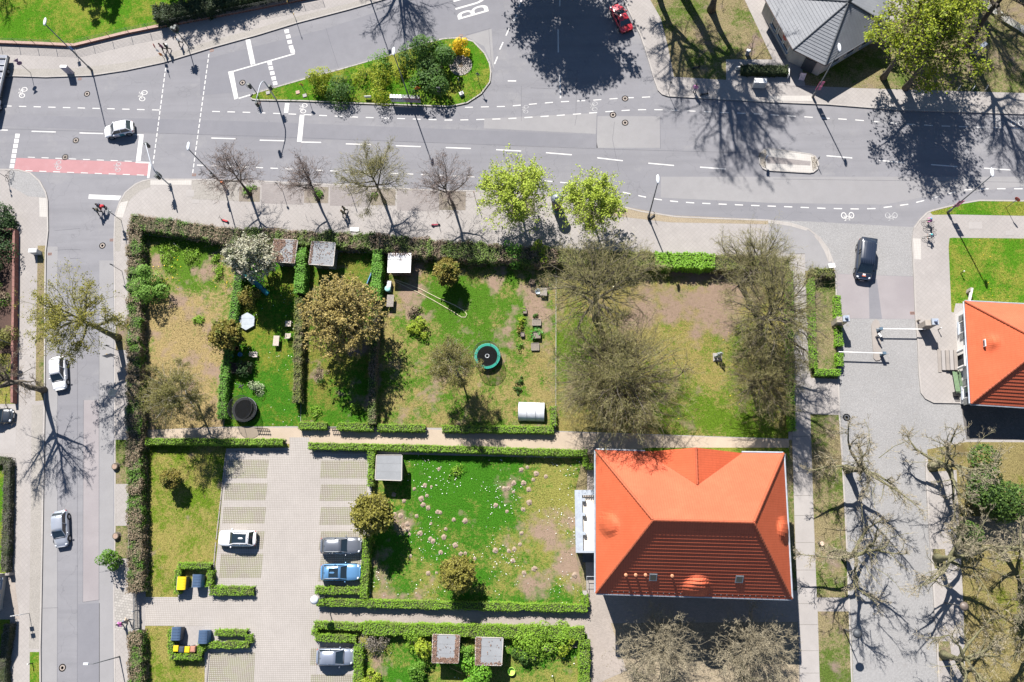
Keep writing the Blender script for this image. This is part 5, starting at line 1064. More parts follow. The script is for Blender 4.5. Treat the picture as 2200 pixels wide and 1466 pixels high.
for i, (lab, x, y, r, mm) in enumerate((('yellow green potted plant in the vegetable row', 1123, 690, .45, leafmat('leaves_acid', (.15, .23, .015), (.3, .36, .03))), ('leafy green plant in the square bed', 1152, 716, .62, leafmat('leaves_mint', (.05, .2, .02), (.14, .4, .09))), ('green plant in the middle of the vegetable row', 1118, 744, .42, GREENB), ('green plant near the grow tunnel, upper of two', 1117, 818, .42, GREENM), ('green plant near the grow tunnel, lower of two', 1114, 838, .38, GREENM), ('orange brown plant in the vegetable row', 1116, 710, .4, MAHO), ('small herb in the brick planter', 1150, 680, .3, GREENM), ('small plant in the tipped pot of the vegetable row', 1126, 668, .3, HB))):
    shrub(lab, x, y, r, r * 1.2, mm, 130, .13, 60 + i, name='garden_plant', stems=4, group='plants in the vegetable row', cat='plant')
for i, (lab, x, y, r) in enumerate((('tall weed patch in the north of the dry garden', 365, 545, 1.9), ('weed patch beside the thin pole of the dry garden', 410, 550, 1.4), ('weed tuft in the middle of the dry garden', 470, 585, 1.0), ('weed tuft east of the bright green bush', 465, 555, .8), ('low weeds near the russet tree', 430, 690, .9), ('dark weeds by the path in the shaded garden', 680, 885, .9), ('weeds along the south edge of the shaded garden', 762, 880, .9), ('weeds by the lawn edge near the mole hills', 980, 1010, .9))):
    shrub(lab, x, y, r, .4, HB, int(170 * r * r) + 60, .13, 80 + i, name='weed_patch', stems=4, cat='plant')
# ------------------------------------------------------------------ loose ground cover
def inpoly(poly, x, y):
    r = np.zeros(len(x), bool); n = len(poly)
    for i in range(n):
        x0, y0 = poly[i]; x1, y1 = poly[(i + 1) % n]
        c = ((y0 > y) != (y1 > y)); r ^= c & (x < (x1 - x0) * (y - y0) / ((y1 - y0) + 1e-12) + x0)
    return r
def scatter(rng, poly, dens):
    q = [(P(*p, ZB).x, P(*p, ZB).y) for p in poly]; q = [(max(-95, min(80, a)), max(-35, min(95, b))) for a, b in q]; xs, ys = zip(*q); A_ = (max(xs) - min(xs)) * (max(ys) - min(ys)); N = int(A_ * dens)
    x = rng.uniform(min(xs), max(xs), N); y = rng.uniform(min(ys), max(ys), N); k = inpoly(q, x, y); return x[k], y[k]
def grass(label, poly, dens, m, ls=.09, h=.05, seed=1, z=ZB + .01):
    rng = np.random.default_rng(3000 + seed); x, y = scatter(rng, poly, dens)
    # clumped: keep blades where a coarse field is high
    f = np.sin(x * 1.3 + seed) * np.sin(y * 1.7 - seed) + np.sin(x * .45 + y * .6 + seed) * .8; k = f + rng.normal(0, .7, len(x)) > .1; x, y = x[k], y[k]
    pos = np.stack([x, y, np.full(len(x), z) + rng.uniform(0, h, len(x))], 1); V, F = leaves_geo(rng, pos, np.full(len(x), ls), flat=.1, aspect=.35); V[:, 2] = np.maximum(V[:, 2], z + .002)
    o = link('grass', fast_mesh('grass', V, F, m)); tag(o, label, 'grass', None, 'stuff')
G_DRY = leafmat('grass_dry', (.17, .135, .07), (.30, .25, .14), (.06, .10, .02), (.5, .6), .5)
G_GRN = leafmat('grass_green', (.024, .08, .006), (.07, .19, .014), (.14, .145, .03), (.54, .68), .4)
G_MIX = leafmat('grass_mixed', (.05, .105, .012), (.17, .175, .04), (.21, .17, .07), (.45, .58), .4)
grass('dry grass of the westernmost garden', lawns['g1'][0], 26, G_DRY, .15, .08, 1); grass('lush grass of the play garden', lawns['g2'][0], 26, G_GRN, .11, .06, 2); grass('shaded grass of the middle garden', lawns['g3'][0], 22, G_GRN, .12, .07, 3)
grass('patchy grass of the trampoline garden', lawns['g4'][0], 22, G_MIX, .13, .07, 4); grass('olive grass around the statue', lawns['g5'][0], 18, G_MIX, .13, .07, 5); grass('yellowing grass beside the parking bays', lawns['g6'][0], 24, G_MIX, .12, .06, 6)
grass('daisy lawn grass', lawns['g7'][0], 26, G_GRN, .11, .06, 7); grass('grass of the southern plot', lawns['g8'][0], 24, G_GRN, .12, .08, 8); grass('grass by the small bins', lawns['g9'][0], 20, G_MIX, .12, .06, 9)
grass('grass of the traffic island', BL['E'], 45, G_GRN, .14, .08, 10, ZB + .005); grass('grass of the northern park', [(-150, 60), (0, 94), (160, 99), (273, 73), (338, 60), (550, 20), (560, -80), (-150, -80)], 16, G_GRN, .13, .07, 11)
grass('grass in front of the gatehouse', [(2041, 513), (2300, 516), (2300, 652), (2052, 650)], 30, G_GRN, .12, .07, 12); grass('grass of the shady lawn by the pavilion', [(1397, -40), (1435, 100), (1448, 165), (1560, 172), (1562, 128), (1660, 128), (1600, 0), (1590, -40)], 24, G_MIX, .13, .07, 13)
grass('grass of the east lawn', [(2076, 955), (2300, 955), (2300, 1500), (2080, 1500), (2055, 1010)], 20, G_MIX, .13, .08, 14); grass('leaf litter grass below the brushy trees', [(1312, 1339), (1714, 1336), (1722, 1490), (1271, 1490)], 22, G_DRY, .11, .04, 15); grass('grass of the east roadside verge', [(2000, 457), (2059, 441), (2200, 434), (2200, 463), (2050, 460)], 40, G_MIX, .13, .07, 16)
# flowers
def flowers(label, poly, dens, m, ls, seed):
    rng = np.random.default_rng(4000 + seed); x, y = scatter(rng, poly, dens); f = np.sin(x * .8 + seed) + np.sin(y * .9 + x * .3); k = f + rng.normal(0, .6, len(x)) > .5; x, y = x[k], y[k]
    V, F = leaves_geo(rng, np.stack([x, y, np.full(len(x), ZB + .1)], 1), np.full(len(x), ls), flat=1.2, aspect=1.0); o = link('flowers', fast_mesh('flowers', V, F, m)); tag(o, label, 'flowers', None, 'stuff')
WFL = leafmat('petal_white', (.5, .5, .46), (.7, .7, .66), trans=0); YFL = leafmat('petal_yellow', (.5, .36, .01), (.7, .5, .02), trans=0)
flowers('white daisies in the lawn by the house', lawns['g7'][0], 3.2, WFL, .10, 1); flowers('white daisies in the play garden', lawns['g2'][0], 1.4, WFL, .10, 2); flowers('yellow dandelions in the dry garden', [(320, 520), (500, 535), (500, 620), (330, 620)], 1.6, YFL, .14, 3); flowers('yellow dandelions around the statue', lawns['g5'][0], .25, YFL, .09, 4); flowers('yellow dandelions in front of the gatehouse', [(2041, 513), (2300, 516), (2300, 652), (2052, 650)], .8, YFL, .09, 5); flowers('white flowers in the southern plot', lawns['g8'][0], .6, WFL, .12, 6)
# mole hills
mh = MB(); mr = random.Random(3)
def molehill_mesh(k):
    r = random.Random(k); prof = [(.27, -.02), (.22, .05), (.13, .11), (.05, .14), (0, .15)]; mb = MB(); n = 11; vs, fs = [], []
    for rr, z in prof:
        for i in range(n): a = 2 * math.pi * i / n; q = rr * r.uniform(.72, 1.25); vs.append((q * math.cos(a), q * math.sin(a), z * r.uniform(.8, 1.2)))
    for j in range(len(prof) - 1):
        for i in range(n): fs.append((j * n + i, j * n + (i + 1) % n, (j + 1) * n + (i + 1) % n, (j + 1) * n + i))
    mb.add(vs, fs); return mb.mesh('molehill', plain('molehill_soil', (.235, .18, .135), .95, .3, 9))
MH = [molehill_mesh(k) for k in range(5)]
for i, (x, y) in enumerate([(943, 1008), (890, 1051), (913, 1043), (927, 1046), (917, 1065), (905, 1072), (909, 1085), (920, 1091), (1084, 1050), (1092, 1049), (1065, 1086), (1120, 1010), (1133, 1004), (1152, 1018), (1104, 1038), (1136, 1052), (1146, 1031), (1173, 1024), (1125, 1038), (1103, 1057), (1137, 1080), (1124, 1095), (1120, 1146), (1117, 1170), (1105, 1180), (1102, 1205), (1148, 1222), (1126, 1231), (848, 1106), (861, 1108), (875, 1126), (876, 1138), (880, 1148), (903, 1146), (926, 1125), (895, 1109), (958, 1137), (954, 1154), (925, 1158), (930, 1163), (978, 1172), (990, 1190), (1000, 1189), (947, 1187), (882, 1195), (920, 1232), (938, 1231), (1020, 1201), (1064, 1183), (1093, 1184), (846, 1063), (868, 1077), (999, 1120), (975, 1117), (1089, 1099), (1235, 1236), (940, 1100), (946, 1102)]):
    o = link('molehill', MH[i % 5]); o.location = P(x, y, ZB + .008); s = mr.uniform(.6, 1.3); o.scale = (s, s, s * .9); o.rotation_euler = (0, 0, mr.uniform(0, 6.28)); tag(o, 'pale mound of loose soil pushed up in the daisy lawn', 'molehill', 'molehills in the daisy lawn')
# ------------------------------------------------------------------ vehicles
TYRE = plain('tyre_rubber', (.015, .015, .016), .85, .1); RIM = plain('alloy_rim', (.35, .36, .38), .3, .1, metal=.7); CGLASS = plain('car_glass', (.012, .02, .026), .05, .1, spec=1.0)
LAMPW = plain('lamp_clear', (.55, .57, .6), .15, .05, spec=.8); LAMPR = plain('lamp_red', (.35, .01, .012), .2, .1, spec=.8); TRIM = plain('black_trim', (.02, .02, .022), .5, .1)
def paint(name, col, metal=.0, rough=.28): return plain(name, col, rough, .04, 1.5, spec=.6, metal=metal, coat=.6)
def car(label, front, rear, col, L=4.3, W=1.8, H=1.5, style='hatch', z=0.0, roofglass=None, rails=False, cat='car', name='car', extra=None, clean=True):
    f, r = P(*front, .6), P(*rear, .6); c = (f + r) / 2; hd = math.atan2((f - r).y, (f - r).x)
    t = thing(name, label, cat, (c.x, c.y, z), hd); hw = W / 2; h = L / 2
    van = style == 'van'; zs = .92 if not van else 1.08; hood = {'hatch': .80, 'suv': .95, 'sedan': .76, 'van': 1.0}[style] * (H / 1.5 if not van else 1)
    S = H * .60 if not van else 1.05
    st = [(-h, .80, .42, S * .80), (-h + .10, .90, .30, S * .96), (-h + .45, .985, .22, S), (-h * .4, 1.0, .20, S), (h * .15, 1.0, .20, S * .98), (h * .42, 1.0, .20, hood + .06), (h - .55, .97, .22, hood - .02), (h - .15, .88, .30, hood - .14), (h, .72, .40, hood - .28)]
    mb = MB(); ring = []
    for x, wf, zl, zt in st:
        w_ = hw * wf; ring.append([(x, -w_ * .90, zl), (x, -w_, zl + .18), (x, -w_, zt - .16), (x, -w_ * .90, zt - .02), (x, -w_ * .5, zt + .03), (x, 0, zt + .045), (x, w_ * .5, zt + .03), (x, w_ * .90, zt - .02), (x, w_, zt - .16), (x, w_, zl + .18), (x, w_ * .90, zl)])
    k = 11; mb.add([p for q in ring for p in q], [(i * k + j, i * k + (j + 1) % k, (i + 1) * k + (j + 1) % k, (i + 1) * k + j) for i in range(len(st) - 1) for j in range(k)] + [tuple(range(k)), tuple(reversed(range((len(st) - 1) * k, len(st) * k)))])
    body = mb.obj('body', col, t, True)
    # greenhouse
    xb = {'hatch': (-h + .22, -h + .62, h * .12, h * .50), 'suv': (-h + .22, -h + .60, h * .08, h * .46), 'sedan': (-h + .75, -h + 1.25, h * .05, h * .42), 'van': (-h + .10, -h + .22, h * .34, h * .72)}[style]
    gw, rw = hw * .93, hw * (.74 if not van else .84); zb, zr = S - .03, H - .05
    q = [(xb[0], -gw * .94, zb), (xb[0], gw * .94, zb), (xb[3], gw * .92, zb - (.04 if not van else 0)), (xb[3], -gw * .92, zb - (.04 if not van else 0)), (xb[1], -rw * .95, zr), (xb[1], rw * .95, zr), (xb[2], rw * .93, zr), (xb[2], -rw * .93, zr)]
    gm = col if van else CGLASS
    for nm, idx in (('rear_window', (0, 4, 5, 1)), ('windscreen', (2, 6, 7, 3)), ('side_window', (1, 5, 6, 2)), ('side_window', (3, 7, 4, 0))):
        vv = [Vector(q[i]) for i in idx]; cc = sum(vv, Vector()) / 4
        MB().add([q[i] for i in idx], [(0, 1, 2, 3)]).obj(nm if not (van and nm == 'rear_window') else 'tailgate', CGLASS if not (van and nm in ('rear_window',)) else col, t)
    rm = MB(); n = 5; pts = []
    for i in range(n + 1):
        u = i / n; x = xb[1] - .04 + (xb[2] - xb[1] + .08) * u; zz = zr + .05 * (1 - (2 * u - 1) ** 2) * 1.0; ww = rw * (.97 + .03 * math.sin(math.pi * u)) + .015
        pts += [(x, -ww, zr - .03), (x, -ww * .9, zz), (x, 0, zz + .035), (x, ww * .9, zz), (x, ww, zr - .03)]
    rm.add(pts, [(i * 5 + j, (i + 1) * 5 + j, (i + 1) * 5 + j + 1, i * 5 + j + 1) for i in range(n) for j in range(4)] + [(0, 1, 2, 3, 4), tuple(n * 5 + j for j in (4, 3, 2, 1, 0))])
    roof = rm.obj('roof', col, t, True)
    if roofglass: a, b = roofglass; MB().add([(a, -rw * .74, zr + .078), (b, -rw * .74, zr + .078), (b, rw * .74, zr + .078), (a, rw * .74, zr + .078)], [(0, 1, 2, 3)]).obj('sunroof', CGLASS, roof)
    for s in (-1, 1):
        pl = MB(); e = .035
        for a, b in ((0, 4), (3, 7)) if s < 0 else ((1, 5), (2, 6)): pl.tube([Vector(q[a]) * 1.0, Vector(q[b])], e + .012, 6)
        mid = (xb[1] * .45 + xb[2] * .55); pl.tube([(mid + .08, s * gw * .975, zb), (mid - .02, s * rw * .985, zr)], e, 6)
        if van: pl.box(((xb[0] + mid) / 2 - .1, s * (gw + rw) / 2 * .99, (zb + zr) / 2), (mid - xb[0] - .35, .08, (zr - zb) * .98))
        pl.obj('pillars', col, t)
        mx = xb[3] - .42; mr_ = MB().ell((mx, s * (hw + .09), zb + .06), (.09, .13, .08), 8, 5).obj('mirror', col if style != 'van' else TRIM, t, True)
        MB().ell((h - .30, s * hw * .66, hood - .17), (.22, .20, .085), 8, 5).obj('headlight', LAMPW, t, True); MB().ell((-h + .12, s * hw * .76, S - .20), (.10, .16, .12), 8, 5).obj('taillight', LAMPR, t, True)
        if rails: MB().tube([(xb[1] + .1, s * rw * .92, zr + .02), (xb[1] + .25, s * rw * .95, zr + .10), (xb[2] - .2, s * rw * .95, zr + .10), (xb[2] - .05, s * rw * .92, zr + .02)], .022, 6).obj('roof_rail', METAL, t)
        for xx in (h * .60, -h * .60):
            wr = .33 if L < 4.8 else .35; w = MB(); w.tube([(xx, s * (hw - .20), wr), (xx, s * (hw + .015), wr)], wr, 18); wo = w.obj('wheel', TYRE, t); MB().tube([(xx, s * (hw + .012), wr), (xx, s * (hw + .028), wr)], [wr * .66, wr * .58], 14).obj('rim', RIM, wo)
            MB().tube([(xx, s * (hw - .12), wr + .03), (xx, s * (hw + .006), wr + .03)], wr + .07, 18).obj('wheel_arch', TRIM, t)
    MB().box((h - .06, 0, .42), (.16, W * .62, .14)).obj('front_grille', TRIM, t); MB().box((-h + .03, 0, .45), (.12, W * .7, .16)).obj('rear_bumper', TRIM, t)
    MB().box((h + .035, 0, .40), (.02, .5, .11)).obj('number_plate', FRAMEW, t)
    if not van: MB().tube([(xb[0] + .5, 0, zr + .07), (xb[0] + .3, 0, zr + .2)], [.02, .008], 5).obj('antenna', TRIM, roof)
    MB().box((xb[3] + .02, 0, zb + .015), (.08, gw * 1.6, .02)).obj('wiper_cowl', TRIM, t)
    if extra: extra(t, hw, h, S, zr, rw, xb)
    return t
def teal_door(t, hw, h, S, zr, rw, xb):
    MB().box((-h * .18, -hw - .008, .60), (.62, .012, .42)).obj('door_panel', plain('teal_film', (.02, .16, .20), .4), t); MB().box((-h * .18, hw + .008, .60), (.62, .012, .42)).obj('door_panel', plain('teal_film', (.02, .16, .20), .4), t)
    for s in (-1, 1): MB().box((h * .25, s * (hw + .008), .62), (.5, .012, .10)).obj('door_lettering', plain('print_violet', (.16, .06, .16), .5), t)
car('white compact hatchback with a teal door panel on the main road', (223, 285.5), (289, 272), paint('paint_white', (.62, .62, .63)), 3.9, 1.74, 1.55, 'hatch', extra=teal_door)
car('white car flecked by branch shadows parked on the narrow street', (129, 839), (126, 766), paint('paint_white', (.62, .62, .63)), 4.15, 1.76, 1.62, 'hatch', rails=True)
car('silver hatchback driving down the narrow street', (132, 1177), (129.5, 1096), paint('paint_silver', (.36, .38, .42), .45), 4.15, 1.74, 1.48, 'hatch')
car('white car with a dark glass roof in a parking bay', (470, 1156), (553, 1157), paint('paint_white', (.62, .62, .63)), 4.3, 1.8, 1.52, 'suv', z=ZB + .01, roofglass=(-1.3, .30), rails=True)
car('dark grey estate car parked by the hedge above the blue car', (779, 1172), (688, 1173), paint('paint_grey', (.12, .13, .15), .35), 4.65, 1.84, 1.52, 'suv', z=ZB + .01, rails=True)
car('bright blue car with a dark sunroof parked by the hedge', (777, 1229), (689, 1230), paint('paint_blue', (.10, .23, .40), .35), 4.5, 1.84, 1.62, 'suv', z=ZB + .01, roofglass=(-1.1, -.05), rails=True)
car('grey blue hatchback parked beside the southern plot', (760, 1411), (682, 1411), paint('paint_grey_blue', (.22, .245, .30), .4), 4.1, 1.78, 1.6, 'hatch', z=ZB + .01)
def vanstuff(t, hw, h, S, zr, rw, xb):
    for y in (-.5, -.25, 0, .25, .5): MB().box((-.45, y, zr + .05), (2.7, .05, .05)).obj('roof_rib', paint('paint_navy', (.014, .02, .035)), t)
    MB().box((h - .52, 0, 1.02), (.22, .3, .02)).obj('hood_badge', plain('badge_white', (.5, .45, .45), .5), t); MB().box((h - .36, 0, .985), (.10, .42, .02)).obj('hood_stripe', plain('badge_orange', (.45, .10, .04), .5), t)
car('long black van turning in over the cobbled apron', (1853, 602), (1861, 516), paint('paint_navy', (.014, .02, .035)), 5.0, 1.92, 1.92, 'van', cat='van', name='van', extra=vanstuff)
car('glossy red car parked on the side road at the top edge', (1320, 9), (1349, 68), paint('paint_red', (.42, .025, .035)), 4.35, 1.76, 1.42, 'sedan', roofglass=(.0, .45))
car('dark car in the driveway at the west edge', (34, 893), (-52, 897), paint('paint_dark', (.02, .026, .035)), 4.4, 1.8, 1.5, 'hatch', z=ZB + .01)
def truck():
    f, r = P(-16, 262, 0), P(14, 128, 0); c = (f + r) / 2; t = thing('truck', 'small flatbed truck with a cargo rack cut by the west edge', 'truck', (c.x, c.y, 0), math.atan2((f - r).y, (f - r).x)); h = (f - r).length / 2
    MB().box((-h * .3, 0, .75), (h * 1.35, 2.0, .22)).obj('chassis', TRIM, t); MB().box((-h * .32, 0, 1.05), (h * 1.3, 2.05, .38)).obj('cargo_bed', plain('truck_grey', (.15, .16, .19), .6, .3, 4), t)
    for i in range(6): MB().box((-h * .85 + i * h * .2, 0, 1.32), (.10, 2.0, .14)).obj('cargo_slat', METAL if i % 2 else DGREY, t)
    cb = MB(); cb.box((h * .68, 0, 1.0), (h * .55, 2.0, 1.0)); cb.box((h * .62, 0, 1.75), (h * .42, 1.8, .7), 0, .85); cb.obj('cab', paint('paint_white', (.62, .62, .63)), t); MB().box((h * .86, 0, 1.75), (.1, 1.55, .5)).obj('windscreen', CGLASS, t)
    for s in (-1, 1):
        MB().box((-h * .3, s * 1.04, 1.2), (h * 1.2, .04, .3)).obj('side_board', FRAMEW, t)
        for xx in (h * .6, -h * .55): w = MB().tube([(xx, s * .75, .4), (xx, s * 1.0, .4)], .4, 16).obj('wheel', TYRE, t); MB().tube([(xx, s * 1.0, .4), (xx, s * 1.03, .4)], .22, 12).obj('rim', RIM, w)
truck()
# ------------------------------------------------------------------ people
SKIN = plain('skin', (.42, .25, .18), .6, .05); HAIRD = plain('hair_dark', (.02, .016, .013), .7); HAIRF = plain('hair_fair', (.30, .20, .10), .7)
def col(nm, c): return plain(nm, c, .8, .15, 9)
POSE = {
 'walk': dict(pel=(0, 0, .94), che=(.03, 0, 1.34), nec=(.04, 0, 1.50), hed=(.06, 0, 1.66), kneL=(.16, .10, .52), ankL=(.22, .10, .10), toeL=(.38, .11, .05), kneR=(-.02, -.10, .50), ankR=(-.30, -.10, .16), toeR=(-.18, -.11, .05), elbL=(-.16, .24, 1.12), hanL=(-.12, .27, .88), elbR=(.10, -.24, 1.12), hanR=(.28, -.24, .94)),
 'stand': dict(pel=(0, 0, .94), che=(.0, 0, 1.34), nec=(.01, 0, 1.50), hed=(.02, 0, 1.66), kneL=(.03, .11, .50), ankL=(0, .12, .10), toeL=(.17, .14, .05), kneR=(.03, -.11, .50), ankR=(0, -.12, .10), toeR=(.17, -.14, .05), elbL=(-.03, .27, 1.12), hanL=(.08, .28, .88), elbR=(-.03, -.27, 1.12), hanR=(.08, -.28, .88)),
 'bend': dict(pel=(-.1, 0, .90), che=(.22, 0, 1.18), nec=(.36, 0, 1.25), hed=(.50, 0, 1.29), kneL=(.08, .12, .50), ankL=(0, .13, .10), toeL=(.17, .14, .05), kneR=(.0, -.12, .48), ankR=(-.15, -.13, .10), toeR=(.02, -.14, .05), elbL=(.36, .25, .95), hanL=(.55, .15, .80), elbR=(.36, -.25, .95), hanR=(.55, -.15, .80)),
 'ride': dict(pel=(-.18, 0, .92), che=(.05, 0, 1.25), nec=(.12, 0, 1.40), hed=(.18, 0, 1.55), kneL=(.22, .12, .72), ankL=(.10, .13, .32), toeL=(.26, .13, .28), kneR=(.15, -.12, .58), ankR=(.0, -.13, .15), toeR=(.16, -.13, .12), elbL=(.22, .28, 1.08), hanL=(.45, .26, 1.02), elbR=(.22, -.28, 1.08), hanR=(.45, -.26, 1.02)),
}
def person(label, px, py, rz, pose, top, legs, s=1.0, hair=None, shoes=None, z=ZB, group=None, hat=None, loc=None, bag=None):
    Q = dict(POSE[pose]); V, E, Rr, Mi = [], [], [], []
    def v(p, r, m): V.append(p); Rr.append(r); Mi.append(m); return len(V) - 1
    pel = v(Q['pel'], .145, 1); che = v(Q['che'], .155, 0); mid = v(tuple((a + b) / 2 for a, b in zip(Q['pel'], Q['che'])), .135, 0); E += [(pel, mid), (mid, che)]
    nec = v(Q['nec'], .062, 3); hd = Vector(Q['hed']); h0 = v(tuple(hd - Vector((0, 0, .06))), .078, 3); h1 = v(tuple(hd + Vector((0, 0, .05))), .095, 3); E += [(che, nec), (nec, h0), (h0, h1)]
    nose = v(tuple(hd + Vector((.115, 0, -.03))), .016, 3); E.append((h0, nose))
    for sd, y in (('L', 1), ('R', -1)):
        hip = v((Q['pel'][0], .10 * y, Q['pel'][2] - .06), .105, 1); k = v(Q['kne' + sd], .068, 1); a = v(Q['ank' + sd], .048, 1); tt = v(Q['toe' + sd], .042, 2); E += [(pel, hip), (hip, k), (k, a), (a, tt)]
        sh = v((Q['che'][0] + .02, .185 * y, Q['che'][2] + .08), .066, 0); e = v(Q['elb' + sd], .050, 0); w = v(Q['han' + sd], .034, 3); E += [(che, sh), (sh, e), (e, w)]
        d = (Vector(Q['han' + sd]) - Vector(Q['elb' + sd])).normalized(); lat = Vector((0, 1, 0)) if abs(d.y) < .8 else Vector((1, 0, 0)); lat = (lat - d * lat.dot(d)).normalized(); pal = v(tuple(Vector(Q['han' + sd]) + d * .06), .032, 3); E.append((w, pal))
        for fi, ln in ((-1.5, .07), (-.5, .085), (.5, .08), (1.5, .065)): f1 = v(tuple(Vector(V[pal]) + d * ln + lat * fi * .019), .0085, 3); E.append((pal, f1))
        th = v(tuple(Vector(V[w]) + d * .07 + lat * .055), .010, 3); E.append((w, th))
    me = bpy.data.meshes.new('body'); me.from_pydata(V, E, []); o = bpy.data.objects.new('tmp', me); C.objects.link(o); sk = o.modifiers.new('s', 'SKIN'); sk.use_smooth_shade = True; ss = o.modifiers.new('u', 'SUBSURF'); ss.levels = 1
    lay_ = me.skin_vertices[0].data
    for i, r in enumerate(Rr): k_ = 1.28 if Mi[i] in (0, 1) else 1.1; lay_[i].radius = (r * k_, r * k_ * (1.0 if Mi[i] != 0 else .9))
    lay_[0].use_root = True
    dg = bpy.context.evaluated_depsgraph_get(); me2 = bpy.data.meshes.new_from_object(o.evaluated_get(dg)); bpy.data.objects.remove(o)
    for m in (top, legs, shoes or HAIRD, SKIN): me2.materials.append(m)
    vv = np.array(V); aa = np.array([V[a] for a, b in E]); bb = np.array([V[b] for a, b in E]); em = [Mi[b] if Mi[a] in (0, 1) and Mi[b] == 3 and False else max(Mi[a], Mi[b]) if {Mi[a], Mi[b]} != {0, 1} else 0 for a, b in E]
    em = [0 if (Mi[a] == 0 and Mi[b] == 3) else m for (a, b), m in zip(E, em)]
    for p in me2.polygons:
        c = np.array(p.center); ab = bb - aa; t_ = np.clip(((c - aa) * ab).sum(1) / np.maximum((ab * ab).sum(1), 1e-9), 0, 1); dd = np.linalg.norm(c - aa - ab * t_[:, None], axis=1); p.material_index = em[int(np.argmin(dd))]; p.use_smooth = True
    t = thing('person', label, 'person', loc or P(px, py, z), rz, group); t.scale = (s, s, s); link('body', me2, t)
    hp = hd + Vector((-.022, 0, .045)); MB().ell(hp, (.108, .100, .112) if not hat else (.11, .10, .10), 10, 7).obj('hair', hair or HAIRD, t, True)
    if hat: MB().lathe([(.135, .0), (.135, .05), (.11, .11), (.05, .15), (0, .155)], tuple(hd + Vector((-.01, 0, .02))), 14).obj('helmet', hat, t, True)
    for y in (-1, 1): MB().ell(hd + Vector((.088, .034 * y, .0)), (.012, .012, .009), 6, 4).obj('eye', HAIRD, t)
    if bag: MB().box((Q['che'][0] - .22, 0, Q['che'][2] - .08), (.18, .3, .42), 0, .85).obj('backpack', bag, t)
    return t
def bicycle(label, px, py, rz, frame, s=1.0, z=ZB, loc=None, group=None, lean=0.0):
    t = thing('bicycle', label, 'bicycle', loc or P(px, py, z), rz, group); t.scale = (s, s, s); t.rotation_euler = (lean, 0, rz)
    for x in (-.52, .52):
        n = 20; w = MB(); pts = [(x + .33 * math.cos(2 * math.pi * i / n), 0, .34 + .33 * math.sin(2 * math.pi * i / n)) for i in range(n + 1)]; w.tube(pts, .02, 6, False); wo = w.obj('wheel', TYRE, t); sp = MB()
        for i in range(8): a = math.pi * i / 8; sp.tube([(x + .31 * math.cos(a), 0, .34 + .31 * math.sin(a)), (x - .31 * math.cos(a), 0, .34 - .31 * math.sin(a))], .004, 3, False)
        sp.obj('spokes', METAL, wo)
    f = MB()
    for a, b in (((-.52, 0, .34), (-.08, 0, .32)), ((-.52, 0, .34), (-.18, 0, .80)), ((-.08, 0, .32), (-.20, 0, .88)), ((-.08, 0, .32), (.36, 0, .78)), ((-.18, 0, .80), (.36, 0, .80)), ((.34, 0, .92), (.52, 0, .34))): f.tube([a, b], .02, 6)
    f.obj('frame', frame, t); MB().ell((-.22, 0, .92), (.13, .07, .04), 8, 5).obj('saddle', TRIM, t); MB().tube([(.28, -.28, 1.02), (.36, -.12, 1.0), (.36, .12, 1.0), (.28, .28, 1.02)], .016, 6).tube([(.36, 0, .9), (.36, 0, 1.0)], .018, 6).obj('handlebar', TRIM, t)
    MB().tube([(-.08, -.14, .16), (-.08, -.14, .22)], .05, 6).tube([(-.08, .14, .44), (-.08, .14, .5)], .05, 6).obj('pedals', TRIM, t)
    return t
def scooter(label, px, py, rz, m, z=ZB, group='parked electric scooters'):
    t = thing('electric_scooter', label, 'scooter', P(px, py, z), rz, group); MB().box((0, 0, .16), (.62, .17, .06)).obj('deck', m, t); MB().tube([(.40, 0, .16), (.34, 0, 1.12)], .028, 7).obj('stem', TRIM, t); MB().tube([(.32, -.25, 1.14), (.34, 0, 1.12), (.32, .25, 1.14)], .018, 6).obj('handlebar', TRIM, t); MB().box((-.34, 0, .30), (.22, .15, .03)).obj('mudguard', m, t)
    for x in (-.42, .44): MB().tube([(x, -.035, .13), (x, .035, .13)], .13, 14).obj('wheel', TYRE, t)
    return t
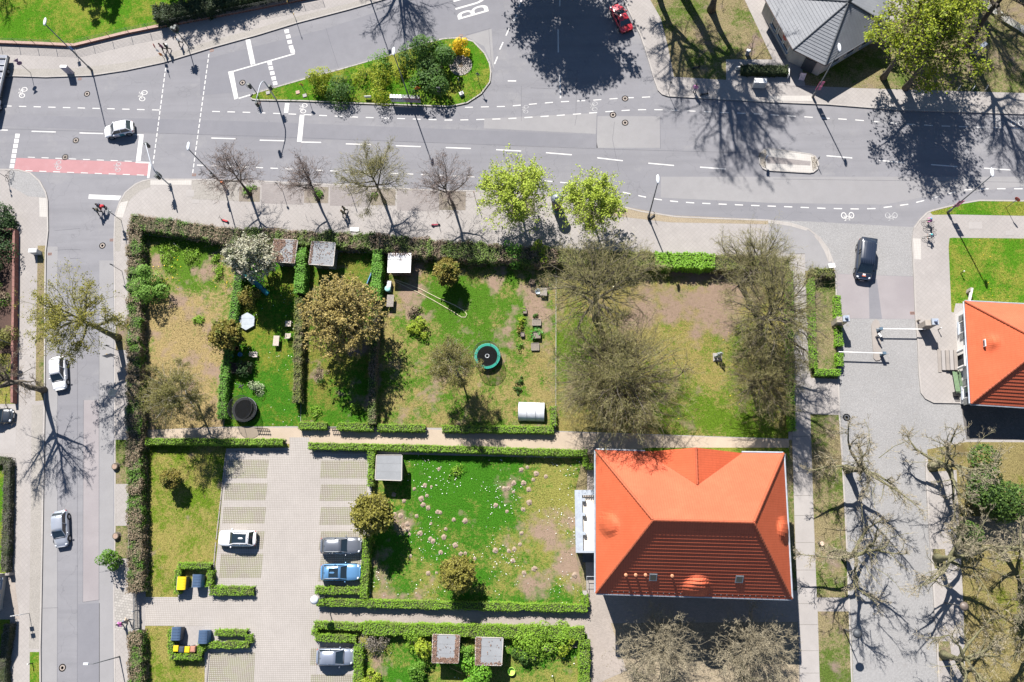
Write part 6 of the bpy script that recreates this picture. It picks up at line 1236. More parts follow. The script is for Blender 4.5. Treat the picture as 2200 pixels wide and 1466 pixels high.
def bins3(label, px, py, rz, m, lid, kind, z=ZB + .006, group='refuse bins'):
    """wheeled bin; kind big = four wheeled container with domed lid"""
    t = thing('refuse_container' if kind == 'big' else 'wheelie_bin', label, 'bin', P(px, py, z), rz, group)
    if kind == 'big':
        MB().box((0, 0, .62), (1.25, .95, .95), 0, 1.08).obj('body', m, t); n = 8; pts = []
        for i in range(n + 1): a = math.pi * i / n; pts += [(-.70, -.52 * math.cos(a), 1.10 + .24 * math.sin(a)), (.70, -.52 * math.cos(a), 1.10 + .24 * math.sin(a))]
        MB().add(pts, [(2 * i, 2 * i + 1, 2 * i + 3, 2 * i + 2) for i in range(n)] + [tuple(2 * i for i in range(n + 1)), tuple(2 * i + 1 for i in reversed(range(n + 1)))]).obj('lid', lid, t)
        for x in (-.45, -.15, .15, .45): MB().tube([(x, -.50, 1.16), (x, -.3, 1.32), (x, 0, 1.365), (x, .3, 1.32), (x, .50, 1.16)], .022, 5).obj('lid_rib', lid, t)
        MB().tube([(-.72, .53, 1.12), (.72, .53, 1.12)], .04, 6).obj('handle', METAL, t)
        for x in (-.5, .5):
            for y in (-.35, .35): MB().tube([(x, y - .03, .09), (x, y + .03, .09)], .09, 10).obj('wheel', TYRE, t)
    else:
        MB().box((0, 0, .52), (.48, .52, .92), 0, 1.16).obj('body', m, t); MB().box((0, 0, 1.02), (.58, .64, .07), 0, .93).box((0, 0, 1.075), (.46, .5, .04), 0, .85).obj('lid', lid, t); MB().tube([(-.24, .34, 1.0), (.24, .34, 1.0)], .025, 6).obj('handle', TRIM, t)
        for x in (-.22, .22): MB().tube([(x - .03, .24, .1), (x + .03, .24, .1)], .1, 10).obj('wheel', TYRE, t)
    return t
YEL, BLU, BLK, BRN = plain('bin_yellow', (.60, .42, .01), .45, .06), plain('bin_blue', (.05, .17, .36), .45, .06), plain('bin_charcoal', (.035, .045, .06), .5, .08), plain('bin_brown', (.32, .15, .10), .5, .08)
NVY = plain('bin_lid_navy', (.045, .075, .13), .4, .08)
bins3('big yellow lidded container at the upper bin corner', 400, 1252, R_(90), BLK, YEL, 'big'); bins3('big blue container with ribbed lid at the upper bin corner', 433, 1247, R_(90), BLU, NVY, 'big')
bins3('dark grey container at the lower bin corner', 389, 1359, R_(90), BLK, NVY, 'big'); bins3('big blue container beside the looped planter', 446, 1366, R_(90), BLU, NVY, 'big')
bins3('yellow wheelie bin at the west end of the row of four', 387, 1391, 0, BLK, YEL, 's'); bins3('charcoal wheelie bin between the two yellow ones', 399, 1393, 0, BLK, BLK, 's'); bins3('yellow wheelie bin next to the brown one', 411, 1393, 0, BLK, YEL, 's'); bins3('brown wheelie bin at the east end of the row', 423, 1392, 0, BRN, BRN, 's')
# pedestrians and cyclists
NAV, DRK, OLV, WHT, RED, PNK, JEAN, GRY, BLUE, TEAL, YLW = col('cloth_navy', (.02, .025, .05)), col('cloth_black', (.015, .015, .018)), col('cloth_olive', (.09, .085, .05)), col('cloth_white', (.5, .5, .48)), col('cloth_red', (.38, .02, .03)), col('cloth_pink', (.50, .16, .38)), col('cloth_denim', (.05, .08, .16)), col('cloth_grey', (.14, .15, .17)), col('cloth_blue', (.04, .12, .30)), plain('helmet_teal', (.05, .40, .42), .3), col('cloth_yellow', (.45, .40, .03))
person('pedestrian in a dark purple jacket beside the orange bin post', 355, 110, R_(205), 'walk', col('cloth_purple', (.10, .03, .07)), DRK); person('pedestrian in black walking behind the purple jacket', 365, 110, R_(205), 'walk', DRK, DRK, bag=WHT)
person('pedestrian in a pale jacket next to the crossing signal', 390, 96, R_(200), 'walk', WHT, DRK)
person('dark clothed pedestrian stepping over the white stop line', 222, 450, R_(190), 'walk', NAV, DRK, z=0, bag=NAV); person('dark clothed pedestrian walking below the stop line', 217, 459, R_(190), 'walk', GRY, DRK, z=0, bag=OLV); person('bent figure in a red jacket between stop line and kerb', 230, 449, R_(220), 'bend', RED, DRK, z=0)
person('walker in olive coat under the pale budding tree', 744, 455, R_(200), 'walk', OLV, DRK); person('second olive walker just south of the first under the budding tree', 741, 463, R_(200), 'walk', OLV, OLV, hair=HAIRF)
person('pedestrian in pink and blue on the shaded northeast pavement', 1492, 198, R_(250), 'stand', PNK, JEAN)
bicycle('child bicycle ridden on the corner by the gate apron, northern of two', 1991, 479, R_(175), DRK, .85); person('child cyclist with blue helmet and pink jacket', 1993, 479, R_(175), 'ride', PNK, DRK, .82, hat=plain('helmet_blue', (.04, .25, .38), .3))
bicycle('child bicycle ridden on the corner by the gate apron, southern of two', 1992, 513, R_(175), DRK, .85); person('child cyclist with turquoise helmet and white jacket', 1994, 513, R_(175), 'ride', WHT, DRK, .82, hat=TEAL, bag=NAV)
bicycle('dark bicycle standing between the two child cyclists', 1995, 494, R_(160), DRK, .9)
person('pedestrian in a pink jacket at the white slatted gate', 269, 1339, R_(190), 'walk', PNK, DRK); person('pedestrian in light clothes with grey cap at the slatted gate', 283, 1332, R_(170), 'walk', col('cloth_sand', (.40, .32, .24)), GRY, hat=GRY)
person('person in yellow top walking between the pollards', 2040, 1138, R_(200), 'walk', YLW, BLUE)
bicycle('bicycle parked under the sign post at the northwest corner', 24, 380, R_(70), DRK, 1.0)
scooter('red scooter lying at the hedge under the street tree', 484, 475, R_(160), RED); scooter('dark red scooter on the pavement near the bare street tree', 936, 484, R_(5), col('scooter_red', (.20, .02, .04))); scooter('black scooter standing on the gravel east of the leafy trees', 1335, 455, R_(20), TRIM); scooter('black scooter beside the tall lamp on the gravel strip', 1399, 468, R_(40), TRIM); scooter('black scooter on the shaded northeast pavement', 1512, 204, R_(10), TRIM); scooter('black scooter on the shady lawn edge', 1495, 147, R_(20), TRIM)
# ------------------------------------------------------------------ lamps, signals, signs
LENS = plain('lamp_housing', (.50, .52, .55), .35, .05); POLE = plain('pole_grey', (.10, .105, .11), .5, .12); POLEL = plain('pole_galvanised', (.34, .36, .39), .45, .1)
def lamp(label, px, py, h=10.0, arm=0.0, rz=R_(90), banner=False, z=ZB, bin_=False):
    t = thing('street_lamp', label, 'street lamp', P(px, py, z), rz, 'tall street lamps'); MB().lathe([(.16, 0), (.15, .9), (.085, 1.0), (.055, h)], (0, 0, 0), 10).obj('pole', POLE, t, True)
    MB().ell((.30, 0, h + .05), (.58, .20, .12), 12, 7).obj('lamp_head', LENS, t, True); MB().tube([(0, 0, h - .05), (.2, 0, h)], .04, 6).obj('bracket', POLE, t)
    if banner:
        for k in range(2): MB().box((.04, -.14 + .0 * k, 2.0 + k * .95), (.03, .62, .86)).obj('poster', plain('poster_pink', (.42, .10, .20), .6, .5, 7), t)
    if bin_:
        MB().lathe([(.16, 0), (.2, .05), (.22, .55), (.2, .6), (0, .62)], (.0, -.24, .75), 12).obj('litter_bin', plain('bin_orange', (.50, .12, .02), .5), t); MB().box((0, .1, 3.0), (.34, .24, .5)).box((.0, .1, 3.7), (.28, .22, .3)).obj('signal_box', DGREY, t)
    return t
lamp('tall street lamp on the northwest pavement by the blue sign', 197, 151); lamp('tall street lamp with an orange bin by the crossing', 481, 399, bin_=True); lamp('tall street lamp in the traffic island bushes', 880, 213); lamp('tall street lamp with pink posters south of the pavilion', 1746, 209, banner=True); lamp('tall street lamp with a scooter leaning on it', 1393, 468, 10.2); lamp('tall street lamp with posters at the east verge', 2036, 457, 10.2, banner=True); lamp('tall street lamp at the bus lane beyond the north edge', 792, -12)
def small_lamp(label, px, py, h, head, armdir, arm=.6, kind='arm'):
    t = thing('street_lamp', label, 'street lamp', P(px, py, ZB), 0, 'short street lamps'); MB().lathe([(.09, 0), (.07, .6), (.045, h)], (0, 0, 0), 8).obj('pole', POLE, t, True)
    if kind == 'arm': a = Vector((math.cos(armdir), math.sin(armdir), 0)); MB().tube([(0, 0, h - .05), tuple(a * arm * .6 + Vector((0, 0, h + .06))), tuple(a * arm + Vector((0, 0, h + .06)))], .03, 6).obj('arm', POLE, t); MB().box(tuple(a * (arm + .25) + Vector((0, 0, h + .06))), (.62, .24, .12), armdir, .8).obj('lamp_head', head, t)
    else: MB().lathe([(.06, 0), (.42, .05), (.46, .10), (.3, .22), (.08, .32), (0, .33)], (0, 0, h - .05), 18).obj('lamp_head', head, t, True)
    return t
small_lamp('lamp with a short arm reaching over the narrow street, bottom edge', 257, 1411, 5.2, LENS, R_(180), .5)
small_lamp('lamp with flat round hood above the hedge at the parking lot', 700, 1283, 4.2, LENS, 0, kind='disc'); small_lamp('lamp with brown round hood on the east avenue pavement', 2032, 1296, 4.0, plain('lamp_brown', (.12, .095, .08), .5), 0, kind='disc'); small_lamp('lamp with round hood over the west mulch bed', 30, 741, 4.0, LENS, 0, kind='disc')
small_lamp('dark lamp beside the west drive kerb pollard', 1813, 1352, 4.0, DGREY, R_(0), kind='disc')
SG = {'red': plain('sign_red', (.42, .03, .035), .45), 'white': plain('sign_white', (.55, .55, .54), .45), 'blue': plain('sign_blue', (.03, .12, .36), .45), 'yellow': plain('sign_yellow', (.55, .33, .01), .45), 'back': plain('sign_back', (.20, .20, .21), .5), 'purple': plain('sign_mauve', (.16, .09, .16), .5), 'orange': plain('sign_orange', (.5, .16, .02), .5)}
def sign(label, px, py, h, plates, z=ZB, pole=None, rz=0.0, group='sign posts'):
    t = thing('sign_post', label, 'sign post', P(px, py, z), rz, group); MB().lathe([(.035, 0), (.032, h)], (0, 0, 0), 7).obj('post', pole or POLE, t, True)
    for shape, zz, c, face, sz in plates:
        n = {'tri': 3, 'round': 18, 'rect': 4, 'diamond': 4}[shape]; a0 = {'tri': R_(90), 'itri': R_(-90), 'round': 0, 'rect': R_(45), 'diamond': 0}[shape]; d = Vector((math.cos(face), math.sin(face), 0)); u = Vector((-d.y, d.x, 0)); asp = 1.0
        if isinstance(sz, tuple): sz, asp = sz
        if shape == 'tri' and c == 'purple': a0 = R_(-90)
        pts = [u * (sz * asp * math.cos(a0 + 2 * math.pi * i / n)) + Vector((0, 0, zz + sz * math.sin(a0 + 2 * math.pi * i / n))) for i in range(n)]
        fr, bk = [p + d * .055 for p in pts], [p + d * .035 for p in pts]
        MB().add(fr + bk, [tuple(range(n)), tuple(reversed(range(n, 2 * n)))] + [(i, n + i, n + (i + 1) % n, (i + 1) % n) for i in range(n)]).obj('sign_plate', SG[c], t)
    return t
sign('sign post with triangular and round mauve signs at the northwest pavement', 66, 157, 3.3, [('tri', 2.95, 'purple', R_(-55), .42), ('round', 2.35, 'purple', R_(-55), .33)])
sign('sign post with an orange bin and a small round sign by the crossing', 353, 126, 3.0, [('round', 2.85, 'red', R_(20), .3), ('rect', 1.0, 'orange', R_(-90), (.42, .7)), ('rect', 1.9, 'white', R_(-90), (.35, .6))])
sign('thin sign post with a triangular sign on the narrow street', 262, 583, 2.7, [('tri', 2.4, 'back', R_(80), .42)])
sign('sign post with blue plate and crossed street name boards', 260.5, 474, 3.2, [('rect', 2.9, 'white', R_(90), (.2, 2.6)), ('rect', 3.1, 'white', R_(0), (.2, 2.6)), ('round', 1.9, 'blue', R_(60), .32), ('round', 2.4, 'back', R_(60), .33)])
sign('sign post with a small rectangular sign by the leaning tree trunk', 254.5, 754, 2.9, [('rect', 2.6, 'back', R_(90), (.42, .9))]); sign('yellow topped sign post just below the leaning tree trunk', 255, 772, 2.6, [('rect', 2.2, 'back', R_(-75), (.8, 1.0)), ('rect', 2.55, 'yellow', R_(90), (.22, .8))])
sign('sign post carrying a tall white board near the narrow street hedge', 264, 851, 2.9, [('rect', 2.2, 'white', R_(-20), (.85, .75)), ('rect', 2.95, 'white', R_(-20), (.4, 1.0))])
sign('white marker pole with two square plates on the west pavement', 63, 1318, 3.2, [('rect', 2.6, 'white', R_(-80), (.38, .95)), ('rect', 1.8, 'white', R_(-80), (.36, .95))], pole=SG['white'])
sign('sign post with triangular sign by the little verge tree', 254, 1225, 2.6, [('tri', 2.35, 'back', R_(80), .4)])
sign('yellow backed sign post at the narrow end of the island', 661, 206, 2.9, [('diamond', 2.6, 'yellow', R_(75), .36)]); sign('orange backed sign post beside the white sign board', 904, 214, 2.9, [('diamond', 2.6, 'orange', R_(100), .42)]); sign('grey sign post with two plates in front of the dark island bush', 948, 214, 2.9, [('rect', 2.55, 'back', R_(95), (.38, .9)), ('tri', 1.9, 'back', R_(95), .36)]); sign('bare sign post through the forsythia', 997, 112, 3.4, [('rect', 3.3, 'back', R_(60), (.12, .6))]); sign('sign post with a triangular plate at the rounded island end', 1030, 182, 2.7, [('tri', 2.4, 'back', R_(70), .4)]); sign('sign post in the island grass above the grey ground box', 989, 190, 2.4, [('rect', 2.3, 'white', R_(60), (.1, .6))])
sign('round sign post on the east roadside verge', 2161, 447, 2.7, [('round', 2.45, 'red', R_(40), .33)]); sign('thin post with yellow fittings at the top edge fence', 634, 38, 3.6, [('rect', 3.3, 'yellow', R_(0), (.14, 1.2)), ('rect', .7, 'yellow', R_(0), (.14, 1.6))]); sign('sign post by the second bare street tree', 608, 412, 2.8, [('rect', 2.5, 'back', R_(80), (.3, .7))]); sign('yellow sign post between the second and third street tree', 755, 418, 2.7, [('rect', 2.4, 'yellow', R_(20), (.26, .6))]); sign('orange striped post at the kerb next to the first leafy tree', 1022, 430, 2.6, [('rect', 2.2, 'orange', R_(20), (.3, .4))]); sign('sign post at the shaded kerb corner of the side road', 1436, 200, 2.6, [('rect', 2.4, 'back', R_(60), (.3, .7))]); sign('sign post beside the bicycle at the northwest corner', 17, 384, 3.0, [('rect', 2.7, 'back', R_(60), (.25, .8)), ('rect', 2.0, 'back', R_(60), (.3, .8))]); sign('thin bare pole in the dry garden', 398, 542, 3.0, [('rect', 2.95, 'back', R_(60), (.06, .8))]); sign('blue direction board on the park fence pavement', 166, 118, 1.9, [('rect', 1.5, 'blue', R_(-70), (.55, .55))])
sign('keep sign on the refuge island, blue disc', 1641, 351, 1.9, [('round', 1.4, 'blue', R_(150), .34)], z=ZB); sign('leaning post at the east end of the refuge island', 1753, 349, 1.6, [('rect', 1.1, 'back', R_(20), (.3, .5))], z=ZB)
SIGB = plain('signal_housing', (.02, .032, .028), .5, .1); LRED, LGRN = plain('signal_red', (.25, .01, .01), .3), plain('signal_green', (.01, .18, .08), .3)
def head(t, p, face, par=None):
    d = Vector((math.cos(face), math.sin(face), 0)); m = MB().box((p[0], p[1], p[2]), (.28, .32, .95), face).obj('signal_head', SIGB, par or t)
    for i, lm in enumerate((LRED, TRIM, LGRN)): q = Vector(p) + d * .15 + Vector((0, 0, .3 - .3 * i)); MB().tube([q, q + d * .02], .11, 12).obj('signal_lens', lm, m); MB().tube([q + Vector((0, 0, .1)), q + d * .2 + Vector((0, 0, .11))], .05, 6).obj('visor', SIGB, m)
def signal(label, px, py, h, faces, arm=None, pole=POLE, z=ZB):
    B = P(px, py, z); t = thing('traffic_signal', label, 'traffic light', B, 0, 'traffic signals')
    if arm:
        tip, top = arm; T_ = Vector((tip.x - B.x, tip.y - B.y, 0)); pts = [(0, 0, 0), (0, 0, top * .55), (0, 0, top * .8)]
        for i in range(1, 7): a = R_(90 * i / 6); pts.append((T_.x * (1 - math.cos(a)) * .4, T_.y * (1 - math.cos(a)) * .4, top * (.8 + .2 * math.sin(a))))
        pts += [(T_.x * .7, T_.y * .7, top), (T_.x, T_.y, top)]; MB().tube(pts, [.085] * 3 + [.07] * 6 + [.055, .045], 8).obj('mast', pole, t, True); head(t, (T_.x, T_.y, top - .5), faces[0])
        for f in faces[1:]: d = Vector((math.cos(f), math.sin(f), 0)) * .24; head(t, (d.x, d.y, 2.9), f)
    else:
        MB().lathe([(.07, 0), (.055, h)], (0, 0, 0), 8).obj('mast', pole, t, True)
        for i, f in enumerate(faces): d = Vector((math.cos(f), math.sin(f), 0)) * .24; head(t, (d.x, d.y, h - .45 - .0 * i), f)
    return t
signal('curved white mast signal reaching from the island tip over the road', 594, 215, 5, [R_(0), R_(10)], (P(582, 266, 0), 5.2), POLEL); signal('curved mast signal at the crossing by the tactile slabs', 367, 400, 4.6, [R_(180), R_(120), R_(200)], (P(353, 346, 0), 4.7), POLEL); signal('signal post with three heads by the pale jacketed pedestrian', 404, 99, 4.2, [R_(-60), R_(30), R_(200)]); signal('low pedestrian signal at the tip of the island', 553, 203, 2.6, [R_(200)], z=ZB)
# ------------------------------------------------------------------ walls, fences, gates
def wall_line(name, label, pts, w, h, m, cap=None, z=ZB, cat='wall'):
    q = [P(*p, z) for p in pts]; org = q[0].copy(); t = thing(name, label, cat, org)
    for a, b in zip(q, q[1:]):
        d = b - a; rz = math.atan2(d.y, d.x); c = (a + b) / 2; n = max(1, int(d.length / 2.6))
        for i in range(n):
            cc = a.lerp(b, (i + .5) / n); MB(org).box((cc.x, cc.y, z + h / 2), (d.length / n - .012, w, h), rz).obj('wall_section', m, t)
            if cap: MB(org).box((cc.x, cc.y, z + h + .035), (d.length / n - .02, w + .05, .07), rz).obj('coping', cap, t)
    return t
def wire_fence(name, label, pts, h, step, z, rails=6, m=None, off=0.0, r=.012, pr=.03):
    m = m or plain('fence_green_black', (.02, .03, .025), .6); q = [P(*p, z) for p in pts]; org = q[0].copy(); t = thing(name, label, 'fence', org); L = [0.0]
    for a, b in zip(q, q[1:]): L.append(L[-1] + (b - a).length)
    n = int(L[-1] / step); pm = MB().lathe([(pr, 0), (pr, h)], (0, 0, 0), 6).mesh('post', m)
    for i in range(n + 1):
        s = L[-1] * i / n
        for j in range(len(q) - 1):
            if s <= L[j + 1] + 1e-6: p = q[j].lerp(q[j + 1], (s - L[j]) / (L[j + 1] - L[j])); break
        o = link('post', pm, t); o.location = p - org
    for k in range(rails): zz = h * (k + .7) / rails; MB(org).tube([(p.x, p.y, z + zz) for p in q], r, 4).obj('rail', m, t)
    return t
PINKC = plain('sandstone_coping', (.33, .22, .18), .9, .15, 2)
NW = [(-120, 89), (0, 93), (100, 97), (161, 100), (273, 73), (338, 60), (445, 40), (550, 20), (690, -8)]
wall_line('plinth_wall', 'low pinkish plinth wall under the park fence', NW, .35, .32, BRICKM, PINKC)
wire_fence('park_fence', 'dark wire fence on the plinth along the northern park', NW, 1.25, 2.55, ZB + .38)
wall_line('garden_wall', 'low red brick wall around the mulch bed by the west pavement', [(-60, 498), (39, 498), (38, 620), (36, 760), (35, 868)], .26, .8, BRICKM, plain('brick_cap', (.17, .085, .07), .9, .35, 4))
wire_fence('garden_fence', 'dark fence outside the grey green hedge of the west lawn', [(33, 985), (31, 1100), (28, 1230)], 1.2, 2.2, ZB, 4)
wire_fence('garden_fence', 'dark fence along the hedge at the southwest edge', [(36, 1330), (24, 1420), (24, 1500)], 1.2, 2.2, ZB, 4)
wall_line('gate_pillar_wall', 'concrete kerb wall at the end of the west fence', [(22, 1233), (31, 1233)], .3, .9, CONCD)
wire_fence('wire_fence', 'thin wire fence between the trampoline garden and the big trees', [(1195, 600), (1193, 920)], 1.1, 3.0, ZB, 4, METAL, r=.006, pr=.022)
# white slatted gate to the parking lot
def slat_gate():
    a, b = P(298, 1273, ZB), P(299, 1350, ZB); d = b - a; rz = math.atan2(d.y, d.x); org = a.copy(); t = thing('slatted_gate', 'closed double gate of many thin pale slats at the parking entrance', 'gate', org); n = 34
    sm = MB().box((0, 0, .75), (.055, .03, 1.25)).mesh('slat', WOODP)
    for i in range(n): o = link('slat', sm, t); o.location = a.lerp(b, (i + .5) / n) - org; o.rotation_euler = (0, 0, rz)
    for zz in (.35, 1.15): c = (a + b) / 2; MB(org).box((c.x + .05, c.y, ZB + zz), (d.length, .05, .07), rz).obj('rail', METAL, t)
    for p in (a, (a + b) / 2, b): MB(org).box((p.x + .03, p.y, ZB + .75), (.12, .12, 1.5)).obj('post', METAL, t)
slat_gate()
def small_gate(label, p0, p1, n, h, m=WOODD):
    a, b = P(*p0, ZB), P(*p1, ZB); d = b - a; rz = math.atan2(d.y, d.x); org = a.copy(); t = thing('garden_gate', label, 'gate', org)
    for i in range(n): c = a.lerp(b, (i + .5) / n); MB(org).box((c.x, c.y, ZB + h / 2), (.06, .03, h), rz).obj('slat', m, t)
    for zz in (.25, h - .2): c = (a + b) / 2; MB(org).box((c.x, c.y, ZB + zz), (d.length, .05, .07), rz).obj('rail', m, t)
small_gate('small dark picket gate onto the garden path', (712, 921), (730, 921), 5, 1.0); small_gate('low dark picket gate at the play garden path', (552, 922), (580, 923), 7, .9); small_gate('short white gate piece below the round bronze tree hedge', (798, 1048), (797, 1064), 4, 1.0, FRAMEW)
# pillars and barriers
STONE = plain('pillar_stone', (.26, .23, .20), .9, .12, 2)
def pillar(label, px, py, rz):
    t = thing('gate_pillar', label, 'pillar', P(px, py, 0), rz, 'stone gate pillars'); MB().box((0, 0, 1.05), (1.15, .62, 2.1)).obj('shaft', STONE, t); MB().box((.28, 0, 2.3), (.6, .64, .5)).obj('upper_block', STONE, t); MB().box((.28, 0, 2.62), (.78, .80, .14), 0, .9).obj('capstone', ZINC, t); MB().box((-.3, 0, 2.15), (.66, .72, .10), 0, .9).obj('capstone', STONE, t); MB().lathe([(.16, 0), (.2, .1), (.14, .3), (0, .38)], (.28, 0, 2.69), 10).obj('lantern', plain('lantern_blue_grey', (.16, .20, .28), .3), t)
pillar('stone gate pillar on the hedge side of the driveway', 1796, 697, R_(0)); pillar('stone gate pillar on the gatehouse side of the driveway', 1982, 704, R_(0))
def barrier(label, px, py, tip, z=.11):
    B, T_ = P(px, py, z), P(*tip, z); d = T_ - B; rz = math.atan2(d.y, d.x); t = thing('barrier', label, 'barrier', B, rz, 'white barrier arms'); MB().box((-.1, 0, .5), (.34, .30, 1.0)).obj('housing', plain('barrier_blue_grey', (.06, .10, .14), .5), t); MB().box((-.1, 0, 1.05), (.40, .36, .1), 0, .85).obj('housing_cap', plain('barrier_blue_grey', (.06, .10, .14), .5), t); MB().box((d.length / 2, .0, .92), (d.length + .1, .09, .12)).obj('arm', plain('barrier_white', (.58, .57, .55), .5), t); MB().tube([(d.length - .02, 0, 0), (d.length - .02, 0, .86)], .05, 8).obj('rest_post', TRIM, t); MB().box((-.45, 0, .9), (.35, .12, .14)).obj('counterweight', METAL, t)
barrier('white barrier arm on the gatehouse side, housing on the small island', 1888, 711, (1980, 712)); barrier('white barrier arm on the hedge side, housing on the small island', 1891, 763, (1797, 760))
t = thing('card_reader', 'tilted white card reader column on the barrier island', 'column', P(1882, 724, .11), R_(-60)); MB().box((0, 0, .5), (.14, .2, 1.0)).obj('column', METAL, t); MB().box((.05, 0, 1.05), (.5, .22, .16)).obj('reader_head', FRAMEW, t)
t = thing('bollard', 'small bollard at the kerb by the gatehouse pillar', 'bollard', P(1971, 690, ZB)); MB().lathe([(.13, 0), (.12, .6), (.08, .7), (0, .72)], (0, 0, 0), 10).obj('post', STONE, t); MB().lathe([(.17, 0), (.17, .06)], (0, 0, 0), 10).obj('foot', STONE, t)
for lab, x, y in (('white topped post on the paving by the gatehouse', 2015, 709), ('white topped post on the gatehouse lawn', 2064, 588), ('white topped post in the west grass strip', 70, 1425), ('white topped post near the shed seam in the south plot', 1187, 1450)):
    t = thing('marker_post', lab, 'post', P(x, y, ZB), 0, 'white topped marker posts'); MB().lathe([(.05, 0), (.05, .75)], (0, 0, 0), 8).obj('shaft', TRIM, t); MB().lathe([(.07, .75), (.07, .9), (0, .95)], (0, 0, 0), 8).obj('cap', FRAMEW, t)
# sign board on the gatehouse lawn
t = thing('sign_board', 'slanting white board between two stone posts on the gatehouse lawn', 'sign', P(2076, 640, ZB), R_(72))
for x in (-.75, .75): MB().box((x, 0, .5), (.42, .3, 1.0)).obj('post', STONE, t)
MB().box((0, 0, .95), (1.6, .10, .55)).obj('board', FRAMEW, t)
# green bench
def bench(label, px, py, rz, m, L=1.9):
    t = thing('bench', label, 'bench', P(px, py, ZB + .01), rz, 'benches')
    for i in range(4): MB().box((0, -.2 + i * .13, .45), (L, .11, .04)).obj('seat_slat', m, t)
    for i in range(3): MB().box((0, .30 + i * .035, .58 + i * .13), (L, .035, .11)).obj('back_slat', m, t)
    for x in (-L * .42, L * .42): MB().box((x, -.18, .22), (.07, .07, .44)).obj('leg', TRIM, t); MB().box((x, .26, .42), (.07, .07, .84)).obj('leg', TRIM, t)
bench('green slatted bench against the gatehouse wall', 2051, 823, R_(-88), plain('bench_green', (.13, .20, .11), .6, .15), 2.5)
t = thing('wire_basket', 'small dark wire basket at the end of the green bench', 'basket', P(2052, 848, ZB + .01))
for i in range(5): MB().box((-.25 + i * .125, 0, .3), (.03, .5, .6)).obj('bar', TRIM, t)
for zz in (.05, .6): MB().box((0, .25, zz), (.56, .03, .03)).box((0, -.25, zz), (.56, .03, .03)).obj('rail', TRIM, t)
# ------------------------------------------------------------------ street furniture
def cabinet(label, px, py, rz, d, m, z=ZB, cat='utility cabinet'):
    t = thing('utility_cabinet', label, cat, P(px, py, z), rz, 'utility cabinets'); MB().box((0, 0, d[2] / 2), d).obj('body', m, t); MB().box((0, 0, d[2] + .03), (d[0] + .08, d[1] + .08, .06), 0, .94).obj('lid', FRAMEW, t); MB().box((0, -d[1] / 2 - .012, d[2] * .52), (d[0] * .46, .02, d[2] * .8)).obj('door', m, t); MB().box((0, 0, .04), (d[0] + .06, d[1] + .06, .08)).obj('plinth', CONCD, t)
CABW = plain('cabinet_white', (.46, .46, .45), .5, .06); CABG = plain('cabinet_grey', (.28, .28, .29), .5, .08)
cabinet('white utility cabinet on the pavement south of the planter', 1629, 186, R_(-5), (1.5, .6, 1.3), CABW); cabinet('white utility cabinet by the mulch bed wall', 82, 545, R_(0), (1.0, .45, 1.1), CABW); cabinet('small white cabinet beside the cobbled apron', 1781, 577, R_(5), (.7, .5, 1.0), CABW); cabinet('small pale cabinet on the shady lawn', 1605, 118, R_(-20), (.45, .3, .9), CABG)
t = thing('white_board', 'white flat board lying against the hedge at the pavement', 'board', P(762, 494, ZB), R_(-4)); MB().box((0, 0, .10), (1.1, .5, .05)).obj('panel', FRAMEW, t); MB().box((-.4, 0, .04), (.06, .5, .08)).box((.4, 0, .04), (.06, .5, .08)).obj('feet', METAL, t)
t = thing('information_stele', 'white slab shaped information stele on the northwest pavement', 'stele', P(152, 158, ZB), R_(-3)); MB().box((0, 0, .85), (.9, .36, 1.6)).obj('slab', plain('stele_print', (.30, .27, .32), .5, .4, 4), t); MB().box((0, 0, 1.66), (.9, .36, .06)).obj('top', FRAMEW, t); MB().box((0, 0, .03), (1.0, .45, .06)).obj('base', CONCD, t)
# advertising column
t = thing('advertising_column', 'round advertising column with domed top between the two leafy trees', 'advertising column', P(1197, 447, ZB)); MB().lathe([(.78, 0), (.78, .12), (.70, .16), (.70, .55)], (0, 0, 0), 22).obj('base', plain('column_teal', (.03, .14, .13), .5), t); MB().ring((0, 0, .14), .76, .04, 24).obj('base_ring', FRAMEW, t); MB().lathe([(.66, .55), (.66, 2.75)], (0, 0, 0), 22).obj('drum', plain('column_posters', (.16, .11, .09), .7, .5, 3), t); MB().lathe([(.66, 2.75), (.74, 2.80), (.76, 2.90), (.66, 3.10), (.40, 3.28), (0, 3.35)], (0, 0, 0), 22).obj('dome', plain('column_dome', (.13, .15, .18), .4, .35, 4), t, True)  # dome: reflections of the leaves are put into its dark mottled colour
# large sign board on the island
def road_board():
    a, b = P(842, 222, ZB), P(906, 224, ZB); d = b - a; rz = math.atan2(d.y, d.x); org = a.copy(); t = thing('sign_board', 'wide white sign board on the island edge with slatted stripes', 'sign', org); c = (a + b) / 2
    for i in range(2): cc = a.lerp(b, .25 + .5 * i); MB(org).box((cc.x, cc.y, ZB + .95), (d.length / 2 - .04, .10, 1.1), rz).obj('panel', FRAMEW if i == 0 else plain('board_mauve', (.36, .28, .33), .6, .2), t)
    for i in range(14): cc = a.lerp(b, (i + .5) / 14) + Vector((0, -.08, 0)); MB(org).box((cc.x, cc.y, ZB + 1.25), (.10, .03, .3), rz + .0).obj('board_stripe', DGREY if i < 6 else plain('stripe_red', (.35, .08, .10), .5), t)  # dark grey stripes first, then red lettering
    for f in (.04, .5, .96): cc = a.lerp(b, f); MB(org).box((cc.x, cc.y + .1, ZB + .75), (.09, .09, 1.5)).obj('post', METAL, t)
    for i in range(10): cc = a.lerp(b, (i + .5) / 10); MB(org).box((cc.x, cc.y + .12, ZB + 1.53), (.3, .5, .03), rz).obj('roof_slat', FRAMEW if i < 4 else DGREY, t)
road_board()
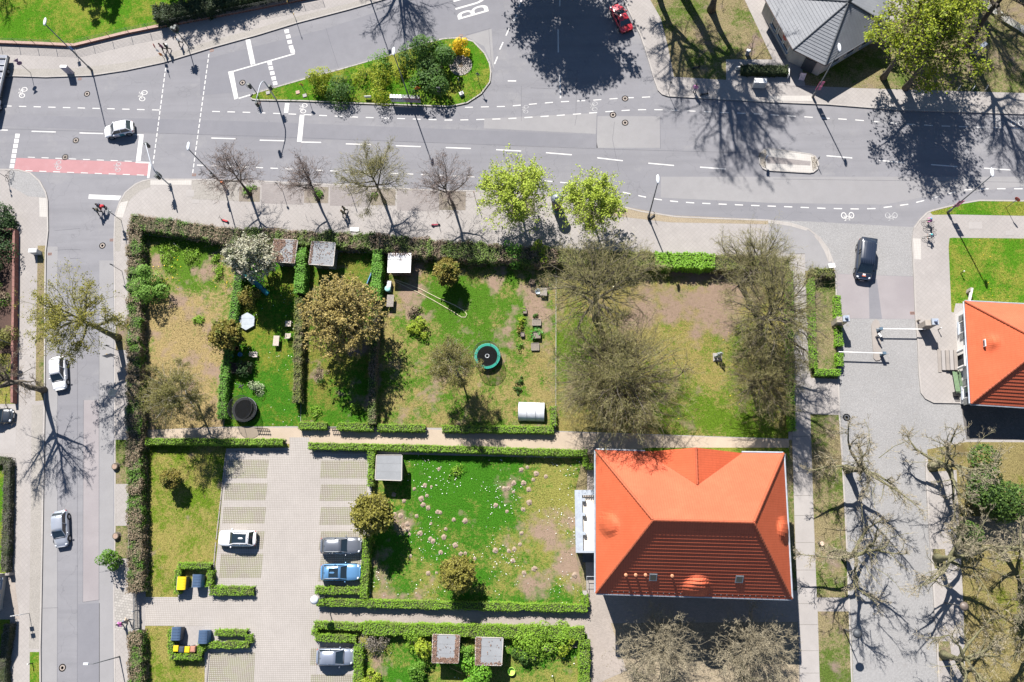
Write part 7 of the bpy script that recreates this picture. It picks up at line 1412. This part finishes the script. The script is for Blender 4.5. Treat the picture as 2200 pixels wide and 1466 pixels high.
t = thing('ground_box', 'small grey box with a dark spot in the island grass', 'box', P(992, 204, ZB), R_(25)); MB().box((0, 0, .22), (.62, .5, .44), 0, .9).obj('body', CABG, t); MB().tube([(0, 0, .44), (0, 0, .46)], .1, 10).obj('cap', TRIM, t)
t = thing('small_plate_sign', 'low white plate in the grass at the south island edge', 'sign', P(792, 212, ZB), R_(0)); MB().box((0, 0, .42), (.9, .05, .45)).obj('plate', FRAMEW, t); MB().box((-.3, .03, .2), (.05, .05, .4)).box((.3, .03, .2), (.05, .05, .4)).obj('legs', TRIM, t)
for x, y in ((576, 200), (640, 199), (655, 206)):
    t = thing('stone_block', {576: 'pale square stone near the island tip', 640: 'pinkish square stone in the island grass', 655: 'grey stone beside the yellow backed sign'}[x], 'stone', P(x, y, ZB), R_(15), 'stones in the island grass'); MB().box((0, 0, .04), (.55, .5, .12), 0, .9).obj('stone', PINKC if x == 640 else CONC, t)
# cobbled ring on the island
def cobble_ring():
    c = P(990, 141, ZB); t = thing('cobbled_ring', 'round cobbled planting ring at the wide end of the island', 'paving', c); r = random.Random(4); mb = MB()
    MB().lathe([(.0, .008), (1.42, .008)], (0, 0, 0), 24).obj('bed', plain('mortar_dark', (.10, .085, .065), .95), t)
    for q in (.42, .62, .82, 1.02, 1.22, 1.40):
        n = int(2 * math.pi * q / .19)
        for i in range(n): a = 2 * math.pi * (i + r.uniform(-.2, .2)) / n; mb.box((q * math.cos(a), q * math.sin(a), .03 + r.uniform(0, .02)), (.155, .15, .08), a, .85)
    o = mb.obj('cobbles', plain('cobble_pale', (.34, .31, .28), .9, .25, 12), t); o['kind'] = 'stuff'; MB().lathe([(0, .05), (.28, .05), (.28, .0)], (0, 0, 0), 14).obj('centre_cover', plain('cover_brown', (.16, .12, .09), .9), t)
cobble_ring()
# refuge island cobbles
rf_ = MB(); rr_ = random.Random(8)
for poly in ([(1631, 340), (1636, 327), (1647, 321), (1646, 362), (1636, 357)], [(1744, 334), (1752, 338), (1757, 350), (1754, 362), (1744, 368)]):
    q = [(P(*p, ZB).x, P(*p, ZB).y) for p in poly]; xs, ys = zip(*q); gx = np.arange(min(xs), max(xs), .17); gy = np.arange(min(ys), max(ys), .17); X, Y = np.meshgrid(gx, gy); k = inpoly(q, X.ravel(), Y.ravel())
    for x, y in zip(X.ravel()[k], Y.ravel()[k]): rf_.box((x + rr_.uniform(-.02, .02), y + rr_.uniform(-.02, .02), ZB + .02 + rr_.uniform(0, .02)), (.14, .14, .06), rr_.uniform(-.3, .3), .8)
o = rf_.obj('cobbles', plain('cobble_brown', (.26, .23, .19), .9, .35, 8), BO['F']); o['kind'] = 'stuff'
sheet('cross_paving', [(1649, 336), (1742, 347), (1741, 356), (1648, 351)], ZB + .006, PAVE3, BO['F'])
# manholes and drains
IRON = plain('cast_iron', (.24, .205, .18), .7, .2, 8); CONR = plain('manhole_collar', (.255, .238, .23), .9, .1)
for x, y, lab in ((187, 202, 'in the cycle lane below the tall lamp'), (163, 302, 'in the lane left of the white hatchback'), (140, 338, 'at the edge of the red cycle strip'), (521, 178, 'inside the white bay frame'), (1343, 212, 'on the upper dashed line of the cycle lane'), (1317, 247, 'below the lower dashed line of the cycle lane'), (1343, 264, 'in the carriageway near the bare shadow'), (220, 528, 'in the narrow street by the kerb'), (134, 1435, 'at the bottom of the narrow street'), (1819, 897, 'in the cobbled drive')):
    t = thing('manhole_cover', 'round manhole cover ' + lab, 'manhole', P(x, y, .006), 0, 'manhole covers'); MB().lathe([(.0, .004), (.42, .004)], (0, 0, 0), 20).obj('collar', CONR, t); MB().lathe([(0, .012), (.30, .012), (.31, .004)], (0, 0, 0), 18).obj('lid', IRON if x != 1819 else DGREY, t); MB().lathe([(0, .017), (.16, .017)], (0, 0, 0), 14).obj('inset', plain('lid_inset', (.33, .285, .25), .8), t)
for x, y, rz, lab in ((171, 170, 0, 'below the tall lamp'), (455, 109, .25, 'at the dotted crossing line'), (1960, 673, 0, 'at the gatehouse kerb'), (417, 376, 0, 'by the crossing south kerb'), (240, 516, 0, 'at the narrow street kerb'), (990, 77, .1, 'at the island top'), (107, 546, 0, 'on the west kerb'), (556, 222, 0, 'at the island tip')):
    t = thing('drain_grate', 'small rusty drain grate ' + lab, 'drain', P(x, y, .006), rz, 'drain grates'); MB().box((0, 0, .006), (.5, .34, .012)).obj('frame', plain('rust', (.20, .10, .07), .8), t)
    for i in range(4): MB().box((-.16 + i * .107, 0, .014), (.06, .26, .008)).obj('bar', DGREY, t)
for x, y, lab in ((250, 1003, 'with a dark hollow on the street verge'), (252, 1152, 'with pale cut face above the little verge tree')):
    t = thing('tree_stump', 'cut tree stump ' + lab, 'stump', P(x, y, ZB)); MB().lathe([(.52, 0), (.42, .15), (.38, .42), (.30, .44)], (0, 0, 0), 11).obj('bark', BARK, t); MB().lathe([(0, .40), (.12, .43), (.30, .441)], (0, 0, 0), 11).obj('cut_face', plain('stump_face', (.24, .17, .13), .9, .3, 5), t)
t = thing('tree_stump', 'pale cut stump beside the concrete footpath', 'stump', P(1763, 1168, ZB)); MB().lathe([(.3, 0), (.26, .5), (.24, .55)], (0, 0, 0), 10).obj('bark', BARK, t); MB().lathe([(0, .555), (.24, .551)], (0, 0, 0), 10).obj('cut_face', plain('stump_pale', (.45, .34, .26), .9), t)
# bicycle stands, fence panels and metal box in the north-east
for i, x in enumerate((2056, 2087, 2115)):
    t = thing('bicycle_stand', ('westernmost', 'middle', 'easternmost')[i] + ' of three bare hoop stands on the brown verge', 'bike stand', P(x, 194, ZB), R_(60), 'bicycle stands'); MB().tube([(-.35, 0, 0), (-.35, 0, .75), (-.2, 0, .85), (.2, 0, .85), (.35, 0, .75), (.35, 0, 0)], .03, 7).obj('hoop', METAL, t); MB().tube([(-.35, 0, .4), (.35, 0, .4)], .02, 6).obj('crossbar', METAL, t)
t = thing('display_case', 'metal display box on slanted legs under the spring green trees', 'display case', P(2100, 112, ZB), R_(35)); MB().box((0, 0, 1.15), (1.0, .5, .7)).obj('case', ZINC, t); MB().box((-.9, 0, .75), (1.2, .12, .14)).obj('rail', METAL, t)
for x in (-.35, .35): MB().box((x, 0, .4), (.08, .3, .8)).obj('leg', BLU, t)
t = thing('blue_bench', 'blue seat half hidden under the spring green crown', 'bench', P(1940, 118, ZB), R_(5)); MB().box((0, 0, .45), (1.6, .5, .06)).obj('seat', BLU, t); MB().box((0, .28, .75), (1.6, .06, .4)).obj('backrest', BLU, t)
for x in (-.6, .6): MB().box((x, 0, .21), (.08, .4, .42)).obj('leg', METAL, t)
wf = [(2108, 8), (2135, 30), (2150, 42), (2192, 68), (2215, 84)]
t = wire_fence('slatted_fence', 'white slatted fence pieces at the northeast corner', wf, 1.0, 1.1, ZB, 8, FRAMEW, r=.03, pr=.05)
# ------------------------------------------------------------------ garden things
TEALP = plain('plastic_teal', (.02, .17, .20), .35, .1)
def slide():
    a, b = P(528, 588, ZB), P(577, 633, ZB); d = b - a; rz = math.atan2(d.y, d.x); t = thing('playground_slide', 'wooden play tower with a teal slide', 'slide', a, rz); L = d.length
    for i in range(6): MB().box((-.5 + i * .2, 0, 1.5), (.18, 1.1, .05)).obj('deck_plank', WOODP, t)
    for x in (-.55, .55):
        for y in (-.5, .5): MB().box((x, y, .95), (.09, .09, 1.9)).obj('post', WOODG, t)
    n = 8; pts = []
    for i in range(n + 1): u = i / n; x = .6 + (L - .6) * u; z = 1.5 * (1 - u) ** 1.15 + .12; pts += [(x, -.30, z + .22), (x, -.24, z), (x, .24, z), (x, .30, z + .22)]
    MB().add(pts, [(i * 4 + k, i * 4 + k + 1, i * 4 + k + 5, i * 4 + k + 4) for i in range(n) for k in range(3)]).obj('chute', TEALP, t, True)
    for s in (-1, 1): MB().tube([(-.62, s * .4, 1.5), (-1.3, s * .45, 0)], .035, 6).obj('ladder_rail', WOODD, t)
    for i in range(5): u = (i + .7) / 5.5; MB().tube([(-.62 - .68 * u, -.42, 1.5 * (1 - u)), (-.62 - .68 * u, .42, 1.5 * (1 - u))], .025, 5).obj('rung', WOODD, t)
    MB().tube([(.5, .5, 1.85), (3.2, .62, 1.85)], .06, 6).obj('swing_beam', WOODD, t); MB().tube([(3.2, .62, 1.9), (3.5, 1.2, 0)], .05, 6).tube([(3.2, .62, 1.9), (3.4, .0, 0)], .05, 6).obj('swing_frame', WOODD, t)
slide()
t = thing('hexagonal_sandbox', 'hexagonal sandbox with pale boarded lid', 'sandbox', P(532, 692, ZB + .01), R_(0)); hexp = [(1.12 * math.cos(R_(60 * i + 90)), 1.12 * math.sin(R_(60 * i + 90))) for i in range(6)]; MB().prism([(x * .96, y * .96) for x, y in hexp], 0, .3).obj('frame', WOODG, t)
for i in range(3):
    y0, y1 = -1.10 + i * .735, -1.10 + (i + 1) * .735 - .015
    def hx(y): return min(.97, (1.12 - abs(y)) / math.tan(R_(30)) if abs(y) > .56 else .97)
    ks = sorted({y0, y1} | {k for k in (-.56, .56) if y0 < k < y1}); MB().prism([(hx(y), y) for y in ks] + [(-hx(y), y) for y in reversed(ks)], .3, .345).obj('lid_board', plain('lid_pale_blue', (.27, .30, .33), .7, .12, 2), t)
def table(label, px, py, rz, L, W, h, m, n=5, name='garden_table', bench_=False):
    t = thing(name, label, 'table', P(px, py, ZB + .01), rz)
    for i in range(n): MB().box((0, -W / 2 + (i + .5) * W / n, h), (L, W / n - .012, .04)).obj('plank', m, t)
    for x in (-L * .42, L * .42):
        for y in (-W * .36, W * .36): MB().box((x, y, h / 2), (.06, .06, h)).obj('leg', m, t)
    return t
table('pale plank table on the play garden lawn', 597, 735, R_(88), 1.25, .72, .62, WOODP); table('square pale stool table above the garden chair', 622, 698, R_(88), .7, .7, .5, WOODP, 4); table('brown plank table beside the rain barrel', 841, 650, R_(88), 1.5, .85, .7, WOODG, 7); table('grey slatted low table next to the orange pallet', 1168, 630, R_(85), .95, .85, .55, WOODG, 8)
def chair(label, px, py, rz, m, group='garden chairs'):
    t = thing('garden_chair', label, 'chair', P(px, py, ZB + .01), rz, group)
    for i in range(4): MB().box((0, -.2 + i * .14, .42), (.6, .115, .03)).obj('seat_slat', m, t)
    for i in range(4): MB().box((0, .30 + i * .06, .52 + i * .13), (.6, .03, .11)).obj('back_slat', m, t)
    for x in (-.28, .28): MB().box((x, -.2, .21), (.05, .05, .42)).obj('leg', m, t); MB().box((x, .26, .3), (.05, .05, .6)).obj('leg', m, t); MB().box((x, .0, .62), (.06, .5, .03)).obj('armrest', m, t)
chair('pale slatted garden chair below the stool table', 622, 723, R_(180), WOODP); chair('pale garden chair beside the dark raised frame', 551, 764, R_(90), plain('chair_pale', (.38, .33, .31), .7)); chair('dark weathered chair by the orange pallet', 1144, 607, R_(160), WOODD)
t = thing('water_barrel', 'blue water barrel by the garden hedge', 'barrel', P(497, 767, ZB)); MB().lathe([(.36, 0), (.42, .4), (.36, .85), (.3, .86)], (0, 0, 0), 14).obj('drum', plain('barrel_navy', (.02, .06, .13), .4), t); MB().lathe([(0, .87), (.30, .862)], (0, 0, 0), 14).obj('lid', plain('barrel_navy_lid', (.03, .09, .18), .3), t)
t = thing('bucket', 'light blue bucket next to the water barrel', 'bucket', P(518, 763, ZB)); MB().lathe([(.20, 0), (.27, .4), (.24, .4), (.18, .05), (0, .05)], (0, 0, 0), 14).obj('shell', plain('bucket_blue', (.08, .26, .45), .4), t); MB().tube([(-.26, 0, .4), (-.18, 0, .58), (.18, 0, .58), (.26, 0, .4)], .012, 5).obj('handle', METAL, t)
t = thing('flower_pot', 'terracotta pot above the blue barrel', 'pot', P(511, 750, ZB)); MB().lathe([(.16, 0), (.25, .38), (.22, .38), (.18, .3), (0, .3)], (0, 0, 0), 12).obj('shell', plain('terracotta', (.40, .17, .10), .8), t); MB().lathe([(0, .31), (.2, .31)], (0, 0, 0), 10).obj('soil', DIRT, t)
t = thing('raised_bed', 'dark framed raised bed with plants in the play garden', 'raised bed', P(522, 793, ZB), R_(0))
for x, y, sx, sy in ((0, .55, 2.3, .08), (0, -.55, 2.3, .08), (-1.12, 0, .08, 1.02), (1.12, 0, .08, 1.02)): MB().box((x, y, .4), (sx, sy, .7)).obj('side_board', WOODD, t)
MB().box((0, 0, .3), (2.1, .98, .5)).obj('soil', MULCH, t)
for x in (-1.15, 1.15):
    for y in (-.58, .58): MB().box((x, y, .7), (.08, .08, 1.4)).obj('post', WOODD, t)
shrub('dark leafy plants filling the raised bed', 530, 793, 1.0, .9, GREEND, 500, .13, 77, name='bed_plants', z=ZB + .5, cat='plant')
t = thing('umbrella_pole', 'slim white pole standing above the black trampoline', 'pole', P(518, 830, ZB)); MB().lathe([(.03, 0), (.03, 1.7)], (0, 0, 0), 7).obj('shaft', FRAMEW, t); MB().box((0, 0, .04), (.7, .1, .08), .5).box((0, 0, .045), (.1, .7, .06), .5).obj('foot', TRIM, t)
def netmat(name, c, a):
    m, nt, b = base_mat(name, .8, .2); b.inputs['Base Color'].default_value = c4(c); n = _n(nt, 'ShaderNodeBsdfTransparent'); mx = _n(nt, 'ShaderNodeMixShader'); mx.inputs[0].default_value = a
    nt.links.new(n.outputs[0], mx.inputs[1]); nt.links.new(b.outputs[0], mx.inputs[2]); nt.links.new(mx.outputs[0], nt.nodes['Material Output'].inputs[0]); return m
NETM = netmat('safety_net', (.012, .013, .014), .24)
def trampoline(label, px, py, r, padm, poles=6, hn=2.1, inner=.80):
    t = thing('trampoline', label, 'trampoline', P(px, py, ZB + .01)); MB().lathe([(0, .70), (r * inner, .70)], (0, 0, 0), 32).obj('jumping_mat', plain('mat_grey', (.055, .058, .068), .7), t)
    n = 40; vs = []
    for i in range(n): a = 2 * math.pi * i / n; vs += [(r * inner * math.cos(a), r * inner * math.sin(a), .735), (r * math.cos(a), r * math.sin(a), .735), (r * math.cos(a), r * math.sin(a), .66)]
    MB().add(vs, [(3 * i, 3 * i + 1, 3 * ((i + 1) % n) + 1, 3 * ((i + 1) % n)) for i in range(n)] + [(3 * i + 1, 3 * i + 2, 3 * ((i + 1) % n) + 2, 3 * ((i + 1) % n) + 1) for i in range(n)]).obj('pad', padm, t); MB().ring((0, 0, .68), r, .03, 40).obj('frame', METAL, t)
    MB().lathe([(r * .98, .74), (r * .99, hn)], (0, 0, 0), 40).obj('net', NETM, t) if True else None
    net = t.children[-1].data; net.polygons
    MB().ring((0, 0, hn), r, .022, 40).obj('top_hoop', padm if padm is BLACKM else TRIM, t)
    for i in range(poles): a = 2 * math.pi * (i + .3) / poles; MB().tube([(r * 1.02 * math.cos(a), r * 1.02 * math.sin(a), 0), (r * 1.02 * math.cos(a), r * 1.02 * math.sin(a), hn)], .025, 6).obj('pole', TRIM, t)
    MB().lathe([(r * .97, .02), (r * .985, .66)], (0, 0, 0), 40).obj('skirt', netmat('skirt_net', (.01, .01, .012), .75), t)
    return t
tr1 = trampoline('black netted trampoline in the play garden', 530, 882, 1.45, BLACKM); tr2 = trampoline('trampoline with a turquoise rim in the mixed lawn', 1048, 768, 1.52, plain('pad_turquoise', (.02, .50, .36), .5, .08))
MB().ring((0, 0, .745), .22, .05, 18, 5).obj('mat_logo', LENS, tr2)
t = thing('rain_barrel', 'turquoise lidded rain barrel by the conifer hedge', 'barrel', P(836, 625, ZB)); MB().lathe([(.30, 0), (.34, .45), (.32, .9)], (0, 0, 0), 14).obj('drum', plain('barrel_teal', (.10, .24, .24), .5), t); MB().lathe([(.35, .88), (.35, .95), (.2, 1.0), (0, 1.01)], (0, 0, 0), 14).obj('lid', plain('barrel_teal_lid', (.22, .42, .40), .5), t)
t = thing('garden_box', 'grey storage box behind the rain barrel', 'box', P(838, 614, ZB), R_(85)); MB().box((0, 0, .3), (.75, .45, .6)).obj('body', CABG, t); MB().box((0, 0, .63), (.8, .5, .06)).obj('lid', METAL, t)
hp = [(846, 600), (880, 612), (905, 622), (940, 640), (975, 655), (998, 668), (1003, 676), (1000, 682), (992, 682), (970, 668), (930, 645), (895, 627), (850, 605)]
ho = MB(P(846, 600, ZB)).tube([P(x, y, ZB + .05) for x, y in hp], .045, 6).obj('garden_hose', plain('hose_pale', (.42, .38, .24), .5)); ho.location = P(846, 600, ZB); tag(ho, 'long pale garden hose looped across the lawn from the white shed', 'hose')
ORG = plain('pallet_orange', (.38, .23, .11), .85, .2, 6)
t = thing('pallet', 'orange brown wooden pallet at the edge of the vegetable row', 'pallet', P(1168, 607, ZB + .01), R_(-3))
for i in range(6): MB().box((0, -.42 + i * .17, .14), (1.1, .13, .025)).obj('plank', ORG, t)
for x in (-.45, 0, .45): MB().box((x, 0, .065), (.1, .95, .12)).obj('bearer', ORG, t)
t = thing('metal_tub', 'shiny round metal tub beside the slatted table', 'tub', P(1156, 628, ZB)); MB().lathe([(.25, 0), (.36, .35), (.33, .35), (.22, .04), (0, .04)], (0, 0, 0), 16).obj('shell', plain('tub_zinc', (.45, .5, .56), .3, .1), t); MB().ring((0, 0, .35), .35, .02, 18).obj('rim', METAL, t)
def planter(label, px, py, rz, d, m, soil=True):
    t = thing('planter_box', label, 'planter', P(px, py, ZB + .01), rz, 'planter boxes'); x, y, h = d
    for cx_, cy_, sx, sy in ((0, y / 2, x, .05), (0, -y / 2, x, .05), (-x / 2, 0, .05, y - .05), (x / 2, 0, .05, y - .05)): MB().box((cx_, cy_, h / 2), (sx, sy, h)).obj('side_board', m, t)
    MB().box((0, 0, h * .42), (x - .06, y - .06, h * .8)).obj('soil', DIRT, t)
planter('wooden box under the mint green plant', 1153, 722, 0, (.95, .8, .5), WOODD); planter('empty square wooden planter in the vegetable row', 1150, 746, 0, (.9, .85, .25), WOODG); planter('low stone edged planter with a herb', 1153, 694, 0, (1.0, .75, .35), STONE); planter('tiny dark planter at the top of the vegetable row', 1128, 670, 0, (.45, .6, .3), WOODD); planter('dark box with a white cap in the vegetable row', 1123, 720, 0, (.4, .5, .35), plain('box_plum', (.07, .04, .05), .5)); planter('flat cold frame in the southern plot', 1132, 1404, 0, (1.9, 1.15, .35), WOODG); planter('dark cart like box tilted in the southern plot', 1177, 1392, R_(-15), (1.15, .7, .5), TRIM); planter('small sand box at the corner of the southern plot', 1232, 1378, R_(3), (1.2, 1.2, .2), WOODP)
# polytunnel
t = thing('grow_tunnel', 'small arched grow tunnel with translucent white sheet', 'grow tunnel', P(1142, 885, ZB), R_(-2)); n = 12; pts = []
for i in range(n + 1): a = math.pi * i / n; pts += [(-1.5, -1.1 * math.cos(a), 1.05 * math.sin(a) + .02), (-.5, -1.1 * math.cos(a), 1.03 * math.sin(a) + .02), (.5, -1.1 * math.cos(a), 1.0 * math.sin(a) + .02), (1.5, -1.1 * math.cos(a), 1.05 * math.sin(a) + .02)]
MB().add(pts, [(4 * i + k, 4 * i + k + 1, 4 * i + k + 5, 4 * i + k + 4) for i in range(n) for k in range(3)]).obj('sheet', plain('sheet_white', (.47, .48, .50), .35, .12, 2), t, True)
for x in (-1.5, -.5, .5, 1.5): MB().tube([(x, -1.12 * math.cos(math.pi * i / 12), 1.07 * math.sin(math.pi * i / 12)) for i in range(13)], .018, 5).obj('hoop', METAL, t)
# toy tub, ball
t = thing('toy_tub', 'lime green plastic tub beside the shed shadow', 'tub', P(1099, 1442, ZB)); MB().lathe([(.32, 0), (.42, .35), (.38, .35), (.30, .06), (0, .06)], (0, 0, 0), 14).obj('shell', plain('plastic_lime', (.36, .55, .10), .4), t); MB().ring((0, 0, .35), .41, .025, 18).obj('rim', plain('plastic_lime', (.36, .55, .10), .4), t)
t = thing('ball', 'orange ball on the post beside the leaf strewn shed', 'ball', P(586, 582, ZB)); MB().lathe([(.04, 0), (.04, 1.2)], (0, 0, 0), 6).obj('post', WOODD, t); MB().ell((0, 0, 1.4), (.27, .27, .24), 12, 8).obj('sphere', plain('ball_orange', (.55, .17, .02), .4), t, True)
# statue
def statue():
    c = P(1541, 768, ZB); t = thing('statue', 'bronze statue on a square stone plate in the olive lawn', 'statue', c); BRZ = plain('bronze_pale', (.22, .25, .25), .5, .3, 5); MB().box((0, 0, .06), (1.0, .95, .12)).box((0, 0, .2), (.8, .75, .16)).obj('plinth', CONC, t)
    MB().lathe([(.26, .28), (.24, .6), (.20, .95), (.24, 1.3), (.20, 1.55), (.07, 1.66), (.10, 1.75), (.11, 1.86), (.07, 1.96), (0, 1.98)], (.12, .1, 0), 12).obj('figure', BRZ, t, True); MB().tube([(.32, .1, 1.5), (.42, .22, 1.2), (.25, .32, 1.05)], [.07, .06, .045], 7).tube([(-.08, .1, 1.5), (-.2, .2, 1.2), (-.02, .32, 1.1)], [.07, .06, .045], 7).obj('arms', BRZ, t, True); MB().lathe([(.17, .28), (.13, .7), (.08, .85), (.09, .95), (0, 1.05)], (-.28, -.05, 0), 10).obj('small_figure', BRZ, t, True)
statue()
t = thing('kennel_sign', 'blue frame and panel hidden beside the golden tree', 'frame', P(797, 607, ZB), R_(70)); MB().box((0, 0, .8), (1.7, .08, .9)).obj('panel', plain('tarp_blue', (.05, .18, .38), .5), t)
for x in (-.8, .8): MB().box((x, 0, .65), (.08, .1, 1.3)).obj('post', BLU, t)
